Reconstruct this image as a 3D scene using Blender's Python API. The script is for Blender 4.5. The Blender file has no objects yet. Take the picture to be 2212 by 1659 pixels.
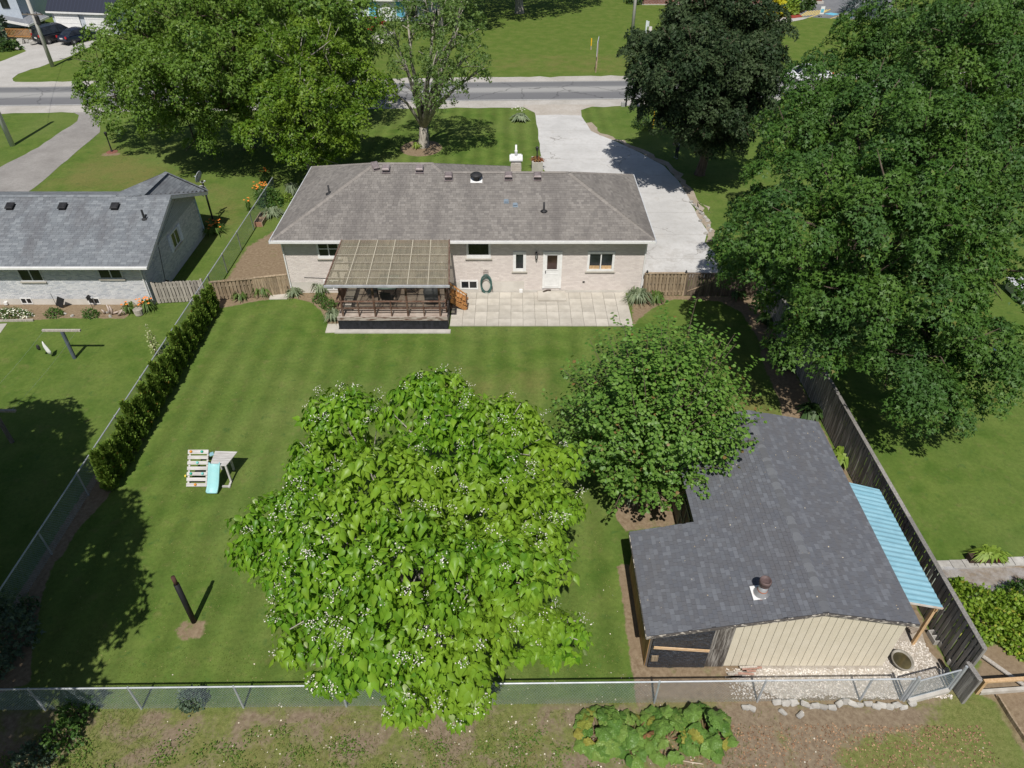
import bpy, bmesh, math, random
import numpy as np
from mathutils import Vector, Matrix, Quaternion

random.seed(7)
S = bpy.context.scene
COL = S.collection
R = math.radians
PI = math.pi

# ------------------------------------------------------------------ camera, sky, sun, exposure
CAM_H, PITCH, FPX, CX, CY = 20.0, R(38.7), 1533.0, 1106.0, 829.5
cam_d = bpy.data.cameras.new('camera'); cam = bpy.data.objects.new('camera', cam_d); COL.objects.link(cam)
cam.location = (0, 0, CAM_H); cam.rotation_euler = (PI / 2 - PITCH, 0, 0)
cam_d.sensor_fit = 'HORIZONTAL'; cam_d.sensor_width = 36.0; cam_d.lens = FPX / 2212 * 36.0
cam_d.clip_start = 0.1; cam_d.clip_end = 4000
S.camera = cam

SUN_EL, SUN_AZ = R(57), R(3)
W = bpy.data.worlds.new('World'); S.world = W; W.use_nodes = True
wn = W.node_tree; wn.nodes.clear()
sky = wn.nodes.new('ShaderNodeTexSky'); sky.sky_type = 'NISHITA'; sky.sun_disc = False
sky.sun_elevation = SUN_EL; sky.sun_rotation = PI + SUN_AZ
bg = wn.nodes.new('ShaderNodeBackground'); bg.inputs['Strength'].default_value = 0.066
wo = wn.nodes.new('ShaderNodeOutputWorld')
wn.links.new(sky.outputs[0], bg.inputs[0]); wn.links.new(bg.outputs[0], wo.inputs[0])
sl = bpy.data.lights.new('sun', 'SUN'); sl.energy = 4.7; sl.angle = R(0.53); sl.color = (1.0, 0.955, 0.89)
sun = bpy.data.objects.new('sun', sl); COL.objects.link(sun)
ldir = Vector((math.sin(SUN_AZ) * math.cos(SUN_EL), math.cos(SUN_AZ) * math.cos(SUN_EL), -math.sin(SUN_EL)))
sun.rotation_euler = ldir.to_track_quat('-Z', 'Y').to_euler(); sun.location = (0, -20, 60)
S.view_settings.view_transform = 'Standard'; S.view_settings.look = 'None'
S.view_settings.exposure = 0.0; S.view_settings.gamma = 1.0; S.view_settings.use_curve_mapping = False
S.cycles.max_bounces = 6; S.cycles.diffuse_bounces = 3; S.cycles.transparent_max_bounces = 12
S.cycles.use_denoising = True

# ------------------------------------------------------------------ survey helpers: photograph point -> place in the world
sP, cP = math.sin(PITCH), math.cos(PITCH)
ZO = {'A': (0, 0, 3.16), 'B': (600, 0, 3.16), 'C': (1200, 0, 3.16), 'D': (1800, 0, 3.16), 'E': (0, 400, 3.16),
      'F': (600, 350, 3.16), 'G': (1050, 350, 3.16), 'H': (1700, 400, 2.765), 'I': (0, 850, 3.16), 'J': (0, 1350, 3.16),
      'K': (550, 850, 2.4578), 'L': (600, 1350, 3.16), 'M': (1300, 750, 3.318), 'N': (1400, 1400, 3.493),
      'O': (1900, 1400, 3.493), 'P': (1850, 950, 3.318)}
def q(k, x, y):
    a = ZO[k]; return ((a[0] + x / a[2]) / 1.13020, (a[1] + y / a[2]) / 1.13020)
def ray(px, py):
    u = (px - CX) / FPX; v = (py - CY) / FPX
    return Vector((u, cP - v * sP, -(sP + v * cP)))
def G(px, py, z=0.0):
    r = ray(px, py); t = (CAM_H - z) / -r.z
    return Vector((r.x * t, r.y * t, z))
def VY(px, py, Y):
    r = ray(px, py); t = Y / r.y
    return Vector((r.x * t, Y, CAM_H + r.z * t))
def onplane(px, py, p0, n):
    r = ray(px, py); o = Vector((0, 0, CAM_H)); n = Vector(n)
    return o + r * ((Vector(p0) - o).dot(n) / r.dot(n))
def Gq(k, x, y, z=0.0): return G(*q(k, x, y), z)
def depth(p): return p[1] * cP + (CAM_H - p[2]) * sP
def proj(p):
    d = depth(p); return (CX + p[0] / d * FPX, CY + ((CAM_H - p[2]) * cP - p[1] * sP) / d * FPX)

# ------------------------------------------------------------------ object helpers
def tag(o, label=None, cat=None, group=None, kind=None):
    if label: o['label'] = label
    if cat: o['category'] = cat
    if group: o['group'] = group
    if kind: o['kind'] = kind
    return o
def thing(name, label, cat, loc=(0, 0, 0), group=None):
    o = bpy.data.objects.new(name, None); o.empty_display_size = 0.2; COL.objects.link(o)
    o.location = loc
    return tag(o, label, cat, group)
def attach(o, parent):
    if parent is None: return o
    o.parent = parent
    M = Matrix.Identity(4); p = parent
    chain = []
    while p is not None: chain.append(p); p = p.parent
    for p in reversed(chain):
        M = M @ p.matrix_parent_inverse @ Matrix.LocRotScale(p.location, p.rotation_euler, p.scale)
    o.matrix_parent_inverse = M.inverted()
    return o
def put(name, mesh, parent=None, loc=(0, 0, 0), rot=(0, 0, 0), scale=(1, 1, 1)):
    o = bpy.data.objects.new(name, mesh); COL.objects.link(o)
    o.location = loc; o.rotation_euler = rot; o.scale = scale
    return attach(o, parent)
def copy_thing(src, loc, rotz=0.0, scale=1.0, label=None, group=None):
    r = src.copy(); COL.objects.link(r); r.location = loc; r.rotation_euler = (0, 0, rotz); r.scale = (scale,) * 3
    if label: r['label'] = label
    if group: r['group'] = group
    for ch in list(src.children):
        c = ch.copy(); COL.objects.link(c); c.parent = r
        for g in list(ch.children):
            d = g.copy(); COL.objects.link(d); d.parent = c
    return r

class MB:
    def __init__(s): s.v = []; s.f = []; s.t = []
    def add(s, vs, fs, t=None):
        n = len(s.v); s.v.extend([tuple(a) for a in vs]); s.f.extend([tuple(i + n for i in f) for f in fs])
        t = random.random() if t is None else t
        s.t.extend([t] * len(fs)); return s
    def box(s, c, d, rz=0.0, rot=None, t=None, skip=()):
        hx, hy, hz = d[0] / 2, d[1] / 2, d[2] / 2
        vs = [Vector((x, y, z)) for z in (-hz, hz) for y in (-hy, hy) for x in (-hx, hx)]
        M = rot if rot is not None else (Matrix.Rotation(rz, 3, 'Z') if rz else None)
        if M is not None: vs = [M @ v for v in vs]
        c = Vector(c); vs = [v + c for v in vs]
        fs = [(0, 2, 3, 1), (4, 5, 7, 6), (0, 1, 5, 4), (2, 6, 7, 3), (0, 4, 6, 2), (1, 3, 7, 5)]
        fs = [f for i, f in enumerate(fs) if i not in skip]
        return s.add(vs, fs, t)
    def bar(s, p0, p1, w, h, up=(0, 0, 1), t=None):
        p0 = Vector(p0); p1 = Vector(p1); d = p1 - p0; L = d.length
        y = d.normalized(); u = Vector(up)
        if abs(y.dot(u)) > .99: u = Vector((1, 0, 0))
        x = y.cross(u).normalized(); z = x.cross(y)
        M = Matrix((x, y, z)).transposed()
        return s.box((p0 + p1) / 2, (w, L, h), rot=M, t=t)
    def tube(s, pts, rs, n=8, t=None, cap=True):
        pts = [Vector(p) for p in pts]
        if not hasattr(rs, '__len__'): rs = [rs] * len(pts)
        vs = []; fs = []; x = None
        for i, p in enumerate(pts):
            d = (pts[min(i + 1, len(pts) - 1)] - pts[max(i - 1, 0)]).normalized()
            if x is None:
                u = Vector((0, 0, 1)) if abs(d.z) < .9 else Vector((1, 0, 0))
                x = d.cross(u).normalized()
            else:
                x = (x - d * x.dot(d)).normalized()
            y = d.cross(x)
            for k in range(n):
                a = 2 * PI * k / n; vs.append(p + (x * math.cos(a) + y * math.sin(a)) * rs[i])
        for i in range(len(pts) - 1):
            for k in range(n):
                a = i * n + k; b = i * n + (k + 1) % n; fs.append((a, b, b + n, a + n))
        if cap: fs.append(tuple(range(n))[::-1]); fs.append(tuple(range((len(pts) - 1) * n, len(pts) * n)))
        return s.add(vs, fs, t)
    def lathe(s, prof, c=(0, 0, 0), n=16, t=None):
        c = Vector(c); vs = []; fs = []
        for r, z in prof:
            for k in range(n):
                a = 2 * PI * k / n; vs.append(c + Vector((r * math.cos(a), r * math.sin(a), z)))
        for i in range(len(prof) - 1):
            for k in range(n):
                a = i * n + k; b = i * n + (k + 1) % n; fs.append((a, b, b + n, a + n))
        fs.append(tuple(range(n))[::-1]); fs.append(tuple(range((len(prof) - 1) * n, len(prof) * n)))
        return s.add(vs, fs, t)
    def prism(s, poly, d, t=None):
        d = Vector(d); n = len(poly); a = [Vector(p) for p in poly]; vs = a + [p + d for p in a]
        fs = [tuple(range(n))[::-1], tuple(range(n, 2 * n))] + [(i, (i + 1) % n, (i + 1) % n + n, i + n) for i in range(n)]
        return s.add(vs, fs, t)
    def loft(s, rings, t=None, cap=True):
        n = len(rings[0]); vs = [p for r in rings for p in r]; fs = []
        for i in range(len(rings) - 1):
            for k in range(n):
                a = i * n + k; b = i * n + (k + 1) % n; fs.append((a, b, b + n, a + n))
        if cap: fs.append(tuple(range(n))[::-1]); fs.append(tuple(range((len(rings) - 1) * n, len(rings) * n)))
        return s.add(vs, fs, t)
    def mesh(s, name, mat, smooth=False, bevel=0.0):
        me = bpy.data.meshes.new(name); me.from_pydata(s.v, [], s.f); me.materials.append(mat)
        at = me.attributes.new('tint', 'FLOAT', 'FACE'); at.data.foreach_set('value', np.array(s.t, dtype=np.float32))
        bm = bmesh.new(); bm.from_mesh(me); bmesh.ops.recalc_face_normals(bm, faces=bm.faces)
        if bevel: bmesh.ops.bevel(bm, geom=bm.edges[:], offset=bevel, segments=2, affect='EDGES', profile=.6)
        bm.to_mesh(me); bm.free()
        if smooth: me.shade_smooth()
        me.update(); return me
    def build(s, name, mat, parent=None, smooth=False, kind=None, bevel=0.0):
        o = put(name, s.mesh(name, mat, smooth, bevel), parent)
        if kind: o['kind'] = kind
        return o

def np_mesh(name, V, F, mat, tint=None, smooth=False):
    """V (n,3), F (m,k) -> mesh with optional per-face tint."""
    me = bpy.data.meshes.new(name); k = F.shape[1]; m = len(F)
    me.vertices.add(len(V)); me.vertices.foreach_set('co', V.astype(np.float32).ravel())
    me.loops.add(m * k); me.loops.foreach_set('vertex_index', F.astype(np.int32).ravel())
    me.polygons.add(m); me.polygons.foreach_set('loop_start', np.arange(0, m * k, k, dtype=np.int32))
    me.materials.append(mat)
    if tint is not None:
        at = me.attributes.new('tint', 'FLOAT', 'FACE'); at.data.foreach_set('value', tint.astype(np.float32))
    me.update(calc_edges=True); me.validate()
    if smooth: me.shade_smooth()
    return me

# ------------------------------------------------------------------ materials
class NW:
    def __init__(s, name):
        s.m = bpy.data.materials.new(name); s.m.use_nodes = True; s.t = s.m.node_tree; s.t.nodes.clear()
        s.out = s.t.nodes.new('ShaderNodeOutputMaterial')
    def n(s, typ, **kw):
        x = s.t.nodes.new('ShaderNode' + typ)
        for k, v in kw.items(): setattr(x, k, v)
        return x
    def l(s, a, b): s.t.links.new(a, b)
    def val(s, sock, v):
        if isinstance(v, bpy.types.NodeSocket): s.l(v, sock)
        else: sock.default_value = v
    def math(s, op, a, b=0.0, clamp=False):
        x = s.n('Math', operation=op, use_clamp=clamp); s.val(x.inputs[0], a); s.val(x.inputs[1], b); return x.outputs[0]
    def mix(s, f, a, b, blend='MIX'):
        x = s.n('Mix', data_type='RGBA', blend_type=blend); s.val(x.inputs[0], f)
        for i, v in ((6, a), (7, b)):
            if isinstance(v, bpy.types.NodeSocket): s.l(v, x.inputs[i])
            else: x.inputs[i].default_value = (*v[:3], 1)
        return x.outputs[2]
    def noise(s, vec, scale, detail=4, rough=.55, dist=0.0):
        x = s.n('TexNoise'); s.l(vec, x.inputs['Vector']); x.inputs['Scale'].default_value = scale
        x.inputs['Detail'].default_value = detail; x.inputs['Roughness'].default_value = rough; x.inputs['Distortion'].default_value = dist
        return x.outputs[0]
    def rng(s, v, a, b, c=0.0, d=1.0, smooth=False):
        x = s.n('MapRange', interpolation_type='SMOOTHSTEP' if smooth else 'LINEAR'); s.val(x.inputs[0], v)
        for i, w in enumerate((a, b, c, d)): x.inputs[i + 1].default_value = w
        return x.outputs[0]
    def attr(s, name): x = s.n('Attribute', attribute_name=name); return x.outputs['Fac']
    def rand(s):
        oi = s.n('ObjectInfo'); return s.math('FRACT', s.math('ADD', oi.outputs['Random'], s.attr('tint')))
    def ramp(s, v, stops, const=False):
        x = s.n('ValToRGB'); s.l(v, x.inputs[0]); e = x.color_ramp.elements
        if const: x.color_ramp.interpolation = 'CONSTANT'
        while len(e) < len(stops): e.new(.5)
        for k, (p, c) in enumerate(stops): e[k].position = p; e[k].color = (*c, 1)
        return x.outputs[0]
    def bump(s, h, strength, dist=.01):
        x = s.n('Bump'); s.l(h, x.inputs['Height']); x.inputs['Strength'].default_value = strength; x.inputs['Distance'].default_value = dist
        return x.outputs[0]
    def principled(s, col, rough=.8, spec=.25, metal=0.0, normal=None):
        b = s.n('BsdfPrincipled'); s.val(b.inputs['Base Color'], col if isinstance(col, bpy.types.NodeSocket) else (*col, 1))
        s.val(b.inputs['Roughness'], rough); b.inputs['Metallic'].default_value = metal
        b.inputs['Specular IOR Level'].default_value = spec
        if normal is not None: s.l(normal, b.inputs['Normal'])
        return b
    def done(s, shader): s.l(shader, s.out.inputs[0]); return s.m

def mat(name, c1, c2=None, ns=3.0, rough=.85, bump=.15, bs=40, bd=.006, var=.12, stretch=(1, 1, 1), metal=0.0, spec=.25, stain=None, stain_s=.6, stain_a=.6, lo=.35, hi=.65):
    w = NW(name); tc = w.n('TexCoord'); rnd = w.rand()
    off = w.n('CombineXYZ'); [w.l(w.math('MULTIPLY', rnd, k), off.inputs[i]) for i, k in enumerate((37., 23., 51.))]
    ad = w.n('VectorMath', operation='ADD'); w.l(tc.outputs['Object'], ad.inputs[0]); w.l(off.outputs[0], ad.inputs[1])
    mp = w.n('Mapping'); mp.inputs['Scale'].default_value = stretch; w.l(ad.outputs[0], mp.inputs[0]); vec = mp.outputs[0]
    c2 = c2 or tuple(min(1, x * 1.25) for x in c1)
    f = w.rng(w.noise(vec, ns, 6, .6), lo, hi, smooth=True)
    col = w.mix(f, c1, c2)
    if stain:
        g = w.rng(w.noise(tc.outputs['Object'], stain_s, 5, .65), .45, .68, 0, stain_a, smooth=True)
        col = w.mix(g, col, stain)
    b = w.math('ADD', w.math('MULTIPLY', rnd, 2 * var), 1 - var)
    mm = w.n('VectorMath', operation='SCALE'); w.l(col, mm.inputs[0]); w.l(b, mm.inputs['Scale'])
    nrm = w.bump(w.noise(vec, bs, 5, .6), bump, bd) if bump else None
    return w.done(w.principled(mm.outputs[0], rough, spec, metal, nrm).outputs[0])

def leafmat(name, c1, c2, c3=None, c3_from=.93, trans=.35, gloss=.35, spec=.3, tr_gain=1.6, patch=None, patch_s=.35):
    """leaf: every leaf has its own tint between c1 and c2, a few are c3; light passes through the blade."""
    w = NW(name); t = w.rand(); col = w.mix(w.rng(t, 0, .92), c1, c2)
    if patch:
        tc = w.n('TexCoord'); col = w.mix(w.rng(w.noise(tc.outputs['Object'], patch_s, 3), .42, .62, 0, .7, smooth=True), col, patch)
    if c3: col = w.mix(w.rng(t, c3_from, c3_from + .01), col, c3)
    p = w.principled(col, gloss, spec)
    tl = w.n('BsdfTranslucent'); sc = w.n('VectorMath', operation='MULTIPLY'); w.l(col, sc.inputs[0]); sc.inputs[1].default_value = (tr_gain * 1.05, tr_gain, tr_gain * .45)
    w.l(sc.outputs[0], tl.inputs[0])
    mx = w.n('MixShader'); mx.inputs[0].default_value = trans; w.l(p.outputs[0], mx.inputs[1]); w.l(tl.outputs[0], mx.inputs[2])
    return w.done(mx.outputs[0])

def shingle_mat(name, cols, stain=None, stain_a=.5, sc=.4):
    w = NW(name); tc = w.n('TexCoord'); t = w.rand()
    n = len(cols); col = w.ramp(t, [(i / n, c) for i, c in enumerate(cols)], const=True)
    gr = w.noise(tc.outputs['Object'], 90, 3, .7)
    col = w.mix(w.rng(gr, .3, .7, 0, .35), col, tuple(x * 1.7 for x in cols[0]))
    if stain:
        mp = w.n('Mapping'); mp.inputs['Scale'].default_value = (1.6, .5, .5); w.l(tc.outputs['Object'], mp.inputs[0])
        col = w.mix(w.rng(w.noise(mp.outputs[0], sc, 5, .65), .42, .68, 0, stain_a, smooth=True), col, stain)
    return w.done(w.principled(col, .92, .15, 0, w.bump(gr, .4, .004)).outputs[0])

def brick_mat(name, cols, stain=None):
    w = NW(name); tc = w.n('TexCoord'); t = w.rand(); n = len(cols)
    col = w.ramp(t, [(i / n, c) for i, c in enumerate(cols)], const=True)
    nz = w.noise(tc.outputs['Object'], 25, 4)
    col = w.mix(w.rng(nz, .35, .7, 0, .3), col, tuple(x * .75 for x in cols[0]))
    if stain: col = w.mix(w.rng(w.noise(tc.outputs['Object'], .5, 4), .45, .7, 0, .4), col, stain)
    return w.done(w.principled(col, .9, .2, 0, w.bump(w.noise(tc.outputs['Object'], 120, 3), .3, .003)).outputs[0])

def glass_mat(name, col=(.012, .014, .016), rough=.06):
    w = NW(name); tc = w.n('TexCoord'); c = w.mix(w.rng(w.noise(tc.outputs['Object'], 1.3, 3), .4, .65), col, tuple(x * 2.6 for x in col))
    p = w.principled(c, rough, .5); return w.done(p.outputs[0])

m_white = mat('white_paint', (.78, .78, .77), (.7, .7, .69), ns=4, rough=.45, bump=.03, var=.04)
m_concrete = mat('concrete', (.40, .38, .345), (.47, .45, .41), ns=2.2, rough=.9, bump=.3, bs=60, var=.07, stain=(.30, .28, .25), stain_s=1.1, stain_a=.4)
m_slab = mat('patio_slab', (.42, .392, .340), (.50, .47, .415), ns=1.6, rough=.9, bump=.2, bs=60, var=.09, stain=(.33, .305, .265), stain_s=.5, stain_a=.6)
m_stone = mat('white_stone', (.42, .40, .37), (.62, .6, .56), ns=2, rough=.9, bump=.4, bs=18, bd=.02, var=.2)
m_dark = mat('dark_metal', (.02, .02, .022), (.035, .035, .037), rough=.5, bump=.05, var=.1)
m_galv = mat('galvanised_metal', (.40, .42, .44), (.52, .54, .56), ns=5, rough=.45, bump=.05, metal=.55, var=.08)
m_glass = glass_mat('window_glass')
m_greywood = mat('weathered_grey_wood', (.27, .245, .215), (.42, .385, .34), ns=1.2, rough=.9, bump=.35, bs=3, bd=.01, var=.22, stretch=(22, 22, 1.6))
m_tanwood = mat('weathered_tan_wood', (.21, .155, .098), (.37, .29, .20), ns=1.0, rough=.9, bump=.35, bs=3, bd=.01, var=.25, stretch=(20, 20, 1.5), stain=(.14, .12, .10), stain_s=1.3, stain_a=.6)
m_darkwood = mat('dark_weathered_wood', (.115, .10, .088), (.20, .175, .15), ns=1.0, rough=.92, bump=.35, bs=3, bd=.01, var=.25, stretch=(20, 20, 1.5))
m_brownwood = mat('brown_stained_wood', (.085, .045, .032), (.15, .088, .063), ns=1.2, rough=.8, bump=.3, bs=4, var=.18, stretch=(10, 10, 2), stain=(.26, .2, .16), stain_s=3, stain_a=.5)
m_newwood = mat('pale_lumber', (.50, .32, .16), (.62, .43, .25), ns=1.2, rough=.8, bump=.2, bs=4, var=.12, stretch=(12, 12, 3))
m_orangewood = mat('orange_stained_wood', (.34, .15, .05), (.46, .24, .09), ns=1.2, rough=.7, bump=.2, bs=4, var=.15, stretch=(8, 8, 8))
m_bark = mat('grey_bark', (.22, .20, .17), (.40, .37, .32), ns=3, rough=.95, bump=.8, bs=9, bd=.03, var=.05, stretch=(3, 3, .7))
m_bark2 = mat('brown_bark', (.075, .055, .042), (.135, .105, .08), ns=3, rough=.95, bump=.8, bs=9, bd=.03, var=.05, stretch=(3, 3, .7))
# ------------------------------------------------------------------ ground (one sheet to the horizon) and the paved surfaces
def sdist(X, Y, poly):
    """signed distance of every (X,Y) to a polygon, negative inside."""
    P = np.array([(p[0], p[1]) for p in poly], float); n = len(P)
    d2 = np.full(X.shape, 1e18); ins = np.zeros(X.shape, bool)
    for i in range(n):
        a = P[i]; b = P[(i + 1) % n]; e = b - a
        t = np.clip(((X - a[0]) * e[0] + (Y - a[1]) * e[1]) / (e @ e + 1e-12), 0, 1)
        d2 = np.minimum(d2, (X - a[0] - t * e[0]) ** 2 + (Y - a[1] - t * e[1]) ** 2)
        c = (a[1] > Y) != (b[1] > Y)
        with np.errstate(divide='ignore', invalid='ignore'):
            xi = (b[0] - a[0]) * (Y - a[1]) / (b[1] - a[1] if b[1] != a[1] else 1e-12) + a[0]
        ins ^= c & (X < xi)
    d = np.sqrt(d2); return np.where(ins, -d, d)
def pmask(X, Y, poly, soft=.25): return np.clip(.5 - sdist(X, Y, poly) / (2 * soft), 0, 1)
def emask(X, Y, c, rx, ry, soft=.4):
    r = np.sqrt(((X - c[0]) / rx) ** 2 + ((Y - c[1]) / ry) ** 2); return np.clip((1 - r) / soft + .5, 0, 1)

def axis(a, b, step, far_lo, far_hi):
    xs = list(np.arange(a, b + 1e-6, step)); s = step; x = xs[-1]
    while x < far_hi: s *= 1.12; x += s; xs.append(x)
    s = step; x = xs[0]; lo = []
    while x > far_lo: s *= 1.12; x -= s; lo.append(x)
    return np.array(lo[::-1] + xs)
gx = axis(-26, 22, .17, -1800, 1800); gy = axis(6, 58, .17, -300, 2500)
X, Y = np.meshgrid(gx, gy); nx, ny = len(gx), len(gy)
V = np.stack([X.ravel(), Y.ravel(), np.zeros(X.size)], 1)
ii = (np.arange(ny - 1)[:, None] * nx + np.arange(nx - 1)[None, :]).ravel()
F = np.stack([ii, ii + 1, ii + 1 + nx, ii + nx], 1)

LFX = -15.95                                            # the left chain-link fence runs along this line
soil = np.zeros(X.shape)
def S_(*ms):
    global soil
    for m in ms: soil = np.maximum(soil, m)
edge_I = [Gq('I', *p) for p in ((1480, 0), (1450, 70), (1385, 200), (1300, 330), (1250, 420), (1165, 560), (1080, 690), (985, 880), (905, 1010), (830, 1150), (750, 1240), (600, 1400), (540, 1500), (480, 1600), (420, 1659))]
edge_E = [Gq('E', *p) for p in ((1700, 1065), (1610, 1240), (1510, 1380), (1430, 1540))]
S_(pmask(X, Y, [(LFX - .3, 32)] + edge_E + edge_I + [Gq('J', 330, 300), Gq('J', 250, 700), Gq('J', 240, 1000), (LFX - .3, 10)], .16))
S_(pmask(X, Y, [G(455, 642), G(480, 612), G(630, 626), (-11.8, 32.8), (-8.6, 32.8), (-8.55, 29.4), Gq('F', 690, 1445), Gq('F', 650, 1430), Gq('F', 625, 1370), Gq('F', 580, 1290), Gq('F', 500, 1225), Gq('F', 380, 1195), Gq('F', 150, 1208), Gq('F', 0, 1232), G(500, 662), (-15.6, 31.2)], .2))
S_(pmask(X, Y, [(-15.8, 32.6), (-11.8, 32.9), (-11.8, 43.5), (-13.2, 44.0), (-14.2, 41), (-15.7, 38)], .45))            # bare side yard
S_(pmask(X, Y, [(6.1, 29.7), Gq('G', 1650, 1320), Gq('G', 1720, 1270), Gq('G', 1880, 1205), Gq('H', 150, 925), Gq('H', 300, 1000), Gq('H', 420, 1180), Gq('H', 450, 1350), Gq('H', 560, 1600), (10.9, 19.5), (13, 19.5), (13.0, 32.4), (6.4, 32.6)], .25))
S_(pmask(X, Y, [G(1325, 1085), G(1440, 1050), G(1475, 1050), G(1480, 1125), G(1455, 1134), G(1352, 1148), G(1332, 1120)], .15))  # bed below the small tree
S_(.62 * emask(X, Y, Gq('J', 1480, 590), .62, .46, .9))                            # worn patch round the black post
S_(emask(X, Y, G(910, 320), 1.6, 1.7, .3))
S_(pmask(X, Y, [(-27.5, 31.8), (-18.6, 31.8), Gq('E', 1010, 1150), Gq('E', 960, 1195), Gq('E', 500, 1190), Gq('E', 270, 1205), Gq('E', 0, 1212), (-28, 31)], .15))
S_(pmask(X, Y, [(3.6, 15.1), (3.6, 10.1), (6.2, 10.1), (13, 10.2), (13, 11.3), (13, 11.6), (4.1, 11.6), (4.1, 15.1)], .14))
S_(pmask(X, Y, [(11.1, 10.2), (13.1, 10.2), (13.1, 19.7), (11.1, 19.7)], .1))
S_(pmask(X, Y, [G(2120, 1400), G(2212, 1375), G(2300, 1500), G(2290, 1660), G(2215, 1640), G(2150, 1520), G(2105, 1490)], .3))
S_(pmask(X, Y, [G(2020, 1215), G(2230, 1212), G(2300, 1300), G(2060, 1300)], .1))
S_(emask(X, Y, G(240, 333), .5, .45))
S_(pmask(X, Y, [Gq('D', 330, 150), Gq('D', 500, 110), Gq('D', 560, 40), Gq('D', 200, 20), Gq('D', 220, 130)], .8))
# rough ground in front of the back fence
fence_y = lambda x: 10.02 + .012 * (x + 13.6)
scrub = np.clip((fence_y(X) - Y) / .35 + .55, 0, 1) * np.clip((13.3 - X) / .4, 0, 1)
scrub = np.maximum(scrub, pmask(X, Y, [G(2020, 1475), G(2105, 1500), G(2160, 1530), G(2230, 1680), G(1900, 1700)], .3) * .9)
bald = pmask(X, Y, [Gq('N', 1330, 1100), Gq('O', 0, 1100), Gq('O', 1400, 1100), Gq('O', 1200, 1250), Gq('O', 700, 1420), Gq('O', 300, 1659), Gq('N', 1500, 1659), Gq('N', 1250, 1500)], .5)
lush = pmask(X, Y, [Gq('O', 1550, 1080), Gq('O', 1840, 1060), Gq('O', 2150, 1659), Gq('O', 800, 1659), Gq('O', 900, 1500), Gq('O', 1500, 1280)], .5)
front = pmask(X, Y, [(-14, 44), (8, 44), (8, 64), (-14, 64)], 1.5)
back = pmask(X, Y, [(-15.5, 10.3), (13, 10.3), (13, 29), (-15.5, 31)], .6)
far = np.clip((Y - 63) / 6, 0, 1)
dry = np.zeros(X.shape)
dry = np.maximum(dry, .7 * pmask(X, Y, [G(60, 418), G(230, 290), G(300, 330), G(430, 380), G(560, 440), G(430, 560), G(440, 420)], 2.0))
dry = np.maximum(dry, .8 * pmask(X, Y, [(9, 20), (12, 20), (11, 25), (9, 25)], .8))
dry = np.maximum(dry, .5 * emask(X, Y, (8, 78), 14, 4, .6))
dry = np.maximum(dry, .45 * emask(X, Y, (-1, 25), 4, 2, .9))

gme = np_mesh('ground', V, F, bpy.data.materials.new('tmp'))
for nm, a in (('soil', soil), ('scrub', scrub), ('bald', bald), ('lush', lush), ('front', front), ('back', back), ('far', far), ('dry', dry)):
    at = gme.attributes.new(nm, 'FLOAT', 'POINT'); at.data.foreach_set('value', a.ravel().astype(np.float32))

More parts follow.
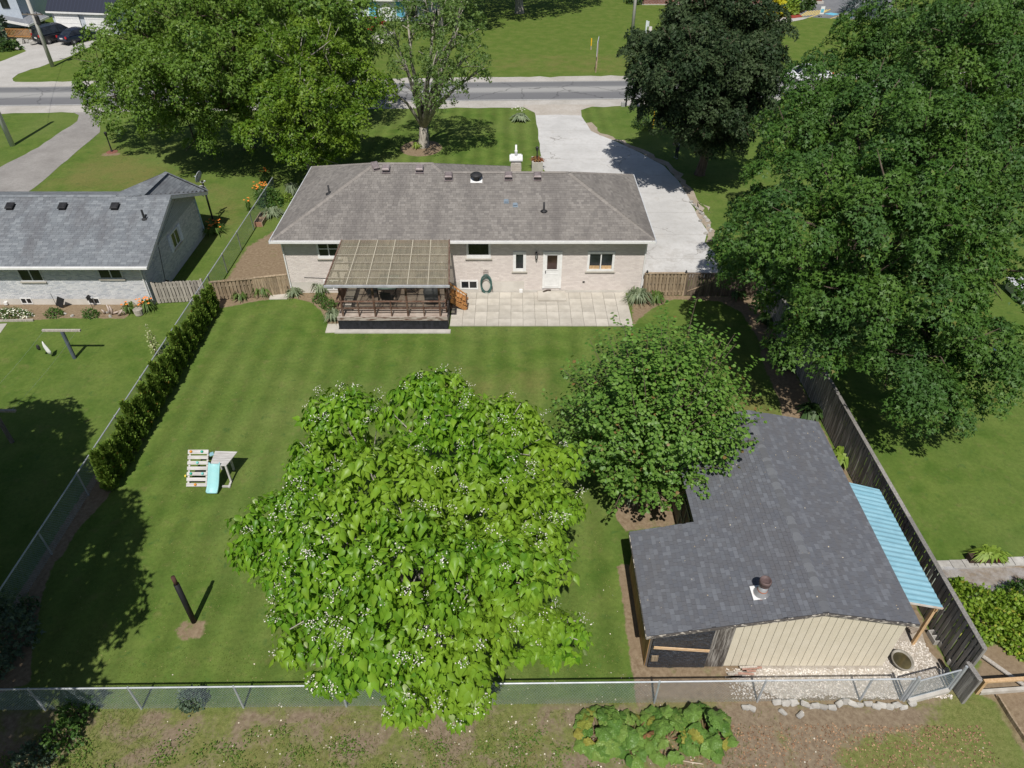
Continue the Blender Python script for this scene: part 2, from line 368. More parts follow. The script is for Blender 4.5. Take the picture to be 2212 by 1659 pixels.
def ground_material():
    w = NW('lawn_and_soil'); tc = w.n('TexCoord'); v = tc.outputs['Object']
    n_big = w.noise(v, .16, 4, .6); n_mid = w.noise(v, .9, 5, .6, .3); n_sm = w.noise(v, 7, 4, .65); n_fine = w.noise(v, 34, 3, .75); n_xf = w.noise(v, 90, 2, .7)
    g = w.mix(w.rng(n_mid, .36, .66), (.070, .122, .021), (.116, .164, .035))
    g = w.mix(w.rng(n_big, .42, .66, 0, .6), g, (.140, .176, .050))
    g = w.mix(w.rng(w.noise(v, .45, 4, .65), .52, .72, 0, .5), g, (.054, .112, .020))
    # mowing stripes: grass leant one way or the other, straight away from the camera
    sx = w.n('SeparateXYZ'); w.l(v, sx.inputs[0])
    ph = w.math('ADD', w.math('MULTIPLY', sx.outputs[0], 2 * PI / 1.15), w.math('MULTIPLY', n_big, 1.6))
    st = w.math('SINE', ph)
    amp = w.math('ADD', w.math('MULTIPLY', w.attr('front'), .13), w.math('MULTIPLY', w.attr('back'), .10))
    stv = w.math('ADD', 1.0, w.math('MULTIPLY', w.rng(st, -1, 1, -1, 1), amp))
    g = w.mix(w.attr('far'), g, w.mix(w.rng(n_mid, .4, .65), (.088, .138, .024), (.122, .160, .036)))
    dmask = w.rng(w.math('ADD', w.attr('dry'), w.math('MULTIPLY', w.math('SUBTRACT', w.noise(v, .55, 5, .7), .5), 1.3)), .25, .85, 0, .8, smooth=True)
    g = w.mix(dmask, g, (.158, .150, .050))
    g = w.mix(w.rng(w.noise(v, 1.7, 5, .7), .56, .74, 0, .55), g, (.160, .150, .058))          # thin, strawy spots
    g = w.mix(w.rng(w.noise(v, 2.4, 5, .7, .5), .58, .70, 0, .55), g, (.044, .100, .026))          # clover
    vv = w.math('MULTIPLY', stv, w.math('ADD', -.04, w.math('ADD', w.math('MULTIPLY', n_sm, .72), w.math('ADD', w.math('MULTIPLY', n_fine, .80), w.math('MULTIPLY', n_xf, .56)))))
    sc = w.n('VectorMath', operation='SCALE'); w.l(g, sc.inputs[0]); w.l(vv, sc.inputs['Scale']); grass = sc.outputs[0]
    # bare soil
    so = w.mix(w.rng(n_sm, .35, .65), (.165, .118, .074), (.275, .212, .142))
    so = w.mix(w.rng(n_mid, .4, .7, 0, .8), so, (.215, .160, .105))
    so = w.mix(w.rng(n_fine, .55, .75, 0, .5), so, (.36, .29, .2))
    m = w.attr('soil'); m = w.math('ADD', m, w.math('MULTIPLY', w.math('SUBTRACT', w.noise(v, 3.2, 5, .7), .5), w.math('MULTIPLY', w.math('SUBTRACT', 1.0, w.math('ABSOLUTE', w.math('SUBTRACT', w.math('MULTIPLY', m, 2.0), 1.0))), 1.0)))
    m = w.rng(m, .40, .62, smooth=True)
    # weedy side-yard: some green comes through the soil
    thin = w.rng(w.noise(v, 1.1, 5, .7), .60, .72, 0, .45); m2 = w.math('MULTIPLY', m, w.math('SUBTRACT', 1.0, thin))
    c = w.mix(m2, grass, so)
    # scrub: patchy weeds on brown earth
    e = w.mix(w.rng(n_sm, .35, .7), (.155, .116, .080), (.250, .202, .142)); e = w.mix(w.rng(n_fine, .55, .72, 0, .6), e, (.33, .26, .18))
    wd = w.mix(w.rng(n_sm, .35, .65), (.105, .140, .028), (.175, .195, .055)); wd = w.mix(w.rng(n_mid, .5, .7, 0, .6), wd, (.165, .135, .05))
    scf = w.n('VectorMath', operation='SCALE'); w.l(wd, scf.inputs[0]); w.l(w.rng(n_fine, .3, .7, .55, 1.35), scf.inputs['Scale'])
    cov = w.math('ADD', w.noise(v, .75, 6, .72, .4), w.math('MULTIPLY', n_fine, .25))
    cov = w.math('ADD', cov, w.math('SUBTRACT', w.math('MULTIPLY', w.attr('lush'), .25), w.math('MULTIPLY', w.attr('bald'), .16)))
    scr = w.mix(w.rng(cov, .54, .70, 0, .85, smooth=True), e, scf.outputs[0])
    c = w.mix(w.math('MULTIPLY', w.attr('scrub'), 1.0, clamp=True), c, scr)
    h = w.math('ADD', w.math('MULTIPLY', n_fine, .7), w.math('MULTIPLY', n_xf, .5))
    p = w.principled(c, .95, .08, 0, w.bump(h, .5, .006))
    return w.done(p.outputs[0])
gme.materials[0] = ground_material()
ground = put('ground', gme); tag(ground, kind='structure')

def wiggly(pts, step=.5, jit=.06, keep=()):
    out = []; n = len(pts)
    for i in range(n):
        a = Vector(pts[i][:2]); b = Vector(pts[(i + 1) % n][:2]); L = (b - a).length; k = max(1, int(L / step))
        t = (b - a).normalized() if L > 0 else Vector((1, 0)); nrm = Vector((-t.y, t.x))
        for j in range(k):
            p = a + (b - a) * (j / k)
            if i not in keep: p = p + nrm * random.gauss(0, jit)
            out.append((p.x, p.y))
    return out
def sheet(name, pts, z, m, step=.5, jit=.05, kind='structure', keep=()):
    poly = wiggly(pts, step, jit, keep); me = bpy.data.meshes.new(name)
    bm = bmesh.new(); f = bm.faces.new([bm.verts.new((x, y, z)) for x, y in poly])
    if f.normal.z < 0 or f.calc_area() == 0: f.normal_flip()
    bm.normal_update()
    if bm.faces[:][0].normal.z < 0: bm.faces[:][0].normal_flip()
    bmesh.ops.triangulate(bm, faces=bm.faces[:]); bm.to_mesh(me); bm.free()
    me.materials.append(m); return tag(put(name, me), kind=kind)

def gravelly(name, c1, c2, c3, fine=60, track=None):
    w = NW(name); tc = w.n('TexCoord'); v = tc.outputs['Object']
    n1 = w.noise(v, .5, 5, .65); n2 = w.noise(v, 5, 5, .7); n3 = w.noise(v, fine, 3, .8)
    c = w.mix(w.rng(n1, .35, .65), c1, c2); c = w.mix(w.rng(n2, .45, .75, 0, .55), c, c3)
    s = w.n('VectorMath', operation='SCALE'); w.l(c, s.inputs[0]); w.l(w.rng(n3, .25, .75, .72, 1.28), s.inputs['Scale'])
    return w.done(w.principled(s.outputs[0], .95, .1, 0, w.bump(n3, .6, .012)).outputs[0])
def concrete_drive_material():
    w = NW('driveway_concrete'); tc = w.n('TexCoord'); v = tc.outputs['Object']
    n1 = w.noise(v, .35, 5, .6); n2 = w.noise(v, 2.6, 5, .7); n3 = w.noise(v, 45, 3, .8)
    c = w.mix(w.rng(n1, .35, .65), (.46, .455, .445), (.56, .555, .545)); c = w.mix(w.rng(n2, .5, .75, 0, .5), c, (.37, .355, .33))
    # cracked, crumbling southern half: gravelly patches
    sx = w.n('SeparateXYZ'); w.l(v, sx.inputs[0])
    crumb = w.math('MULTIPLY', w.rng(w.noise(v, .8, 6, .75), .45, .62, smooth=True), w.rng(sx.outputs[1], 42.5, 33.5))
    c = w.mix(w.math('MULTIPLY', crumb, .7), c, (.33, .31, .285))
    vo = w.n('TexVoronoi', feature='DISTANCE_TO_EDGE'); vo.inputs['Scale'].default_value = .23
    ad = w.n('VectorMath', operation='ADD'); nd = w.n('TexNoise'); w.l(v, nd.inputs['Vector']); nd.inputs['Scale'].default_value = 1.6; nd.inputs['Detail'].default_value = 4
    w.l(v, ad.inputs[0]); w.l(nd.outputs['Color'], ad.inputs[1]); w.l(ad.outputs[0], vo.inputs['Vector'])
    cr = w.rng(vo.outputs['Distance'], .0, .010, .75, 0)
    c = w.mix(w.math('MULTIPLY', cr, w.rng(w.noise(v, .3, 2), .48, .56)), c, (.17, .15, .13))
    jf = w.math('FRACT', w.math('MULTIPLY', w.math('ADD', sx.outputs[1], w.math('MULTIPLY', w.noise(v, 1.5, 3), .18)), 1 / 3.05)); c = w.mix(w.rng(jf, .0, .022, .55, 0), c, (.20, .185, .165))
    c = w.mix(w.rng(w.noise(v, 1.1, 6, .75), .56, .72, 0, .35), c, (.36, .32, .27))
    s = w.n('VectorMath', operation='SCALE'); w.l(c, s.inputs[0]); w.l(w.rng(n3, .25, .75, .85, 1.12), s.inputs['Scale'])
    return w.done(w.principled(s.outputs[0], .92, .15, 0, w.bump(n3, .4, .01)).outputs[0])
m_drive = concrete_drive_material()
m_shoulder = gravelly('gravel_shoulder', (.38, .36, .325), (.47, .45, .42), (.31, .275, .23))
m_gravdrive = gravelly('grey_gravel', (.235, .222, .21), (.31, .295, .28), (.19, .178, .165), 40)
m_farpave = gravelly('far_pavement', (.40, .385, .36), (.47, .455, .43), (.33, .32, .30))
m_lot = gravelly('parking_asphalt', (.16, .165, .175), (.21, .215, .225), (.13, .133, .14), 20)

def road_material():
    """worn asphalt: grey lanes, paler polished centre, pale dusty edges; runs along local x."""
    w = NW('worn_asphalt'); tc = w.n('TexCoord'); v = tc.outputs['Object']; sx = w.n('SeparateXYZ'); w.l(v, sx.inputs[0]); y = sx.outputs[1]
    mp = w.n('Mapping'); mp.inputs['Scale'].default_value = (.06, 1.2, 1); w.l(v, mp.inputs[0]); n1 = w.noise(mp.outputs[0], 1.0, 5, .6)
    yy = w.math('ADD', y, w.math('MULTIPLY', w.math('SUBTRACT', n1, .5), .5))
    c = w.ramp(w.rng(yy, 0, 5.7), [(0, (.185, .185, .19)), (.10, (.155, .156, .163)), (.36, (.165, .166, .172)), (.47, (.30, .298, .29)), (.64, (.315, .312, .305)), (.74, (.165, .167, .172)), (.92, (.15, .152, .158)), (1, (.2, .2, .2))])
    nd = w.n('TexNoise'); w.l(v, nd.inputs['Vector']); nd.inputs['Scale'].default_value = 1.1; nd.inputs['Detail'].default_value = 4; av = w.n('VectorMath', operation='ADD'); w.l(v, av.inputs[0]); w.l(nd.outputs['Color'], av.inputs[1])
    vo = w.n('TexVoronoi', feature='DISTANCE_TO_EDGE'); vo.inputs['Scale'].default_value = .16; w.l(av.outputs[0], vo.inputs['Vector']); c = w.mix(w.rng(vo.outputs['Distance'], 0, .012, .75, 0), c, (.06, .06, .062))
    c = w.mix(w.rng(w.noise(v, .35, 5, .7), .58, .66, 0, .4), c, (.21, .21, .208))
    n3 = w.noise(v, 30, 3, .7); s = w.n('VectorMath', operation='SCALE'); w.l(c, s.inputs[0]); w.l(w.rng(n3, .3, .7, .88, 1.12), s.inputs['Scale'])
    return w.done(w.principled(s.outputs[0], .9, .2).outputs[0])

# road strips in a frame turned 2.1 degrees from the house
RD = R(2.05)
def rd(x, y): return (x * math.cos(RD) - y * math.sin(RD), 65.72 + x * math.sin(RD) + y * math.cos(RD))
def strip(name, y0, y1, z, m, wig0=0.0, wig1=0.0, x0=-160, x1=160):
    me = bpy.data.meshes.new(name); xs = np.arange(x0, x1 + .1, 1.0); vs = []
    for x in xs: vs += [(x, y0 + random.gauss(0, wig0), 0), (x, y1 + random.gauss(0, wig1), 0)]
    me.from_pydata(vs, [], [(2 * i, 2 * i + 2, 2 * i + 3, 2 * i + 1) for i in range(len(xs) - 1)]); me.materials.append(m)
    o = put(name, me, None, (*rd(0, 0), z), (0, 0, RD)); return tag(o, kind='structure')
strip('road_shoulder', -1.95, 7.35, .006, m_shoulder, .10, .12)
strip('road', 0, 5.7, .014, road_material())
m_line = mat('white_road_paint', (.62, .62, .60), (.5, .5, .48), ns=8, rough=.8, bump=0, var=0)
strip('road_edge_line', .10, .20, .020, m_line)
strip('road_edge_line', 5.46, 5.55, .020, mat('worn_road_paint', (.4, .4, .39), (.3, .3, .3), ns=8, bump=0, var=0))

sheet('driveway', [Gq('C', *p) for p in ((340, 890), (520, 886), (692, 892), (725, 950), (765, 1012), (840, 1045), (960, 1092), (1150, 1180), (1330, 1280), (1440, 1400), (1535, 1550), (1640, 1665))] +
      [Gq('G', *p) for p in ((2010, 455), (2065, 560), (2140, 680), (2120, 760))] + [G(1558, 570), G(1562, 594), (7.0, 33.3), (7.0, 40.4), (4.6, 40.4), Gq('C', 400, 1300), Gq('C', 370, 1110)], .012, m_drive, 1.0, .03)
_e = [Gq('C', *p) for p in ((725, 950), (765, 1012), (840, 1045), (960, 1092), (1150, 1180), (1330, 1280), (1440, 1400), (1535, 1550), (1640, 1665))] + [Gq('G', *p) for p in ((2010, 455), (2065, 560), (2140, 680), (2120, 760))]
sheet('driveway_edge', _e + [p + Vector((.55, .12, 0)) for p in _e[::-1]], .008, gravelly('stony_edge', (.30, .25, .19), (.40, .35, .29), (.20, .16, .11), 22), .5, .12)
sheet('driveway_apron', [Gq('C', *p) for p in ((250, 826), (330, 870), (338, 892), (520, 888), (696, 895), (690, 850), (790, 818), (800, 806), (240, 808))], .009, gravelly('sandy_gravel', (.40, .365, .32), (.47, .44, .40), (.28, .22, .17)), .8, .05)
sheet('gravel_driveway', [Gq('A', *p) for p in ((0, 1290), (300, 1135), (480, 1010), (590, 935), (605, 890), (560, 868), (780, 862), (770, 1020), (640, 1130), (480, 1270), (330, 1400), (200, 1500))] + [G(40, 470), G(-60, 470), G(-60, 400)], .010, m_gravdrive, .8, .045)
sheet('far_driveway', [Gq('A', *p) for p in ((-40, 498), (0, 478), (100, 440), (200, 395), (180, 372), (120, 350), (230, 300), (430, 225), (700, 245), (760, 330), (520, 445), (300, 520), (140, 570), (95, 605), (130, 640), (300, 652), (300, 668), (-60, 668))], .010, m_farpave, .8, .08)
sheet('parking_lot', [Gq('D', *p) for p in ((470, 105), (560, 55), (560, -60), (1200, -60), (1200, 150), (850, 150), (560, 132), (500, 130))], .010, m_lot, 1, 0)
sheet('far_path', [Gq('D', *p) for p in ((290, 165), (360, 150), (500, 133), (560, 133), (500, 152), (400, 168), (300, 190))], .014, m_farpave, 1, .05)
sheet('far_gravel_drive', [Gq('B', *p) for p in ((930, 310), (1000, 260), (1100, 240), (1150, 250), (1080, 335), (960, 345))], .010, m_farpave, 1, .1)
m_mulch = mat('red_mulch', (.22, .035, .025), (.30, .06, .04), ns=6, var=0, bump=.4, bs=20)
sheet('mulch_bed', [Gq('D', *p) for p in ((300, 150), (370, 110), (420, 70), (560, 60), (470, 108), (500, 128), (440, 142))], .018, m_mulch, .8, .08)
sheet('gravel_bed', [Gq('N', 1300, 850), Gq('N', 1600, 815), (6.9, 11.5), (7.9, 11.5), (11.05, 11.5), (11.2, 12.1), Gq('O', 1100, 420), Gq('O', 1230, 470), Gq('O', 1300, 640), Gq('O', 1380, 780), Gq('O', 1460, 850), Gq('O', 1400, 1050), Gq('O', 650, 1060), Gq('O', 0, 1060), Gq('N', 1650, 1000), Gq('N', 1400, 930)], .010,
      gravelly('white_gravel', (.34, .30, .25), (.45, .41, .35), (.20, .15, .11), 22), .35, .05)
m_blue = mat('blue_paint', (.12, .38, .52), bump=0, var=0)
for k, pts in enumerate((((670, 108), (720, 98), (790, 108), (740, 120)), ((820, 130), (840, 118), (900, 124), (880, 140)))):
    sheet('parking_space_marking', [Gq('D', *p) for p in pts], .016, m_blue, 5, 0)
m_yel = mat('yellow_paint', (.55, .42, .12), bump=0, var=0)
for k in range(8):
    x = 480 + k * 24; a = Gq('D', x, 128 - k * 3); b = Gq('D', x + 70, 86 - k * 2); d = Vector((.09, 0, 0))
    sheet('parking_line', [a - d, b - d, b + d, a + d], .0165, m_yel, 30, 0)
a = Gq('D', 545, 138); b = Gq('D', 690, 82); sheet('parking_line', [a, b, b + Vector((.2, 0, 0)), a + Vector((.2, 0, 0))], .0170, m_yel, 30, 0)
a = Gq('D', 710, 145); b = Gq('D', 815, 112); sheet('parking_line', [a, b, b + Vector((.2, 0, 0)), a + Vector((.2, 0, 0))], .0170, m_yel, 30, 0)
# ------------------------------------------------------------------ shingles and bricks
def shingles(mb, poly, course=.145, tab=.31, lift=.011, jitter=.0, drop=.0, collect=None):
    """lay tabs on a planar roof polygon; rows run level. collect: list receiving (centre, axes) per tab instead of building."""
    P = [Vector(p) for p in poly]; n = Vector((0, 0, 0))
    for i in range(len(P)): n += P[i].cross(P[(i + 1) % len(P)])
    n.normalize(); n = -n if n.z < 0 else n
    h = Vector((0, 0, 1)).cross(n).normalized(); up = n.cross(h).normalized()          # h level, up the slope
    up = -up if up.z < 0 else up
    o = min(P, key=lambda p: p.z)
    uv = [((p - o).dot(h), (p - o).dot(up)) for p in P]
    vmax = max(v for u, v in uv); rows = int(vmax / course) + 1
    def span(v):
        xs = []
        for i in range(len(uv)):
            (u0, v0), (u1, v1) = uv[i], uv[(i + 1) % len(uv)]
            if (v0 - v) * (v1 - v) < 0: xs.append(u0 + (u1 - u0) * (v - v0) / (v1 - v0))
        xs.sort(); return xs
    for r in range(rows):
        v0 = r * course; v1 = min(v0 + course, vmax); xs = span((v0 + v1) / 2)
        for a, b in zip(xs[::2], xs[1::2]):
            u = a - random.random() * tab
            while u < b:
                wdt = tab * (1 + random.uniform(-jitter, jitter)); l = max(u, a); rr = min(u + wdt - .008, b)
                if rr - l > .03:
                    dv = random.choice((0, 0, drop)) if drop else 0
                    lf = lift * random.uniform(.7, 1.3); va = max(0, v0 - .012 - dv)
                    c = [o + h * l + up * va + n * lf, o + h * rr + up * va + n * lf, o + h * rr + up * v1 + n * .002, o + h * l + up * v1 + n * .002]
                    b0 = o + h * l + up * va - n * .002; b1 = o + h * rr + up * va - n * .002
                    d0 = o + h * l + up * v1 - n * .002; d1 = o + h * rr + up * v1 - n * .002
                    item = (c + [b0, b1, d0, d1], [(0, 1, 2, 3), (4, 5, 1, 0), (1, 5, 7, 2), (4, 0, 3, 6)])
                    if collect is not None: collect.append(item)
                    else: mb.add(*item)
                u += wdt

def cap_row(parent, name, mesh_mat, a, b, step=.2, wid=.16, thick=.012, n_mesh=3):
    """hip or ridge caps, one piece each, from a up to b"""
    a = Vector(a); b = Vector(b); d = (b - a); L = d.length; y = d.normalized(); x = y.cross(Vector((0, 0, 1))).normalized(); z = x.cross(y)
    M = Matrix((x, y, z)).transposed(); meshes = []
    for k in range(n_mesh):
        m = MB(); w = wid * random.uniform(.95, 1.05); l = step * 1.25
        vs = [(-w, 0, -.045 + thick), (0, 0, .012 + thick), (w, 0, -.045 + thick), (-w, l, -.045), (0, l, .012), (w, l, -.045), (-w, 0, -.06), (0, 0, -.004), (w, 0, -.06)]
        m.add(vs, [(0, 1, 4, 3), (1, 2, 5, 4), (6, 7, 1, 0), (7, 8, 2, 1)]); meshes.append(m.mesh(name, mesh_mat))
    e = M.to_euler()
    for i in range(int(L / step)):
        put(name, random.choice(meshes), parent, a + y * (i * step) + z * .018, e)

def brickwall(mb, u0, u1, z0, z1, place, holes=(), L=.215, H=.078, joint=.011, proud=.008):
    """running-bond bricks; place(u, z, out) -> world point."""
    r = 0; z = z0
    while z < z1 - .02:
        zt = min(z + H - joint, z1); u = u0 - (L / 2 if r % 2 else 0)
        while u < u1:
            a = max(u, u0); b = min(u + L - joint, u1)
            segs = [(a, b)]
            for (h0, h1, g0, g1) in holes:
                if zt > g0 and z < g1:
                    ns = []
                    for (p, s) in segs:
                        if s <= h0 or p >= h1: ns.append((p, s)); continue
                        if p < h0: ns.append((p, h0))
                        if s > h1: ns.append((h1, s))
                    segs = ns
            for p, s in segs:
                if s - p < .03: continue
                o = proud * random.uniform(.7, 1.3)
                vs = [place(p, z, o), place(s, z, o), place(s, zt, o), place(p, zt, o), place(p, z, -.01), place(s, z, -.01), place(s, zt, -.01), place(p, zt, -.01)]
                mb.add(vs, [(0, 1, 2, 3), (4, 5, 1, 0), (1, 5, 6, 2), (3, 2, 6, 7), (4, 0, 3, 7)])
            u += L
        z += H; r += 1

def framed(parent, name, place, u0, u1, z0, z1, frame_m, glass_m, cols=1, rows=1, fw=.07, out=.045, sill=True, sill_m=None, mull=.06, bot=None, label=None):
    """window or glazed opening: outer frame (the part), panes and sill below it in the tree. place(u,z,out)."""
    m = MB(); bt = bot or fw
    def slab(mb, a, b, c, d, o0, o1):
        vs = [place(a, c, o0), place(b, c, o0), place(b, d, o0), place(a, d, o0), place(a, c, o1), place(b, c, o1), place(b, d, o1), place(a, d, o1)]
        mb.add(vs, [(4, 5, 6, 7), (0, 1, 5, 4), (1, 2, 6, 5), (2, 3, 7, 6), (3, 0, 4, 7)])
    slab(m, u0, u0 + fw, z0, z1, -.02, out); slab(m, u1 - fw, u1, z0, z1, -.02, out)
    slab(m, u0 + fw, u1 - fw, z1 - fw, z1, -.02, out - .002); slab(m, u0 + fw, u1 - fw, z0, z0 + bt, -.02, out - .002)
    iw = (u1 - u0 - 2 * fw); ih = (z1 - z0 - fw - bt)
    for c in range(1, cols):
        x = u0 + fw + iw * c / cols; slab(m, x - mull / 2, x + mull / 2, z0 + bt, z1 - fw, -.02, out - .008)
    for r in range(1, rows):
        z = z0 + bt + ih * r / rows; slab(m, u0 + fw, u1 - fw, z - mull / 3, z + mull / 3, -.02, out - .014)
    f = m.build(name, frame_m, parent)
    if label: f['label'] = label
    for c in range(cols):
        for r in range(rows):
            g = MB(); a = u0 + fw + iw * c / cols; b = u0 + fw + iw * (c + 1) / cols; e = z0 + bt + ih * r / rows; d = z0 + bt + ih * (r + 1) / rows
            slab(g, a, b, e, d, -.01, .014); g.build('pane', glass_m, f)
    if sill:
        s = MB(); slab(s, u0 - .07, u1 + .07, z0 - .075, z0 - .003, -.01, .085); s.build('sill', sill_m or m_slab, f)
    return f

# ------------------------------------------------------------------ the main bungalow
WY, WXL, WXR = 32.8, -11.82, 6.93
hb = thing('bungalow', 'long beige brick bungalow with grey-brown shingled hip roof at the end of the pale driveway', 'house', ((WXL + WXR) / 2, WY, 0))
place_back = lambda u, z, o=0: Vector((u, WY - o, z))
SH = 3.36
def wz(k, x0, y0, x1, y1):                                  # pixel box on the rear wall -> (u0,u1,z0,z1)
    a = VY(*q(k, x0, y0), WY); b = VY(*q(k, x1, y1), WY); return (min(a.x, b.x), max(a.x, b.x), min(a.z, b.z), max(a.z, b.z))
win = {'w1': wz('F', 540, 765, 737, 885), 'w2': wz('G', 277, 765, 469, 884), 'w3': wz('G', 640, 835, 740, 984), 'w4': wz('G', 1218, 835, 1414, 983),
       'b1': wz('F', 598, 1052, 790, 1128), 'b2': wz('G', 230, 1054, 372, 1124), 'door': wz('G', 873, 835, 1008, 1114)}
for k in ('w1', 'w2'): win[k] = (*win[k][:3], min(3.12, win[k][3] + .25))
win['b1'] = (win['b1'][0], win['b1'][0] + .95, *win['b1'][2:])
m_mortar = mat('mortar', (.56, .52, .47), (.62, .58, .53), ns=6, var=0)
m_found = mat('pale_parging', (.53, .50, .455), (.60, .57, .525), ns=1.5, var=0, bump=.3)
m_brick = brick_mat('beige_brick', [(.655, .595, .56), (.70, .64, .605), (.67, .61, .58), (.72, .66, .62), (.62, .56, .53)], stain=(.60, .54, .51))
m = MB(); FND = .40
m.box(((WXL + WXR) / 2, WY + 4.0, SH / 2 - .05), (WXR - WXL, 8.0, SH - .1)); m.box((-5.7, WY + 8.3, SH / 2 - .05), (11.6, .8, SH - .12))
m.build('wall', m_mortar, hb)
m = MB(); m.box(((WXL + -1.75) / 2, WY + .004, FND / 2 + .12), (-1.75 - WXL, .02, FND + .24)); m.box((2.6, WY + .004, .09), (8.6, .02, .18)); m.box((-.55, WY + .0045, .42), (2.4, .022, .48))
m.build('foundation', m_found, hb)
bw = MB(); hl = list(win.values())
brickwall(bw, WXL, -1.75, FND + .25, SH - .22, place_back, hl); brickwall(bw, -1.75, WXR, .19, SH - .22, place_back, hl + [(-1.75, .65, .0, .66)])
brickwall(bw, WY, WY + 8.0, .2, SH - .22, lambda u, z, o=0: Vector((WXR + o, u, z))); brickwall(bw, WY, WY + 8.4, .4, SH - .22, lambda u, z, o=0: Vector((WXL - o, u, z)))
tag(bw.build('brickwork', m_brick, hb), kind='stuff')

EL, ER, EN, EFA, EFB = -12.15, 7.2, 32.28, 41.9, 40.68
ZE, ZA, ZB = 3.36, 5.46, 5.21
rb = [(EL, EN, ZE), (ER, EN, ZE), (3.0, 36.48, ZB), (-3.7, 36.48, ZB), (-4.3, 37.08, ZA), (-7.35, 37.08, ZA)]
planes = [rb, [(EL, EFA, ZE), (EL, EN, ZE), (-7.35, 37.08, ZA)], [(.5, EFA, ZE), (EL, EFA, ZE), (-7.35, 37.08, ZA), (-4.3, 37.08, ZA)],
          [(-4.3, 37.08, ZA), (-3.7, 36.48, ZB), (.5, EFB, ZE), (.5, EFA, ZE)], [(-3.7, 36.48, ZB), (3.0, 36.48, ZB), (ER, EFB, ZE), (.5, EFB, ZE)], [(ER, EN, ZE), (ER, EFB, ZE), (3.0, 36.48, ZB)]]
m_rooffelt = mat('roof_felt', (.10, .092, .085), var=0)
m_shing = shingle_mat('grey_brown_shingle', [(.172, .160, .148), (.202, .188, .174), (.187, .174, .161), (.228, .213, .197), (.146, .136, .128), (.195, .181, .167)], stain=(.128, .118, .113), stain_a=.6, sc=.45)
m_cap = shingle_mat('hip_cap_shingle', [(.205, .188, .172), (.235, .217, .198), (.19, .175, .16)])
m = MB(); vs = {}
for pl in planes: m.add([Vector(p) - Vector((0, 0, .004)) for p in pl], [tuple(range(len(pl)))])
m.add([(EL, EN, ZE - .03), (ER, EN, ZE - .03), (ER, EFB, ZE - .03), (.5, EFB, ZE - .03), (.5, EFA, ZE - .03), (EL, EFA, ZE - .03)], [(0, 1, 2, 3, 4, 5)])
roof = m.build('roof', m_rooffelt, hb)
ms = MB()
for pl in planes: shingles(ms, pl, .15, .21, .012, jitter=.4)
tag(ms.build('shingle', m_shing, roof), kind='stuff')
for a, b in (((EL + .05, EN + .05, ZE), (-7.35, 37.08, ZA)), ((ER - .05, EN + .05, ZE), (3.0, 36.48, ZB)), ((EL + .05, EFA - .05, ZE), (-7.35, 37.08, ZA)), ((-3.75, 36.53, ZB), (-4.3, 37.08, ZA)), ((-7.3, 37.08, ZA), (-4.3, 37.08, ZA)), ((-3.6, 36.48, ZB), (3.0, 36.48, ZB)), ((ER - .05, EFB - .05, ZE), (3.0, 36.48, ZB))):
    cap_row(roof, 'ridge_cap', m_cap, a, b, .2, .15)
# eaves: white fascia with gutter, soffit
gut = [((EL, EN), (-8.52, EN)), ((-3.12, EN), (ER, EN))]
for (x0, y0), (x1, y1) in gut:
    m = MB(); m.box(((x0 + x1) / 2, EN - .015, ZE - .08), (x1 - x0, .03, .17)); m.box(((x0 + x1) / 2, EN - .135, ZE - .045), (x1 - x0, .015, .11)); m.box(((x0 + x1) / 2, EN - .085, ZE - .105), (x1 - x0, .11, .015))
    m.build('gutter', m_white, hb)
m_edge = mat('grey_drip_edge', (.46, .48, .50), var=0, rough=.5, bump=0)
for p0, p1 in (((EL, EN, ZE), (EL, EFA, ZE)), ((ER, EN, ZE), (ER, EFB, ZE))):
    m = MB(); m.bar((p0[0], p0[1] - .1, p0[2] - .07), (p1[0], p1[1], p1[2] - .07), .10, .15); m.build('gutter', m_edge, hb)
m = MB(); m.box((-10.33, EN + .26, ZE - .17), (3.6, .50, .02)); m.box((2.05, EN + .26, ZE - .17), (10.3, .50, .02)); m.build('soffit', m_white, hb)
m = MB(); m.box((-5.82, EN - .02, ZE - .06), (5.36, .05, .16)); m.build('fascia', mat('rusty_brown_fascia', (.16, .065, .045), (.24, .12, .09), ns=5, stain=(.4, .3, .25), stain_s=4), hb)

framed(hb, 'window', place_back, *win['w1'], m_white, m_glass, 2, 2, .09, .05, bot=.14)
framed(hb, 'window', place_back, *win['w2'], m_white, m_glass, 1, 1, .11, .05, bot=.20)
framed(hb, 'window', place_back, *win['w3'], m_white, m_glass, 1, 1, .15, .05, bot=.16)
f = framed(hb, 'window', place_back, *win['w4'], m_white, m_glass, 2, 1, .12, .05, bot=.12)
u0, u1, z0, z1 = win['w4']
for a, b in ((u0 + .13, (u0 + u1) / 2 - .05), ((u0 + u1) / 2 + .05, u1 - .13)):
    m = MB(); m.box(((a + b) / 2, WY - .016, z0 + .22), (b - a, .006, .20)); m.build('plywood', m_newwood, f)
framed(hb, 'basement_window', place_back, *win['b1'], m_white, m_glass, 2, 1, .06, .04, sill=False)
framed(hb, 'basement_window', place_back, *win['b2'], m_white, m_glass, 2, 1, .08, .04, sill=False)
u0, u1, z0, z1 = win['door']; m = MB()
m.box((u0 + .05, WY - .02, (z0 + z1) / 2), (.10, .09, z1 - z0)); m.box((u1 - .05, WY - .02, (z0 + z1) / 2), (.10, .09, z1 - z0)); m.box(((u0 + u1) / 2, WY - .02, z1 - .05), (u1 - u0 - .2, .088, .10))
m.build('door_frame', m_white, hb)
m = MB(); m.box(((u0 + u1) / 2, WY - .010, (z0 + z1) / 2 - .05), (u1 - u0 - .2, .05, z1 - z0 - .1))
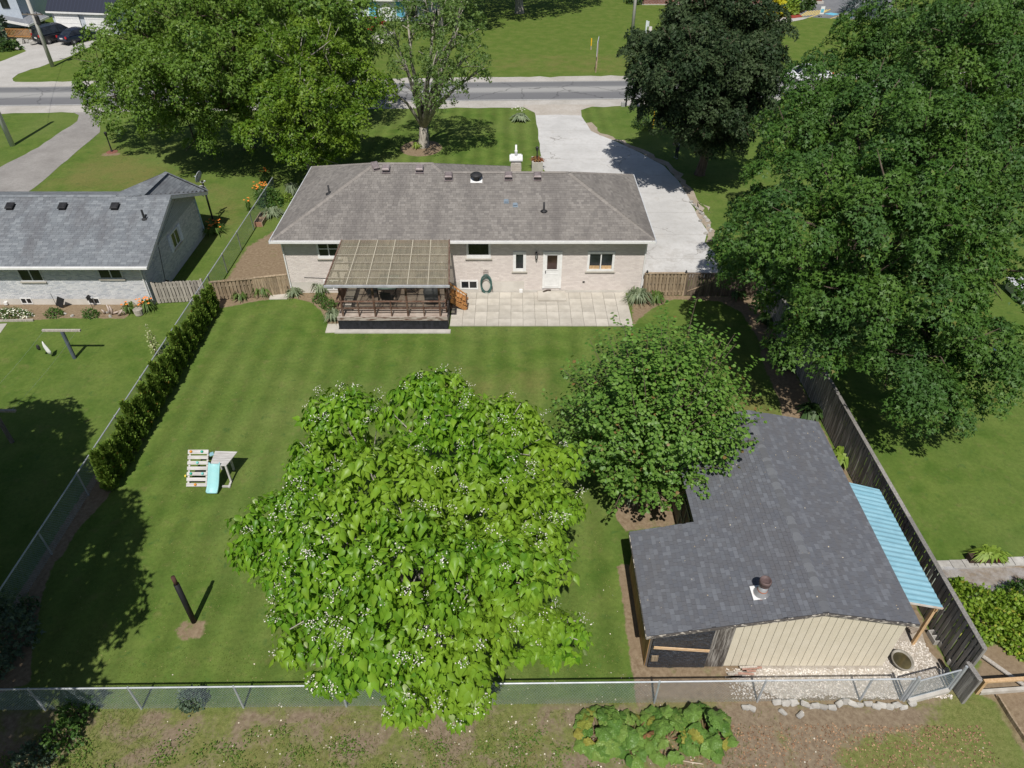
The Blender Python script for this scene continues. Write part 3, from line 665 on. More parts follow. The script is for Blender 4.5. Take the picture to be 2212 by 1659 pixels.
for (a, b, c, d) in ((u0 + .17, u1 - .17, z0 + .12, z0 + .85),):
    for x in (a, b): m.box((x, WY - .038, (c + d) / 2), (.03, .016, d - c))
    for z in (c, d): m.box(((a + b) / 2, WY - .039, z), (b - a, .016, .03))
dr = m.build('door', m_white, hb)
p = wz('G', 905, 860, 978, 968); m = MB(); m.box(((p[0] + p[1]) / 2, WY - .038, (p[2] + p[3]) / 2), (p[1] - p[0], .012, p[3] - p[2])); m.build('pane', glass_mat('door_glass', (.03, .018, .016)), dr)
for z in (p[2] - .03, p[3] + .03):
    m = MB(); m.box(((p[0] + p[1]) / 2, WY - .044, z), (p[1] - p[0] + .1, .02, .045)); m.build('trim', m_white, dr)
h = VY(*q('G', 890, 990), WY); m = MB(); m.box((h.x, WY - .04, h.z), (.035, .03, .16)); m.tube([(h.x, WY - .05, h.z + .02), (h.x, WY - .10, h.z + .02)], .022, 8); m.build('handle', m_dark, dr)
# wall lantern
h = VY(*q('G', 820, 860), WY); m = MB(); m.box((h.x, WY - .02, h.z + .02), (.10, .04, .30)); m.tube([(h.x, WY - .03, h.z + .2), (h.x, WY - .14, h.z + .24), (h.x, WY - .16, h.z + .16)], .014, 6)
m.lathe([(.02, .19), (.075, .13), (.085, .11), (.02, .10)], (h.x, WY - .16, h.z), 8)
for k in range(6): a = k * PI / 3; m.bar((h.x + .07 * math.cos(a), WY - .16 + .07 * math.sin(a), h.z + .11), (h.x + .05 * math.cos(a), WY - .16 + .05 * math.sin(a), h.z - .13), .012, .012)
m.lathe([(.055, -.13), (.05, -.15), (.02, -.2), (.004, -.24)], (h.x, WY - .16, h.z), 8)
ln = m.build('wall_lantern', m_dark, hb); m = MB(); m.lathe([(.045, -.12), (.062, .10)], (h.x, WY - .16, h.z), 8); m.build('lantern_glass', glass_mat('lantern_glass', (.25, .25, .24), .2), ln)
h = wz('G', 690, 1122, 712, 1143); m = MB(); m.box(((h[0] + h[1]) / 2, WY - .05, .14), (.17, .10, .17)); m.build('dryer_vent', m_white, hb)
h = VY(*q('G', 1184, 1066), WY); m = MB(); m.box((h.x, WY - .03, h.z), (.12, .05, .05)); m.build('tap', m_dark, hb)
m = MB(); m.tube([(WXL + .05, WY - .07, ZE - .15), (WXL + .05, WY - .07, .1), (WXL + .05, WY - .3, .05)], .035, 6); m.build('downspout', m_white, hb)
m = MB(); m.tube([(WXR - .05, WY - .07, ZE - .15), (WXR - .05, WY - .07, .1)], .035, 6); m.build('downspout', m_white, hb)
a = VY(*q('F', 450, 1032), WY); b = VY(*q('F', 660, 1042), WY); m = MB(); m.tube([(a.x, WY - .03, a.z), ((a.x + b.x) / 2, WY - .03, a.z - .03), (b.x, WY - .03, b.z)], .012, 5); m.build('cable', m_dark, hb)

# roof furniture
n_back = (Vector((1, 0, 0))).cross(Vector((0, 4.2, ZB - ZE))).normalized()
m_vent = mat('mauve_grey_vent', (.20, .165, .165), (.27, .235, .235), ns=5, rough=.5, metal=.2)
ang = math.atan2(ZB - ZE, 4.2)
vm = MB(); vm.box((0, 0, .01), (.42, .46, .02)); vm.loft([[Vector((sx * a, sy * b, z)) for sx, sy in ((-1, -1), (1, -1), (1, 1), (-1, 1))] for a, b, z in ((.12, .12, .02), (.12, .12, .10), (.19, .21, .11), (.19, .21, .16), (.14, .16, .19))])
vme = vm.mesh('roof_vent', m_vent)
for k, x, y in (('B', 1085, 1318), ('B', 1343, 1318), ('B', 1566, 1375), ('B', 2027, 1373), ('G', 828, 268)):
    p = onplane(*q(k, x, y), rb[0], n_back); put('roof_vent', vme, hb, p, (ang * .6, 0, 0), (1.05, 1.05, 1.5))
p = onplane(*q('B', 1000, 1292), rb[0], n_back); put('roof_vent', vme, hb, p + Vector((0, .0, .03)), (ang, 0, R(25)), (.9, 1.2, .9))['label'] = 'pale roof vent at the top of the left hip'
p = onplane(*q('B', 1780, 1385), rb[0], n_back)
m = MB(); m.box((0, 0, .012), (.62, .5, .024), rot=Matrix.Rotation(ang, 3, 'X')); o = m.build('vent_flashing', m_white, hb); o.location = p
m = MB(); m.lathe([(.17, -.05), (.17, .14), (.30, .16), (.32, .19), (.32, .25), (.30, .27), (.22, .33), (.10, .37), (.02, .38)], n=24); o = m.build('turbine_vent', m_dark, hb, smooth=True); o.location = p + Vector((0, 0, .02))
for k, x, y in (('F', 645, 388), ('G', 878, 520)):
    pl = rb if k == 'G' else planes[1]; nn = n_back if k == 'G' else Vector((-(ZA - ZE), 0, 4.8)).normalized()
    p = onplane(*q(k, x, y), pl[0], nn); m = MB(); m.lathe([(.20, -.02), (.18, .015), (.07, .05), (.05, .08), (.05, .45), (.04, .45)], n=12); o = m.build('vent_pipe', m_dark, hb, smooth=True); o.location = p
m_bluegrey = mat('blue_grey_metal', (.16, .20, .24), rough=.5, var=0)
for x, y in ((588, 450), (657, 478)):
    p = onplane(*q('G', x, y), rb[0], n_back); m = MB(); m.box((0, 0, .04), (.20, .18, .09), rot=Matrix.Rotation(ang, 3, 'X')); m.box((0, -.02, .01), (.26, .26, .02), rot=Matrix.Rotation(ang, 3, 'X')); o = m.build('exhaust_hood', m_bluegrey, hb); o.location = p
# chimney: pale stone stack, white cap and a white flue
c = VY(*q('B', 2085, 1300), 38.6); cx, cy = c.x, 38.6
t = VY(*q('B', 2085, 1225), cy).z
m = MB(); m.box((cx, cy, (t + 3.6) / 2), (.52, .52, t - 3.6)); ch = m.build('chimney', m_mortar, roof)
m = MB(); zz = 4.4; r = 0
while zz < t - .02:
    for (s, ax) in ((-1, 0), (1, 0), (-1, 1), (1, 1)):
        k = [-.26, random.uniform(-.1, .1), .26]
        for a, b in zip(k, k[1:]):
            d = (b - a - .012); o = .27 + random.uniform(0, .015)
            if ax == 0: m.box((cx + (a + b) / 2, cy + s * o, zz + .045), (d, .03, .09))
            else: m.box((cx + s * o, cy + (a + b) / 2, zz + .045), (.03, d, .09))
    zz += .103
m.build('stone', brick_mat('pale_stone', [(.5, .46, .4), (.58, .54, .48), (.46, .42, .36)]), hb)['kind'] = 'stuff'
m = MB(); m.box((cx, cy, t + .05), (.72, .72, .10)); m.box((cx, cy, t + .13), (.60, .60, .08)); m.build('chimney_cap', m_white, hb)
zt = VY(*q('B', 2087, 1118), cy).z; m = MB(); m.lathe([(.075, t + .16), (.075, t + .38), (.085, t + .40), (.085, t + .48), (.055, t + .5), (.055, zt), (.02, zt)], (cx, cy, 0), 12); m.build('flue', m_white, hb, smooth=True)

# ------------------------------------------------------------------ patio slabs, door step
pt = thing('patio', 'pale square-slab patio along the back wall of the beige bungalow', 'patio', (1.5, 31.2, 0)); 
PX0, PX1, PY0, PY1 = -3.12, 6.08, 29.57, 32.76
m = MB(); m.box(((PX0 + PX1) / 2, (PY0 + PY1) / 2, .010), (PX1 - PX0 - .02, PY1 - PY0 - .02, .02)); m.build('bed', mat('jointing_sand', (.16, .145, .12), var=0), pt)
sme = []
for k in range(3):
    m = MB(); m.box((0, 0, 0), (.601, .627, .05)); sme.append(m.mesh('slab', m_slab, bevel=.006))
for i in range(15):
    for j in range(5):
        put('slab', random.choice(sme), pt, (PX0 + .307 + i * .6133, PY0 + .319 + j * .638, .030 + random.gauss(0, .003)), (random.gauss(0, .004), random.gauss(0, .004), random.gauss(0, .005)))
a = Gq('G', 830, 1200); b = Gq('G', 1046, 1200)
m = MB(); m.box(((a.x + b.x) / 2, 32.28, .11), (b.x - a.x, .94, .12)); tag(m.build('door_step', m_slab, bevel=.008), 'single pale concrete step slab below the white back door', 'step')
STEPZ = .17
for k, (x, y, rz) in enumerate(((888, 1142, .5), (912, 1136, -.2))):
    p = Gq('G', x, y, STEPZ); m = MB(); prof = []
    for t_, w_, h_ in ((-.14, .032, .075), (-.10, .042, .09), (-.02, .040, .085), (.06, .048, .06), (.12, .042, .045), (.15, .02, .03)):
        prof.append([Vector((w_ * math.cos(g), t_, .003 + max(0, math.sin(g)) * h_)) for g in np.linspace(0, 2 * PI, 10, endpoint=False)])
    m.loft(prof); o = m.build('shoe', mat('brown_leather', (.06, .045, .035), (.09, .07, .055), var=0, rough=.6), None, smooth=True); o.location = p; o.rotation_euler = (0, 0, PI / 2 + rz)
    tag(o, ('dark shoe on the door step, the one nearer the grass' if k == 0 else 'dark shoe on the door step, the one nearer the door'), 'shoe', 'shoes on the door step')

# garden hose on its hanger
h = VY(*q('G', 432, 1060), WY); rx = .30; rz_ = .52
hz = thing('garden_hose', 'coiled green and black garden hose hanging on the beige brick wall', 'hose', (h.x, WY - .06, h.z))
m = MB()
for t_ in range(7):
    pts = []; a0 = random.uniform(-.02, .02)
    for g in np.linspace(0, 2 * PI, 25): pts.append((h.x + a0 + (rx - .022 * (t_ % 4)) * math.sin(g), WY - .05 - .025 * (t_ // 2) - random.uniform(0, .01), h.z - .12 + (rz_ - .03 * (t_ % 4)) * math.cos(g) - .02 * t_))
    m.tube(pts, .017, 6, cap=False)
m.build('coil', mat('hose_rubber', (.03, .06, .055), (.10, .22, .20), ns=1.5, rough=.5, bump=0, var=.3), hz)
m = MB(); pts = [(h.x + .27, WY - .1, h.z - .1), (h.x + .33, WY - .1, h.z - .3), (h.x + .34, WY - .07, h.z - .6), (h.x + .36, WY - .06, .08)]; m.tube(pts, .016, 6); m.build('hose_end', m_dark, hz)
m = MB(); zt = h.z + .42
for s in np.linspace(-.13, .13, 5): m.tube([(h.x + s, WY - .02, zt + .28 - abs(s)), (h.x + s, WY - .03, zt - .05), (h.x + s, WY - .16, zt - .07)], .007, 5)
for z in (0, .1, .2): m.bar((h.x - .14, WY - .02, zt + z), (h.x + .14, WY - .02, zt + z), .01, .01)
m.build('hanger', mat('rusty_wire', (.12, .09, .08), var=0), hz)
# ------------------------------------------------------------------ roofed timber deck
DX0, DX1, DY0, DZ = -8.58, -3.2, 29.32, .73
dk = thing('covered_deck', 'weathered brown timber deck with corrugated see-through roof and black skirt beside the patio', 'deck', ((DX0 + DX1) / 2, DY0, 0))
m_deck = mat('worn_deck_board', (.24, .185, .15), (.42, .355, .31), ns=2.2, rough=.9, bump=.35, bs=5, var=.2, stretch=(1.2, 14, 8), stain=(.43, .38, .33), stain_s=1.2, stain_a=.75)
m = MB(); m.box((0, 0, 0), (DX1 - DX0, .132, .035)); bme = m.mesh('deck_board', m_deck)
yy = DY0 + .07
while yy < WY - .08: put('deck_board', bme, dk, ((DX0 + DX1) / 2, yy, DZ - .02 + random.gauss(0, .003)), (0, 0, 0)); yy += .14
m = MB(); m.box(((DX0 + DX1) / 2, DY0 - .025, DZ - .07), (DX1 - DX0 + .05, .05, .20)); m.build('rim_board', mat('peeling_rim_board', (.14, .085, .065), (.42, .37, .33), ns=2.5, lo=.40, hi=.55, rough=.9, var=0, stretch=(.8, 6, 6)), dk)
m_black = mat('black_landscape_fabric', (.012, .013, .017), (.022, .023, .030), ns=3, rough=.55, bump=.5, bs=5, bd=.03, var=0, spec=.35)
m = MB(); xs = np.linspace(DX0, DX1, 40)
for a, b in zip(xs, xs[1:]):
    f = lambda x: DY0 - .03 + .012 * math.sin(x * 7) + .008 * math.sin(x * 17)
    m.add([(a, f(a), .03), (b, f(b), .03), (b, f(b) + .012, DZ - .16), (a, f(a) + .012, DZ - .16)], [(0, 1, 2, 3)])
m.box((DX1 + .02, (DY0 + 31.3) / 2, DZ / 2), (.02, 2.0, DZ - .1)); m.box((DX0 - .01, (DY0 + WY) / 2, DZ / 2 - .05), (.02, WY - DY0, DZ - .12)); m.build('skirt', m_black, dk)
m = MB(); m.box(((DX0 + DX1) / 2 - .02, DY0 - .22, .03), (DX1 - DX0 + .35, .30, .06)); m.build('plinth', m_concrete, dk)
# posts, rails
px_ = [VY(*q('F', x, 1335), DY0 + .06).x for x in (755, 1003, 1254, 1503)]; RZ0 = 2.62
for x in px_: m = MB(); m.box((x, DY0 + .06, (DZ + RZ0) / 2), (.09, .09, RZ0 - DZ)); m.build('post', m_brownwood, dk)
for (x, y) in ((DX0 + .05, 30.6), (DX1 - .05, 30.9), (DX1 - .05, DY0 + .5)):
    m = MB(); m.box((x, y, (.05 + RZ0) / 2), (.09, .09, RZ0)); m.build('post', m_brownwood, dk)
for z, y, w in ((1.60, DY0 + .05, .085), (1.17, DY0 + .04, .04)):
    m = MB(); m.box(((DX0 + DX1) / 2, y + (.07 if z < 1.5 else 0), z), (DX1 - DX0, w, .04 if z > 1.5 else .07)); m.build('rail', m_brownwood, dk)
for x in [(a + b) / 2 for a, b in zip(px_, px_[1:])]:
    m = MB(); m.box((x, DY0 + .04, (DZ + 1.58) / 2), (.06, .05, 1.58 - DZ)); m.build('rail_post', m_brownwood, dk)
for z in (1.60, 1.19): m = MB(); m.box((DX1 - .04, 30.15, z), (.06, 1.5, .06)); m.build('rail', m_brownwood, dk)
for z in (1.60, 1.19): m = MB(); m.box((DX0 + .04, 30.7, z), (.06, 2.6, .06)); m.build('rail', m_brownwood, dk)
bn = MB(); bn.box((DX0 + .45, 31.0, DZ + .43), (.42, 2.8, .045)); [bn.box((DX0 + .45, y, DZ + .2), (.34, .06, .40)) for y in (29.9, 31.0, 32.1)]
bn.build('bench', m_greywood, dk); bn = MB(); bn.box((DX0 + .17, 31.0, DZ + .75), (.04, 2.8, .5), rot=Matrix.Rotation(-.12, 3, 'Y')); bn.build('bench_back', m_brownwood, dk)
# roof
RB = [(-8.50, EN - .06, ZE + .06), (-3.16, EN - .06, ZE + .06)]; RF = [(-8.80, 28.98, 2.76), (-2.98, 28.98, 2.76)]
def rp(u, v, dz=0):
    a = Vector(RB[0]).lerp(Vector(RB[1]), u); b = Vector(RF[0]).lerp(Vector(RF[1]), u); p = b.lerp(a, v); return p + Vector((0, 0, dz))
def panel_material():
    w = NW('aged_translucent_panel'); tc = w.n('TexCoord'); rnd = w.rand(); v = tc.outputs['Object']
    c = w.mix(w.rng(w.noise(v, .9, 5, .65), .38, .66), (.50, .455, .355), (.38, .35, .285)); c = w.mix(w.rng(w.noise(v, 3, 5), .5, .7, 0, .4), c, (.46, .43, .32))
    s = w.n('VectorMath', operation='SCALE'); w.l(c, s.inputs[0]); w.l(w.rng(rnd, 0, 1, .75, 1.12), s.inputs['Scale'])
    p = w.principled(s.outputs[0], .45, .3); t = w.n('BsdfTranslucent'); t.inputs[0].default_value = (.92, .88, .74, 1); tr = w.n('BsdfTransparent'); tr.inputs[0].default_value = (.8, .78, .68, 1)
    a = w.n('MixShader'); a.inputs[0].default_value = .5; w.l(p.outputs[0], a.inputs[1]); w.l(t.outputs[0], a.inputs[2])
    b = w.n('MixShader'); b.inputs[0].default_value = .38; w.l(a.outputs[0], b.inputs[1]); w.l(tr.outputs[0], b.inputs[2]); return w.done(b.outputs[0])
m_panel = panel_material(); NP = 12
for k in range(NP):
    u0, u1 = k / NP, (k + 1) / NP; m = MB(); us = np.linspace(u0, u1, 17); vs = np.linspace(0, 1, 7)
    for a, b in zip(us, us[1:]):
        for c, d in zip(vs, vs[1:]):
            hgt = lambda u: .006 * math.sin(u * NP * 8 * 2 * PI / 2) + (.006 if k % 2 else 0)
            m.add([rp(a, c, hgt(a)), rp(b, c, hgt(b)), rp(b, d, hgt(b)), rp(a, d, hgt(a))], [(0, 1, 2, 3)])
    m.build('roof_panel', m_panel, dk, smooth=True)
m_strip = mat('pale_closure_strip', (.34, .31, .245), (.58, .53, .43), ns=9, lo=.5, hi=.68, var=0, bump=0, stretch=(3, 1, 1))
for v in (.14, .31, .48, .65, .83):
    m = MB(); m.bar(rp(.02 if v > .8 else 0, v, .022), rp(.985, v, .022), .035, .014); m.build('roof_strip', m_strip, dk)
    m = MB(); m.bar(rp(0, v, -.05), rp(1, v, -.05), .06, .05); m.build('purlin', m_brownwood, dk)
for u in (.004, .168, .335, .50, .665, .832, .996):
    m = MB(); m.bar(rp(u, 0, -.13), rp(u, 1, -.13), .05, .10); m.build('rafter', m_brownwood, dk)
    if .01 < u < .99: m = MB(); m.bar(rp(u, .0, .020), rp(u, 1, .020), .035, .012); m.build('roof_strip', mat('faded_lap_strip', (.40, .37, .29), (.46, .425, .335), var=0), dk)
m = MB(); m.bar(rp(0, 0, .01) + Vector((-.02, -.01, 0)), rp(0, 1, .01) + Vector((-.02, 0, 0)), .06, .06); m.bar(rp(1, 0, .01) + Vector((.02, -.01, 0)), rp(1, 1, .01) + Vector((.02, 0, 0)), .06, .06); m.build('verge_board', m_brownwood, dk)
m = MB(); m.box(((RF[0][0] + RF[1][0]) / 2, RF[0][1] - .05, RF[0][2] - .05), (RF[1][0] - RF[0][0] + .1, .12, .09)); m.build('gutter', mat('grey_gutter', (.30, .31, .33), (.40, .41, .43), var=0, rough=.5), dk)
m = MB(); m.box(((DX0 + DX1) / 2 + .05, DY0 + .06, RZ0 - .02), (DX1 - DX0 + .3, .07, .10)); m.build('beam', m_brownwood, dk)
# stair with slatted side rail, going down to the patio
st = thing('deck_stair', 'short orange-brown wooden stair with slatted rail between deck and patio', 'stair', (-2.8, 31.3, 0))
for k in range(3):
    m = MB(); m.box((DX1 + .18 + k * .26, 31.5, DZ - .18 * (k + 1) + .02), (.27, .95, .04)); m.build('tread', m_orangewood, st)
for y in (31.02, 31.98): m = MB(); m.bar((DX1 + .03, y, DZ - .08), (DX1 + .85, y, .10), .045, .22); m.build('stringer', m_orangewood, st)
a0, a1 = Vector((DX1 + .05, 31.0, DZ + .92)), Vector((DX1 + .88, 31.0, .98)); b0, b1 = a0 - Vector((0, 0, .62)), a1 - Vector((0, 0, .62))
for p, r_ in ((a0, a1), (b0, b1)): m = MB(); m.bar(p, r_, .07, .05); m.build('rail', m_orangewood, st)
for k in range(6):
    f = (k + .5) / 6; m = MB(); m.bar(a0.lerp(a1, f), b0.lerp(b1, f), .06, .03, up=(1, 0, 0)); m.build('slat', m_orangewood, st)
for p in (a0, a1): m = MB(); m.box((p.x, p.y + .06, (p.z + .03) / 2), (.07, .06, p.z + .03)); m.build('post', m_brownwood, st)
m = MB(); m.box((DX1 + .0, 31.0, 1.9), (.06, .06, 1.2)); m.build('tall_post', m_darkwood, st)

# things on the deck
m_sling = mat('dark_sling_fabric', (.02, .022, .024), (.03, .033, .036), var=.1)
tb = thing('patio_table', 'glass-topped rectangular patio table under the deck roof', 'table', (-6.35, 31.4, DZ))
TC = (-6.3, 31.45)
m = MB(); m.box((TC[0], TC[1], DZ + .72), (1.0, 1.5, .012)); m.build('tabletop', glass_mat('smoked_glass', (.10, .14, .135), .1), tb)
m = MB()
for s in (-1, 1): m.bar((TC[0] + s * .5, TC[1] - .77, DZ + .72), (TC[0] + s * .5, TC[1] + .77, DZ + .72), .04, .04); m.bar((TC[0] - .5, TC[1] + s * .75, DZ + .72), (TC[0] + .5, TC[1] + s * .75, DZ + .72), .04, .04)
m.build('table_frame', m_dark, tb)
for sx in (-1, 1):
    for sy in (-1, 1): m = MB(); m.tube([(TC[0] + sx * .44, TC[1] + sy * .68, DZ + .70), (TC[0] + sx * .47, TC[1] + sy * .70, DZ)], .022, 8); m.build('leg', m_dark, tb)
def chair(label, x, y, rz):
    t = thing('patio_chair', label, 'chair', (0, 0, 0), 'sling chairs round the glass table')
    m = MB(); m.add([(-.25, -.25, .43), (.25, -.25, .43), (.25, .22, .40), (-.25, .22, .40)], [(0, 1, 2, 3)]); m.add([(-.25, -.25, .425), (.25, -.25, .425), (.25, .22, .395), (-.25, .22, .395)], [(3, 2, 1, 0)]); m.build('seat', m_sling, t)
    m = MB(); m.add([(-.25, .23, .41), (.25, .23, .41), (.25, .42, .98), (-.25, .42, .98), (-.25, .235, .405), (.25, .235, .405), (.25, .43, .975), (-.25, .43, .975)], [(0, 1, 2, 3), (7, 6, 5, 4)]); m.build('backrest', m_sling, t)
    for s in (-1, 1):
        m = MB(); m.tube([(s * .28, -.30, 0), (s * .28, -.26, .62), (s * .28, .0, .65), (s * .28, .30, .62)], .014, 6); m.build('armrest', m_dark, t)
        m = MB(); m.tube([(s * .27, -.30, .44), (s * .27, .22, .40), (s * .27, .43, .99)], .014, 6); m.tube([(s * .27, .0, .42), (s * .27, .40, 0)], .014, 6); m.build('side_frame', m_dark, t)
    t.location = (x, y, DZ); t.rotation_euler = (0, 0, rz); return t
chair('dark sling chair left of the glass patio table', -7.15, 31.1, PI / 2 + .3)
chair('dark sling chair right of the glass patio table', -5.25, 31.6, -PI / 2 + .15)
chair('dark sling chair tucked at the near end of the glass table', -6.2, 30.45, PI - .15)
gr = thing('barbecue_grill', 'black barbecue grill on the deck behind the grey covered one', 'grill', (-4.15, 31.75, DZ))
m = MB(); m.box((-4.15, 31.85, DZ + .45), (.75, .5, .75)); m.build('cabinet', m_dark, gr)
m = MB(); m.loft([[Vector((-4.15 + s * .42, 31.85 + .28 * math.cos(g), DZ + .84 + .26 * max(0, math.sin(g)))) for g in np.linspace(0, PI, 9)] for s in (-1, 1)]); m.build('lid', mat('black_enamel', (.015, .015, .016), rough=.25, var=0, bump=0), gr)
for s in (-1, 1): m = MB(); m.box((-4.15 + s * .56, 31.85, DZ + .84), (.3, .42, .03)); m.build('side_shelf', m_dark, gr)
m = MB(); m.tube([(-4.4, 31.53, DZ + 1.0), (-3.9, 31.53, DZ + 1.0)], .015, 6); m.build('handle', m_galv, gr)
m = MB(); rings = []
for z, a, b in ((.02, .38, .30), (.3, .37, .30), (.62, .40, .30), (.80, .38, .28), (.88, .30, .2)):
    rings.append([Vector((-4.05 + a * (math.copysign(abs(math.cos(g)) ** .5, math.cos(g))) + .01 * math.sin(9 * g + z * 9), 30.75 + b * math.copysign(abs(math.sin(g)) ** .5, math.sin(g)), DZ + z)) for g in np.linspace(0, 2 * PI, 24, endpoint=False)])
m.loft(rings); tag(m.build('covered_grill', mat('grey_vinyl_cover', (.075, .078, .088), (.12, .124, .135), ns=3, rough=.5, bump=.4, bs=6, bd=.03, var=0), smooth=True), 'barbecue under a grey vinyl cover at the right front of the deck', 'grill')
# ------------------------------------------------------------------ the grey-white brick house on the left
NY, NX = 31.62, -18.72; NE, NEZ = 31.08, 2.50; NRY, NRZ = 35.6, 4.22; NFY = 40.05
nh = thing('neighbour_house', 'white brick house with blue-grey gable roof at the left edge', 'house', (-23, NY, 0))
nplace = lambda u, z, o=0: Vector((u, NY - o, z))
def nz(k, x0, y0, x1, y1):
    a = VY(*q(k, x0, y0), NY); b = VY(*q(k, x1, y1), NY); return (a.x, b.x, b.z, a.z)
nw = [nz('E', 130, 822, 350, 905), nz('E', 748, 815, 958, 884)]; nw = [(a, b, c, max(d, NEZ - .12)) for a, b, c, d in nw]
nb = [nz('E', 175, 1083, 292, 1140), nz('E', 690, 1078, 805, 1135)]; nb = [(a, b, .05, .42) for a, b, c, d in nb]
m_nmort = mat('grey_mortar', (.50, .51, .53), (.56, .57, .59), var=0)
m_nbrick = brick_mat('grey_white_brick', [(.60, .61, .63), (.52, .535, .56), (.64, .645, .655), (.45, .47, .505), (.58, .59, .61)])
x0 = -31.0; m = MB()
m.add([(x0, NY, .0), (NX, NY, 0), (NX, NFY - .55, 0), (x0, NFY - .55, 0), (x0, NY, NEZ), (NX, NY, NEZ), (NX, NFY - .55, NEZ), (x0, NFY - .55, NEZ), (NX, NRY, NRZ - .05), (x0, NRY, NRZ - .05)],
      [(0, 1, 5, 4), (1, 2, 6, 8, 5), (2, 3, 7, 6), (3, 0, 4, 9, 7)]); m.build('wall', m_nmort, nh)
b = MB(); brickwall(b, x0, NX, .36, NEZ - .02, nplace, nw + nb, L=.22, H=.075)
gp = lambda u, z, o=0: Vector((NX + o, u, z))
gw = [VY(*q('E', 1318, 520), 35.4), VY(*q('E', 1352, 600), 35.0)]
GW = (35.35, 36.35, 1.22, 2.12)
brickwall(b, NY, NFY - .55, .30, 2.35, gp, [GW], L=.22, H=.075); tag(b.build('brickwork', m_nbrick, nh), kind='stuff')
m = MB(); m.box(((x0 + NX) / 2, NY + .004, .17), (NX - x0, .02, .36)); m.build('foundation', m_found, nh)
# grey siding boards in the gable
m_siding = mat('grey_siding', (.34, .375, .41), (.39, .425, .46), ns=2, rough=.6, bump=0, var=.04)
z = 2.36
while z < NRZ - .12:
    ya = NE + (z - NEZ) / (NRZ - NEZ) * (NRY - NE) + .25; yb = NFY - (z - NEZ) / (NRZ - NEZ) * (NFY - NRY) - .25; ya = max(ya, NY); yb = min(yb, NFY - .55)
    m = MB(); m.box((NX + .022, (ya + yb) / 2, z + .05), (.02, yb - ya, .108), rot=Matrix.Rotation(.12, 3, 'Y')); m.build('siding_board', m_siding, nh); z += .10
def two_pane(k, r): 
    f = framed(nh, 'window', nplace, *r, mat('grey_window_frame', (.48, .49, .5), var=0, bump=0, rough=.5) if k == 0 else bpy.data.materials['grey_window_frame'], m_glass, 2, 1, .055, .04, sill=True, sill_m=m_slab); return f
for k, r in enumerate(nw): two_pane(k, r)
for r in nb: framed(nh, 'basement_window', nplace, *r, m_white, m_glass, 2, 1, .05, .03, sill=False)
framed(nh, 'window', gp, *GW, m_white, m_glass, 2, 1, .07, .04)
m_shut = mat('lilac_grey_shutter', (.60, .63, .72), var=.03, bump=0, rough=.5)
for y in (GW[0] - .2, GW[1] + .2):
    m = MB(); m.box((NX + .03, y, (GW[2] + GW[3]) / 2), (.04, .30, GW[3] - GW[2] + .06))
    for z in np.arange(GW[2] + .06, GW[3], .07): m.box((NX + .05, y, z), (.02, .22, .035))
    m.build('shutter', m_shut, nh)
GX = -18.07
pb = [(x0, NE, NEZ + .06), (GX, NE, NEZ + .06), (GX, NRY, NRZ + .06), (x0, NRY, NRZ + .06)]; pf = [(x0, NFY, NEZ + .06), (x0, NRY, NRZ + .06), (GX, NRY, NRZ + .06), (GX, NFY, NEZ + .06)]
m_nshing = shingle_mat('blue_grey_shingle', [(.150, .164, .178), (.184, .199, .214), (.168, .183, .197), (.210, .226, .240), (.135, .147, .162)], stain=(.105, .103, .110), stain_a=.6, sc=.55)
m = MB(); [m.add([Vector(p) - Vector((0, 0, .005)) for p in pl], [(0, 1, 2, 3)]) for pl in (pb, pf)]
PK = Vector((-19.5, 38.65, 4.32)); wing = [[(-21.3, NRY - .05, NRZ + .04), (-19.7, NRY - .05, NRZ + .06), PK], [(-21.3, NRY - .05, NRZ + .04), PK, (-22.4, 41.3, NEZ + .1)], [(-19.7, NRY - .05, NRZ + .06), (GX, NFY, NEZ + .12), PK], [PK, (GX, NFY, NEZ + .12), (-18.6, 40.5, NEZ - .1), (-22.4, 41.3, NEZ + .1)]]
for pl in wing: m.add([Vector(p) for p in pl], [tuple(range(len(pl)))])
nroof = m.build('roof', m_rooffelt, nh)
s = MB()
for pl in [pb, pf] : shingles(s, pl, .14, .31, .010)
for pl in wing: shingles(s, [Vector(p) + Vector((0, 0, .006)) for p in pl], .14, .31, .010)
tag(s.build('shingle', m_nshing, nroof), kind='stuff')
cap_row(nroof, 'ridge_cap', m_nshing, (x0 + 2, NRY, NRZ + .06), (-21.0, NRY, NRZ + .06), .2, .14)
cap_row(nroof, 'ridge_cap', m_nshing, (-19.66, NRY, NRZ + .08), PK + Vector((0, 0, .01)), .2, .14); cap_row(nroof, 'ridge_cap', m_nshing, (GX, NFY, NEZ + .14), PK + Vector((0, 0, .01)), .2, .14)
m = MB(); m.bar((GX - .03, NE, NEZ - .04), (GX - .03, NRY, NRZ - .04), .03, .17); m.bar((GX - .03, NRY, NRZ - .04), (GX - .03, NFY, NEZ - .04), .03, .17); m.build('bargeboard', m_white, nh)
m = MB(); m.bar((GX - .33, NE + .05, NEZ - .09), (GX - .33, NRY, NRZ - .09), .6, .02); m.bar((GX - .33, NRY, NRZ - .09), (GX - .33, NFY - .05, NEZ - .09), .6, .02); m.build('soffit', m_edge, nh)
m = MB(); m.box(((x0 + GX) / 2, NE - .06, NEZ + .0), (GX - x0, .12, .11)); m.build('gutter', m_white, nh)
m = MB(); m.tube([(NX - .08, NY - .35, NEZ - .05), (NX - .08, NY - .06, NEZ - .25), (NX - .08, NY - .06, .12), (NX + .0, NY - .35, .06)], .04, 6); m.build('downspout', m_white, nh)
m = MB(); m.tube([(NX + .03, NFY - .62, NEZ - .1), (NX + .06, NFY - .62, .1)], .04, 6); m.build('downspout', mat('teal_grey_pipe', (.35, .46, .5), var=0), nh)
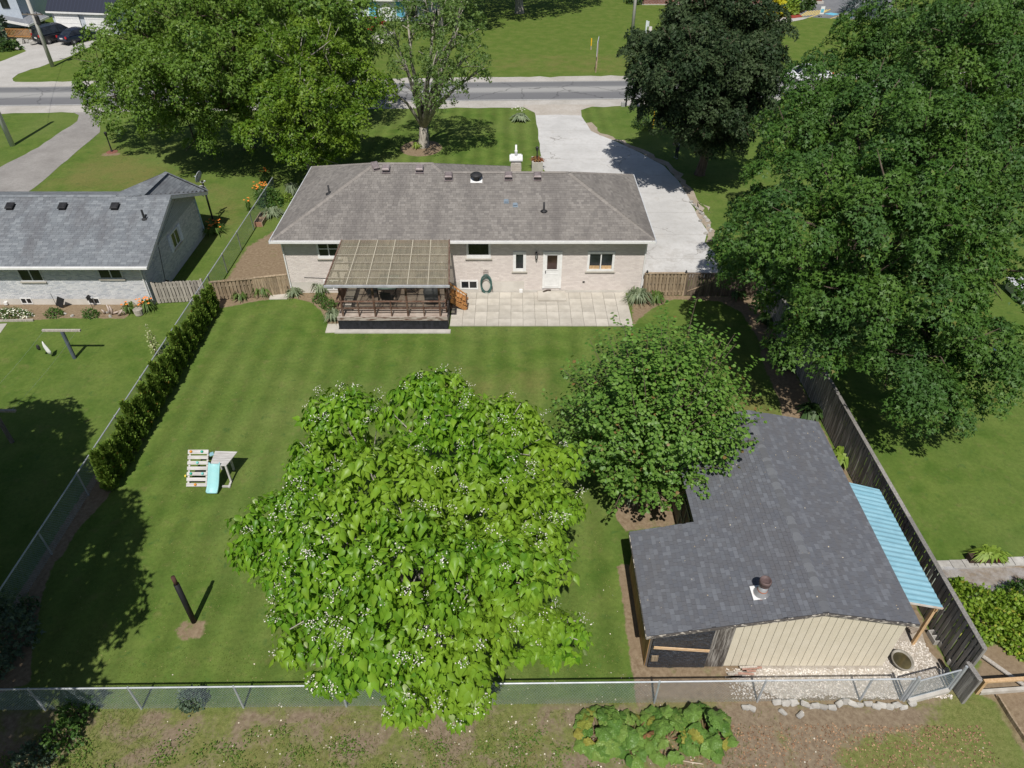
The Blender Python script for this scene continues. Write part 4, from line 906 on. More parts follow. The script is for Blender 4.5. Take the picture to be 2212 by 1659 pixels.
n_nb = Vector((1, 0, 0)).cross(Vector((0, NRY - NE, NRZ - NEZ))).normalized(); na = math.atan2(NRZ - NEZ, NRY - NE)
vm = MB(); vm.loft([[Vector((sx * a, sy * b, z)) for sx, sy in ((-1, -1), (1, -1), (1, 1), (-1, 1))] for a, b, z in ((.2, .22, .0), (.2, .22, .02), (.12, .12, .03), (.12, .12, .09), (.20, .21, .10), (.20, .21, .15), (.15, .16, .19))]); vme = vm.mesh('roof_vent', m_dark)
for x in (85, 490, 892): p = onplane(*q('E', x, 335), pb[0], n_nb); put('roof_vent', vme, nh, p, (na, 0, 0))
p = onplane(*q('E', 1115, 425), pb[0], n_nb); m = MB(); m.lathe([(.16, -.02), (.14, .02), (.06, .06), (.05, .5), (.03, .5)], n=10); m.tube([(.0, 0, .1), (.12, -.02, .16), (.13, -.02, .26)], .035, 6); o = m.build('vent_pipe', m_dark, nh); o.location = p
h = VY(*q('E', 52, 1070), NY); m = MB(); m.box((h.x, NY - .07, h.z), (.16, .12, .15)); m.build('outlet_box', m_white, nh)
m = MB(); m.tube([(NX + .03, NY + 2.2, 2.2), (NX + .03, NY + 1.7, .3)], .012, 5); m.tube([(NX + .03, NY + 2.2, 2.3), (NX + .03, NY + 5.5, 3.4)], .01, 5); m.build('cable', m_dark, nh)
p = VY(*q('E', 1335, 865), NY + 1.4); m = MB(); m.box((NX + .09, NY + 1.7, .28), (.16, .25, .25)); m.build('meter_box', m_dark, nh)

# satellite dish on a tall pole behind that house
b = Gq('E', 1650, 455); tp = VY(*q('E', 1575, 130), b.y)
sd = thing('satellite_pole', 'black pole with two satellite dishes behind the white brick house', 'satellite dish', b)
m = MB(); m.tube([b, (b.x, b.y, tp.z)], .06, 8); m.build('pole', m_dark, sd)
for dz, rr, yaw in ((.25, .33, 2.9), (-.55, .28, 1.9)):
    m = MB(); rings = []
    for r_, o in ((.001, .08), (.5 * rr, .06), (rr, 0), (rr, -.02), (.5 * rr, .045), (.001, .065)):
        rings.append([Vector((o, r_ * math.cos(g), 1.15 * r_ * math.sin(g))) for g in np.linspace(0, 2 * PI, 16, endpoint=False)])
    m.loft(rings, cap=False); m.tube([(.0, 0, -.3), (-.3, 0, -.30), (-.42, 0, -.12)], .02, 6); m.box((-.42, 0, -.1), (.09, .07, .07)); m.tube([(.05, 0, 0), (.25, 0, -.1)], .03, 6)
    o = m.build('dish', mat('pale_grey_dish', (.42, .44, .46), var=0, bump=0, rough=.5), sd, smooth=True); o.location = (b.x - .15, b.y, tp.z + dz); o.rotation_euler = (0, -.35, yaw)

# clothesline posts
def tee(label, base, top, wid, m_, dx=0):
    t = thing('clothesline_post', label, 'clothesline post', base, 'clothesline posts on the left lawn'); h_ = top.z
    m = MB(); m.tube([base, (base.x, base.y, h_)], .085, 10); m.build('post', m_, t)
    m = MB(); m.box((base.x + dx, base.y, h_ + .05), (wid, .10, .09)); m.build('crossbar', m_greywood, t); return t
m_bluepost = mat('blue_grey_painted_post', (.075, .095, .12), (.11, .13, .155), ns=3, stretch=(6, 6, 1))
b1 = Gq('E', 577, 1500); t1 = VY(*q('E', 485, 1292), b1.y); tee('blue-grey T-shaped clothesline post below the flower bed', b1, t1, 1.75, m_bluepost)
b2 = Gq('I', 95, 725); t2 = VY(*q('I', -15, 490), b2.y); tee('dark T-shaped clothesline post at the left edge of the picture', b2, t2, 1.75, m_darkwood)
for k in (-1, 1):
    a = Vector((b1.x + k * .75, b1.y, t1.z + .1)); c = Vector((b2.x + k * .75, b2.y, t2.z + .1)); mid = (a + c) / 2 - Vector((0, 0, .12))
    m = MB(); m.tube([a, (a + mid) / 2 - Vector((0, 0, .03)), mid, (c + mid) / 2 - Vector((0, 0, .03)), c], .003, 4); tag(m.build('clothesline', m_galv), 'thin %s wire between the two T-shaped posts' % ('left' if k < 0 else 'right'), 'clothesline', 'clothesline wires')
lx = b1.x - .75
def wash(name, label, k, p0, pts, m_):
    c = VY(*q('E', *p0), 27.0); m = MB(); rings = []
    for (dz, w_, d_, dx) in pts: rings.append([Vector((c.x + dx + w_ * math.cos(g) * (1 + .12 * math.sin(3 * g + dz * 9)), c.y + d_ * math.sin(g), c.z + dz)) for g in np.linspace(0, 2 * PI, 12, endpoint=False)])
    m.loft(rings); return tag(m.build(name, m_, None, smooth=True), label, 'laundry', 'laundry on the left line')
wash('white_cloth', 'white cloth hanging on the left clothesline', 0, (325, 1370), [(0, .01, .01, 0), (-.12, .05, .03, .0), (-.3, .09, .04, .02), (-.55, .11, .05, .06), (-.75, .09, .04, .09)], m_white)
wash('dark_cloth', 'small dark cloth hanging beside the white one on the left clothesline', 1, (285, 1395), [(0, .01, .01, 0), (-.06, .07, .04, 0), (-.2, .09, .05, -.01), (-.3, .06, .03, 0)], m_dark)
# ------------------------------------------------------------------ chain-link fences
m_wire = mat('galvanised_wire', (.30, .37, .41), (.39, .46, .50), rough=.5, metal=.5, bump=0, var=0)
m_rail = mat('galvanised_rail', (.40, .43, .46), (.50, .53, .56), rough=.42, metal=.35, bump=0, var=0)
def chainlink(label, p0, p1, posts, H=1.18, gap=.088, wr=.0026, skip=()):
    p0 = Vector(p0); p1 = Vector(p1); d = p1 - p0; L = d.length; x = d.normalized()
    t = thing('chain_link_fence', label, 'fence', p0)
    m = MB(); m.tube([p0 + Vector((0, 0, H)), p1 + Vector((0, 0, H))], .026, 8); m.build('top_rail', m_rail, t)
    m = MB(); m.tube([(0, 0, 0), (0, 0, H - .015)], .030, 8); m.lathe([(.036, H - .03), (.036, H + .02), (.02, H + .05)], n=8); pm = m.mesh('post', m_rail)
    for s in posts: put('post', pm, t, p0 + x * s)
    m = MB(); w = Vector((0, 0, 1)); nrm = x.cross(w)
    for sgn in (1, -1):
        s = -H
        while s < L:
            a, b = (s, s + H) if sgn > 0 else (s + H, s); za, zb = .03, H - .02
            # clip to the run
            def pt(u): f = (u - a) / (b - a); return p0 + x * u + w * (za + (zb - za) * f)
            lo, hi = max(min(a, b), 0), min(max(a, b), L)
            if hi - lo > .05:
                P, Q = pt(lo), pt(hi); e = (Q - P).normalized().cross(nrm) * wr; o = nrm * wr; c = nrm * (.003 * sgn)
                vs = [P + e + c, P + o + c, P - e + c, P - o + c, Q + e + c, Q + o + c, Q - e + c, Q - o + c]
                m.add(vs, [(0, 1, 5, 4), (1, 2, 6, 5), (2, 3, 7, 6), (3, 0, 4, 7)], .5)
            s += gap
    tag(m.build('wire_mesh', m_wire, t), kind='stuff'); return t
BF0 = Vector((LFX, fence_y(LFX), 0)); BF1 = Vector((11.28, fence_y(11.28), 0))
bx = [Gq('J', x, y).x for x, y in ((380, 1160), (1100, 1190), (1880, 1195))] + [Gq('L', 775, 1200).x] + [Gq('L', 1850, 1200).x] + [Gq('N', 690, 1110).x, Gq('N', 1565, 1090).x, Gq('O', 690, 1075).x]
chainlink('long galvanised chain-link fence along the back of the yard', BF0, BF1, [0.05] + [x - BF0.x for x in bx] + [(BF1 - BF0).length - .03])
LF0 = Vector((LFX, 10.15, 0)); LF1 = Vector((LFX, 45.5, 0))
ly = [Gq('I', *p).y for p in ((325, 1590), (615, 1135), (830, 690), (1055, 390), (1240, 75))] + [Gq('E', *p).y for p in ((1380, 1215), (1525, 1010))] + [Gq('E', *p).y for p in ((1690, 840), (1800, 665), (1910, 510))] + [43.5]
chainlink('chain-link fence running beside the row of cedars on the left', LF0, LF1, [0.0] + [y - 10.15 for y in ly])
# chain-link gate at the right end
g0 = Vector((11.42, fence_y(11.4) - .02, 0)); g1 = Vector((12.72, 10.62, 0)); gt = thing('chain_link_gate', 'chain-link gate at the right end of the back fence', 'gate', g0)
m = MB(); H = 1.12
for a, b in (((0, .12), (0, H)), ((1, .12), (1, H)), ((0, .12), (1, .12)), ((0, H), (1, H))):
    P = g0.lerp(g1, a[0]) + Vector((0, 0, a[1])); Q = g0.lerp(g1, b[0]) + Vector((0, 0, b[1])); m.tube([P, Q], .024, 8)
m.build('gate_frame', m_rail, gt)
m = MB(); d = (g1 - g0); L = d.length; x = d.normalized(); nrm = x.cross(Vector((0, 0, 1)))
for sgn in (1, -1):
    s = -1.0
    while s < L:
        a, b = (s, s + 1.0) if sgn > 0 else (s + 1.0, s); lo, hi = max(min(a, b), 0), min(max(a, b), L)
        if hi - lo > .04:
            f = lambda u: g0 + x * u + Vector((0, 0, .12 + 1.0 * (u - a) / (b - a))); m.bar(f(lo), f(hi), .005, .005)
        s += .085
tag(m.build('wire_mesh', m_wire, gt), kind='stuff')
for p in (g0 + Vector((-.09, 0, 0)), g1 + Vector((.09, .0, 0))): m = MB(); m.tube([p, p + Vector((0, 0, 1.3))], .04, 8); m.build('post', m_rail, gt)
m = MB(); a = (g0 + g1) / 2; m.box((a.x, a.y - .06, .07), (1.35, .10, .14), rz=math.atan2(d.y, d.x)); m.build('threshold', m_concrete, gt)

# ------------------------------------------------------------------ board fences
def boards(name, label, p0, p1, m_, H=1.75, bw=.14, pitch=.20, double=True, dog=False, post_every=2.4, sag=None, cap=True, rails=(.35, 1.0, 1.55), skew=0.0):
    p0 = Vector(p0); p1 = Vector(p1); d = p1 - p0; L = d.length; x = d.normalized(); rz = math.atan2(x.y, x.x); nrm = Vector((-x.y, x.x, 0))
    t = thing(name, label, 'fence', p0); hh = (lambda s: H + sag(s)) if sag else (lambda s: H)
    def bmesh_(h):
        m = MB()
        if dog: m.prism([(-bw / 2, -.01, 0), (bw / 2, -.01, 0), (bw / 2, -.01, h - .05), (bw / 4, -.01, h), (-bw / 4, -.01, h), (-bw / 2, -.01, h - .05)], (0, .02, 0))
        else: m.box((0, 0, h / 2), (bw, .02, h))
        return m.mesh('board', m_)
    cache = {}
    for side in ((-1, 1) if double else (-1,)):
        s = bw / 2 + (pitch / 2 if side > 0 else 0)
        while s < L - .02:
            h = round(hh(s) - .04 * random.random() - (.03 if side > 0 else 0), 2)
            if h not in cache: cache[h] = bmesh_(h)
            put('board', cache[h], t, p0 + x * s + nrm * (side * .035) + Vector((0, 0, .04 + random.uniform(-.015, .01))), (random.gauss(0, .006), random.gauss(0, .006) + skew, rz)); s += pitch
    n = max(1, round(L / post_every))
    for k in range(n + 1):
        s = L * k / n; m = MB(); m.box((0, 0, (hh(s) + .06) / 2), (.09, .09, hh(s) + .06)); o = m.build('post', m_, t); o.location = p0 + x * s; o.rotation_euler = (0, 0, rz)
        if k < n:
            e = L * (k + 1) / n
            for z in rails:
                m = MB(); m.bar(p0 + x * s + Vector((0, 0, z + hh(s) - H)), p0 + x * e + Vector((0, 0, z + hh(e) - H)), .042, .085); m.build('rail', m_, t)
            if cap: m = MB(); m.bar(p0 + x * s + Vector((0, 0, hh(s) + .05)), p0 + x * e + Vector((0, 0, hh(e) + .05)), .14, .035); m.build('cap_rail', m_greywood if m_ is m_darkwood else m_, t)
    return t
m_fencedark = mat('dark_grey_fence_board', (.180, .170, .158), (.295, .282, .265), ns=1.0, rough=.92, bump=.35, bs=3, bd=.01, var=.22, stretch=(20, 20, 1.5), stain=(.24, .23, .21), stain_s=1.2, stain_a=.4)
FX = 13.08
boards('board_fence', 'long grey shadowbox board fence down the right side of the yard', (FX + .12, 10.85, 0), (FX - .05, 32.3, 0), m_fencedark, 1.80, .125, .178, True)
boards('board_fence', 'short grey end panel of the board fence beside the chain-link gate', (12.93, 10.74, 0), (13.0, 10.25, 0), m_fencedark, 1.22, .12, .13, False, post_every=.5, rails=(.3, 1.0))
p = [Vector((-15.7, 32.05, 0)), Vector((-13.55, 32.35, 0)), Vector((-11.86, 32.72, 0))]
boards('board_fence', 'weathered tan board fence left of the beige bungalow, nearest the cedars', p[0], p[1] , m_tanwood, 1.05, .13, .19, True, sag=lambda s: .14 * math.sin(s * 1.3), cap=True, rails=(.25, .8), post_every=2.2)
boards('board_gate', 'tan board gate closing the gap against the left corner of the beige bungalow', p[1] + Vector((.05, .01, 0)), p[2], m_tanwood, 1.12, .13, .145, False, rails=(.25, .85), post_every=1.8)['category'] = 'gate'
m = Vector((6.97, 32.5, 0)); n_ = Vector((9.1, 32.52, 0)); k_ = Vector((13.0, 32.4, 0))
boards('board_fence', 'tan board fence at the right corner of the bungalow, sunlit part by the grassy plant', m, n_, m_tanwood, 1.32, .13, .19, True, rails=(.25, .75, 1.15), post_every=2.2)
g_ = boards('board_gate', 'wide dark board gate across the driveway in tree shade', n_ + Vector((.06, 0, 0)), k_, mat('brown_fence_board', (.10, .075, .055), (.18, .14, .105), ns=1, rough=.9, bump=.35, bs=3, bd=.01, var=.25, stretch=(20, 20, 1.5)), 1.30, .13, .148, False, rails=(.3, 1.05), post_every=2.0); g_['category'] = 'gate'
m_ = bpy.data.materials['brown_fence_board']; mm = MB(); mm.bar((9.3, 32.47, .3), (11.0, 32.47, 1.1), .03, .09, up=(0, 1, 0)); mm.build('brace', m_tanwood, g_)
for x in (7.05, 9.08): mm = MB(); mm.lathe([(.06, 0), (.07, .03), (.03, .06), (.05, .1), (.01, .15)], (x, 32.5, 1.40), 8); mm.build('finial', m_dark, g_)
a = Gq('E', 1190, 1085); c = Gq('E', 1530, 1060)
boards('picket_fence', 'grey dog-eared picket fence between the white brick house and the cedars', (-18.55, 31.75, 0), (-16.1, 32.0, 0), m_greywood, 1.25, .135, .175, True, dog=True, cap=False, rails=(.3, .95), post_every=2.3)
# ------------------------------------------------------------------ L-shaped shed
sx0, sx1, sy0 = 3.98, 11.12, 11.36; NXs, NYs, sy1 = 5.95, 14.92, 19.5
AX, AZ = 8.6, 3.06; LX, LZ = 3.80, 1.90; RX, RZ_ = 11.32, 2.50
zl = lambda x: AZ - (AX - x) * (AZ - LZ) / (AX - LX); zr = lambda x: AZ - (x - AX) * (AZ - RZ_) / (RX - AX); zx = lambda x: zl(x) if x < AX else zr(x)
sh = thing('shed', 'L-shaped shed with dark grey shingled roof and cream metal front', 'shed', (7.5, sy0, 0))
m_wallwood = mat('orange_brown_board', (.25, .145, .06), (.36, .22, .10), ns=1, rough=.85, bump=.3, bs=3, var=.15, stretch=(10, 10, 1.5))
m = MB(); e = .02
pl = [(sx0 + e, sy0 + e), (sx1 - e, sy0 + e), (sx1 - e, sy1 - e), (NXs + e, sy1 - e), (NXs + e, NYs - e), (sx0 + e, NYs - e)]
n = len(pl)
for i in range(n):
    a, b = pl[i], pl[(i + 1) % n]
    if (a[0] < AX) != (b[0] < AX): m.add([(*a, 0), (*b, 0), (*b, zx(b[0]) - .06), (AX, a[1], AZ - .06), (*a, zx(a[0]) - .06)], [(0, 1, 2, 3, 4)])
    else: m.add([(*a, 0), (*b, 0), (*b, zx(b[0]) - .06), (*a, zx(a[0]) - .06)], [(0, 1, 2, 3)])
m.build('wall', m_darkwood, sh)
y = sy0 + .07
while y < NYs: m = MB(); m.box((sx0, y, (zl(sx0) - .1) / 2 + .04), (.024, .132, zl(sx0) - .14)); m.build('wall_board', m_wallwood, sh); y += .14
m_sh2 = mat('grey_brown_wall_board', (.15, .125, .10), (.23, .195, .155), ns=1, rough=.9, bump=.3, bs=3, var=.2, stretch=(10, 10, 1.5)); y = NYs + .08
while y < sy1: m = MB(); m.box((NXs, y, (zl(NXs) - .1) / 2 + .04), (.024, .15, zl(NXs) - .14)); m.build('wall_board', m_sh2, sh); y += .16
m = MB(); m.box((NXs - .02, 16.1, .9), (.03, 1.1, 1.75)); m.build('door', m_dark, sh)
m = MB()
for z in (.15, .9, 1.7): m.box((NXs - .045, 16.1, z), (.02, 1.1, .09))
for yy in (15.58, 16.1, 16.62): m.box((NXs - .044, yy, .93), (.021, .09, 1.7))
m.build('door_brace', m_greywood, sh)
# front: plastic sheet, old planks, cream siding
px0, px1, px2 = 4.06, 5.76, 6.33
m = MB(); us = np.linspace(0, 1, 34); vs = np.linspace(0, 1, 26); P = []
rs = np.random.RandomState(3); fx = rs.uniform(2, 22, 14); fz = rs.uniform(1, 9, 14); ph = rs.uniform(0, 6, 14)
for v in vs:
    for u in us:
        x = px0 + (px1 - px0) * u; z = .04 + (zl(x) - .2) * v; w_ = sum(math.sin(fx[i] * u * 1.6 + fz[i] * v * (1 if i % 2 else -1) + ph[i]) for i in range(14)) / 14 * .045
        P.append((x, sy0 - .05 - abs(w_) - .03 * math.sin(PI * u) * math.sin(PI * min(1, 2 * (v % .5))), z))
m.v = P; m.f = [(j * 34 + i, j * 34 + i + 1, (j + 1) * 34 + i + 1, (j + 1) * 34 + i) for j in range(25) for i in range(33)]; m.t = [.5] * len(m.f)
m.build('plastic_sheet', mat('black_plastic', (.026, .031, .043), (.042, .048, .062), rough=.36, spec=.6, bump=1.0, bs=9, bd=.12, var=0), sh, smooth=True)
a = VY(*q('N', 685, 632), sy0 - .1); b = VY(*q('N', 1158, 662), sy0 - .1); m = MB(); m.bar(a, b, .03, .10, up=(0, -1, 0)); 
m = MB(); m.bar(a + Vector((0, .0, 0)), b, .10, .03, up=(0, -1, 0)); m.build('batten', mat('raw_pine', (.55, .36, .19), (.68, .5, .33), ns=1.5, var=0, stretch=(3, 10, 10)), sh)
for k, (x, w_) in enumerate(((px1 + .07, .13), (px1 + .21, .13), (px1 + .35, .14), (px1 + .50, .14))):
    for z0, z1 in ((.05, .98), (.995, zl(x) - .12)):
        m = MB(); m.box((x, sy0 - .02, (z0 + z1) / 2), (w_, .026, z1 - z0)); m.build('plank', mat('bare_dark_plank', (.07, .06, .052), (.30, .28, .255), ns=1.2, lo=.4, hi=.7, rough=.9, bump=.4, bs=3, bd=.01, var=.25, stretch=(14, 14, 1.2)) if k == 0 and z0 < .5 else bpy.data.materials['bare_dark_plank'], sh)
m = MB(); x = px0 + .02; m.box((px0 + .14, sy0 - .10, .62), (.20, .03, .28)); m.build('plank', m_tanwood, sh)
m_cream = mat('cream_metal_siding', (.60, .545, .43), (.64, .585, .47), ns=2, rough=.5, bump=.02, var=.02, spec=.35)
x = px2; pw = (sx1 - px2) / 21
for k in range(21):
    a_, b_ = x + .004, x + pw - .012; za, zb = zx(a_) - .10, zx(b_) - .10; m = MB(); y = sy0 - .03
    vs = [(a_, y, .10), (b_, y, .10), (b_, y, zb), (a_, y, za), (a_ - .004, y + .03, .10), (b_ + .004, y + .03, .10), (b_ + .004, y + .03, zb), (a_ - .004, y + .03, za)]
    m.add(vs, [(0, 1, 2, 3), (1, 5, 6, 2), (4, 0, 3, 7), (3, 2, 6, 7), (0, 4, 5, 1)]); m.build('siding_panel', m_cream, sh); x += pw
y = sy0 + .1
while y < sy1: m = MB(); m.box((sx1, y, (zr(sx1) - .1) / 2 + .05), (.024, .2, zr(sx1) - .14)); m.build('siding_panel', m_cream, sh); y += .215
# roof
F0, B0 = sy0 - .17, sy1 + .12
pL = [(LX, F0, zl(LX)), (AX, F0, AZ), (AX, B0, AZ), (NXs - .12, B0, zl(NXs - .12)), (NXs - .12, NYs + .02, zl(NXs - .12)), (LX, NYs + .02, LZ)]
pR = [(RX, F0, RZ_), (RX, B0, RZ_), (AX, B0, AZ), (AX, F0, AZ)]
m = MB(); dn = Vector((0, 0, -.012)); th = Vector((0, 0, -.07))
for pl in (pL, pR): m.prism([Vector(p) + dn for p in pl], th)
sr = m.build('roof', mat('roof_deck_edge', (.04, .04, .043), var=0), sh)
m_sshing = shingle_mat('charcoal_shingle', [(.100, .106, .122), (.116, .123, .139), (.105, .110, .125), (.146, .155, .174), (.108, .110, .120), (.128, .135, .151), (.102, .105, .116), (.098, .101, .113)], sc=.5, stain=(.112, .108, .110), stain_a=.3)
items = []
lowL = (LX, F0, zl(LX)); 
shingles(None, pL, .130, .165, .012, jitter=.35, drop=.0, collect=items); shingles(None, pR, .130, .165, .012, jitter=.35, collect=items)
near = sorted(items, key=lambda it: (it[0][0] - Vector((7, 4, 20))).length if it[0][0].x < 8.2 or it[0][0].y < 13 else 99)
for it in near[:290]:
    c = sum(it[0][:4], Vector()) / 4; m = MB(); m.add([v - c for v in it[0]], it[1], 0.0); o = m.build('shingle', m_sshing, sr); o.location = c
m = MB(); [m.add(*it) for it in near[290:]]; tag(m.build('shingle_field', m_sshing, sr), kind='stuff')
cap_row(sr, 'ridge_cap', shingle_mat('ridge_shingle', [(.125, .13, .142), (.155, .162, .175), (.108, .111, .12)]), (AX, F0 + .05, AZ - .01), (AX, B0 - .05, AZ - .01), .16, .15)
m = MB(); m.bar((LX - .01, F0, LZ - .07), (LX - .01, NYs, LZ - .07), .02, .11); m.bar((LX, F0 - .01, zl(LX) - .08), (AX, F0 - .01, AZ - .08), .02, .10); m.bar((AX, F0 - .01, AZ - .08), (RX, F0 - .01, RZ_ - .08), .02, .10); m.build('fascia', mat('flaking_fascia', (.10, .09, .085), (.5, .46, .40), ns=6, lo=.52, hi=.6, var=0, stretch=(1, 1, 3)), sh)
# flue
fp = Vector((7.1, 12.05, zl(7.1)))
fl = MB(); sa = math.atan2(AZ - LZ, AX - LX); fl.box((-.10, .02, .02), (.34, .46, .012), rot=Matrix.Rotation(-sa, 3, 'Y')); o = fl.build('flue_flashing', m_white, sh); o.location = fp
m_flue = mat('rusty_galvanised_flue', (.45, .45, .46), (.55, .55, .55), ns=3, lo=.45, hi=.6, rough=.4, metal=.5, var=0, bump=.05); m_rust = mat('rust_collar', (.36, .12, .07), (.45, .2, .13), ns=8, var=0); m_cap2 = mat('brown_flue_cap', (.09, .06, .058), (.15, .105, .10), ns=5, var=0, rough=.55)
m = MB(); m.lathe([(.215, -.06), (.215, .05), (.13, .17), (.13, .42), (.1, .42)], n=20); o = m.build('flue', m_flue, sh, smooth=True); o.location = fp
m = MB(); m.lathe([(.222, -.03), (.222, .0), (.219, .0), (.219, -.03)], n=20); m.lathe([(.14, .17), (.142, .20), (.136, .21), (.132, .20)], n=20); o = m.build('rust_ring', m_rust, sh); o.location = fp
m = MB(); m.lathe([(.135, .40), (.155, .42), (.155, .47), (.14, .48), (.165, .50), (.17, .60), (.15, .64), (.13, .63), (.12, .60), (.05, .60)], n=20); o = m.build('flue_cap', m_cap2, sh, smooth=True); o.location = fp

# blue lean-to along the right wall
lt = thing('lean_to', 'pale blue corrugated metal lean-to roof between the shed and the board fence', 'lean-to', (12, 14, 0))
L0 = Vector((11.2, 12.02, 2.40)); L1 = Vector((11.2, 16.7, 2.40)); M0 = P_ = G(*q('O', 1405, 290), 2.06); M1 = G(*q('P', 985, 815), 2.06)
m_bluem = mat('pale_blue_painted_metal', (.20, .40, .49), (.27, .47, .555), ns=1.2, rough=.45, bump=.03, var=.03, spec=.4, stain=(.18, .35, .43), stain_s=1.5, stain_a=.5)
NPN = 6
for k in range(NPN):
    m = MB(); N_ = 32
    for i in range(N_):
        t0 = (k + i / N_) / NPN; t1 = (k + (i + 1) / N_) / NPN
        hf = lambda t: .011 * math.sin(2 * PI * t * NPN * 4) + .003 * k
        a_, b_ = L0.lerp(L1, t0), L0.lerp(L1, t1); c_, d_ = M0.lerp(M1, t0), M0.lerp(M1, t1)
        m.add([a_ + Vector((0, 0, hf(t0))), b_ + Vector((0, 0, hf(t1))), d_ + Vector((0, 0, hf(t1))), c_ + Vector((0, 0, hf(t0)))], [(0, 1, 2, 3)])
    me = m.mesh('roof_sheet', m_bluem); o = put('roof_sheet', me, lt); so = o.modifiers.new('thickness', 'SOLIDIFY'); so.thickness = .004
for t in (.02, .33, .66, .98): m = MB(); m.bar(L0.lerp(L1, t) - Vector((0, 0, .07)), M0.lerp(M1, t) - Vector((0, 0, .07)), .05, .10); m.build('rafter', m_newwood, lt)
for t in (.02, .5, .98):
    a_ = M0.lerp(M1, t) + Vector((-.12, 0, 0)); m = MB(); m.box((a_.x, a_.y, (a_.z - .12) / 2), (.09, .09, a_.z - .12)); m.build('post', m_newwood, lt)
m = MB(); m.bar(M0 + Vector((-.12, 0, -.16)), M1 + Vector((-.12, 0, -.16)), .05, .12); m.build('beam', m_newwood, lt)
m = MB(); m.bar(L0 + Vector((0, -.02, -.03)), M0 + Vector((0, -.02, -.03)), .02, .07); m.build('front_trim', mat('bare_metal_trim', (.5, .4, .32), (.6, .58, .55), ns=4, var=0), lt)
# ------------------------------------------------------------------ leaves
def leaf_template(kind):
    if kind == 'heart':        # big soft catalpa leaf, folded along the midrib, drooping tip
        v = [(0, 0, 0), (-.27, .04, -.08), (.27, .04, -.08), (-.37, .30, -.15), (.37, .30, -.15), (0, .34, .04), (-.20, .66, -.14), (.20, .66, -.14), (0, .70, -.02), (0, 1.12, -.20), (-.14, -.09, -.05), (.14, -.09, -.05)]
        f = [(0, 5, 3, 1), (0, 2, 4, 5), (5, 8, 6, 3), (5, 4, 7, 8), (8, 9, 6, 6), (8, 7, 9, 9), (0, 1, 10, 10), (0, 11, 2, 2)]
    elif kind == 'star':       # maple-like: three lobes
        v = [(0, 0, 0), (-.48, .34, -.06), (-.16, .42, .0), (0, 1.0, -.10), (.16, .42, .0), (.48, .34, -.06)]
        f = [(0, 2, 1, 1), (0, 4, 3, 2), (0, 5, 4, 4)]
    elif kind == 'oval':
        v = [(0, 0, 0), (-.36, .45, -.05), (0, .48, .04), (.36, .45, -.05), (0, 1, -.08)]
        f = [(0, 2, 4, 1), (0, 3, 4, 2)]
    elif kind == 'round':
        v = [(0, 0, 0), (-.42, .22, -.04), (-.40, .62, -.05), (0, .95, -.08), (.40, .62, -.05), (.42, .22, -.04), (0, .45, .05)]
        f = [(0, 6, 2, 1), (6, 3, 2, 2), (0, 5, 4, 6), (6, 4, 3, 3)]
    elif kind == 'blade':
        v = [(-.05, 0, 0), (.05, 0, 0), (.04, .45, .05), (-.04, .45, .05), (0, 1, -.06)]
        f = [(0, 1, 2, 3), (3, 2, 4, 4)]
    elif kind == 'spray':      # flat scaly spray of a conifer
        v = [(0, 0, 0), (-.30, .40, .02), (-.10, .55, 0), (-.22, .85, -.02), (0, 1.05, -.03), (.22, .85, -.02), (.10, .55, 0), (.30, .40, .02)]
        f = [(0, 2, 1, 1), (0, 6, 4, 2), (2, 4, 3, 3), (0, 7, 6, 6), (6, 5, 4, 4)]
    elif kind == 'petal':
        v = [(-.5, 0, 0), (.5, 0, 0), (.4, .9, .12), (-.4, .9, .12)]; f = [(0, 1, 2, 3)]
    return np.array(v, float), f
def unit(a): return a / np.maximum(np.linalg.norm(a, axis=-1, keepdims=True), 1e-9)
def leaves_mesh(name, pos, fwd, nrm, size, kind, mat_, rng, tint=None):
    tv, tf = leaf_template(kind); n = len(pos)
    y = unit(fwd); z = unit(nrm - y * (nrm * y).sum(1, keepdims=True)); x = np.cross(y, z)
    V = pos[:, None, :] + size[:, None, None] * (tv[None, :, 0:1] * x[:, None] + tv[None, :, 1:2] * y[:, None] + tv[None, :, 2:3] * z[:, None])
    V = V.reshape(-1, 3); k = len(tv); me = bpy.data.meshes.new(name)
    lens = [len(dict.fromkeys(f)) for f in tf]; idx = np.concatenate([np.array(list(dict.fromkeys(f))) for f in tf]); nl = len(idx)
    L = (np.arange(n)[:, None] * k + idx[None, :]).ravel(); ls = np.concatenate([[0], np.cumsum(lens)[:-1]]); LS = (np.arange(n)[:, None] * nl + ls[None, :]).ravel()
    me.vertices.add(len(V)); me.vertices.foreach_set('co', V.astype(np.float32).ravel())
    me.loops.add(len(L)); me.loops.foreach_set('vertex_index', L.astype(np.int32))
    me.polygons.add(len(LS)); me.polygons.foreach_set('loop_start', LS.astype(np.int32))
    me.materials.append(mat_)
    t = rng.uniform(0, .999, n) if tint is None else tint
    at = me.attributes.new('tint', 'FLOAT', 'FACE'); at.data.foreach_set('value', np.repeat(t, len(tf)).astype(np.float32))
    me.update(calc_edges=True)
    if kind in ('heart', 'round'): me.shade_smooth()
    return me
def sphere(rng, n): return unit(rng.normal(size=(n, 3)))
def Lb(px, py, z, rpx, flat=.8):
    c = G(px, py, z); return (np.array(c), rpx * depth(c) / FPX, flat)

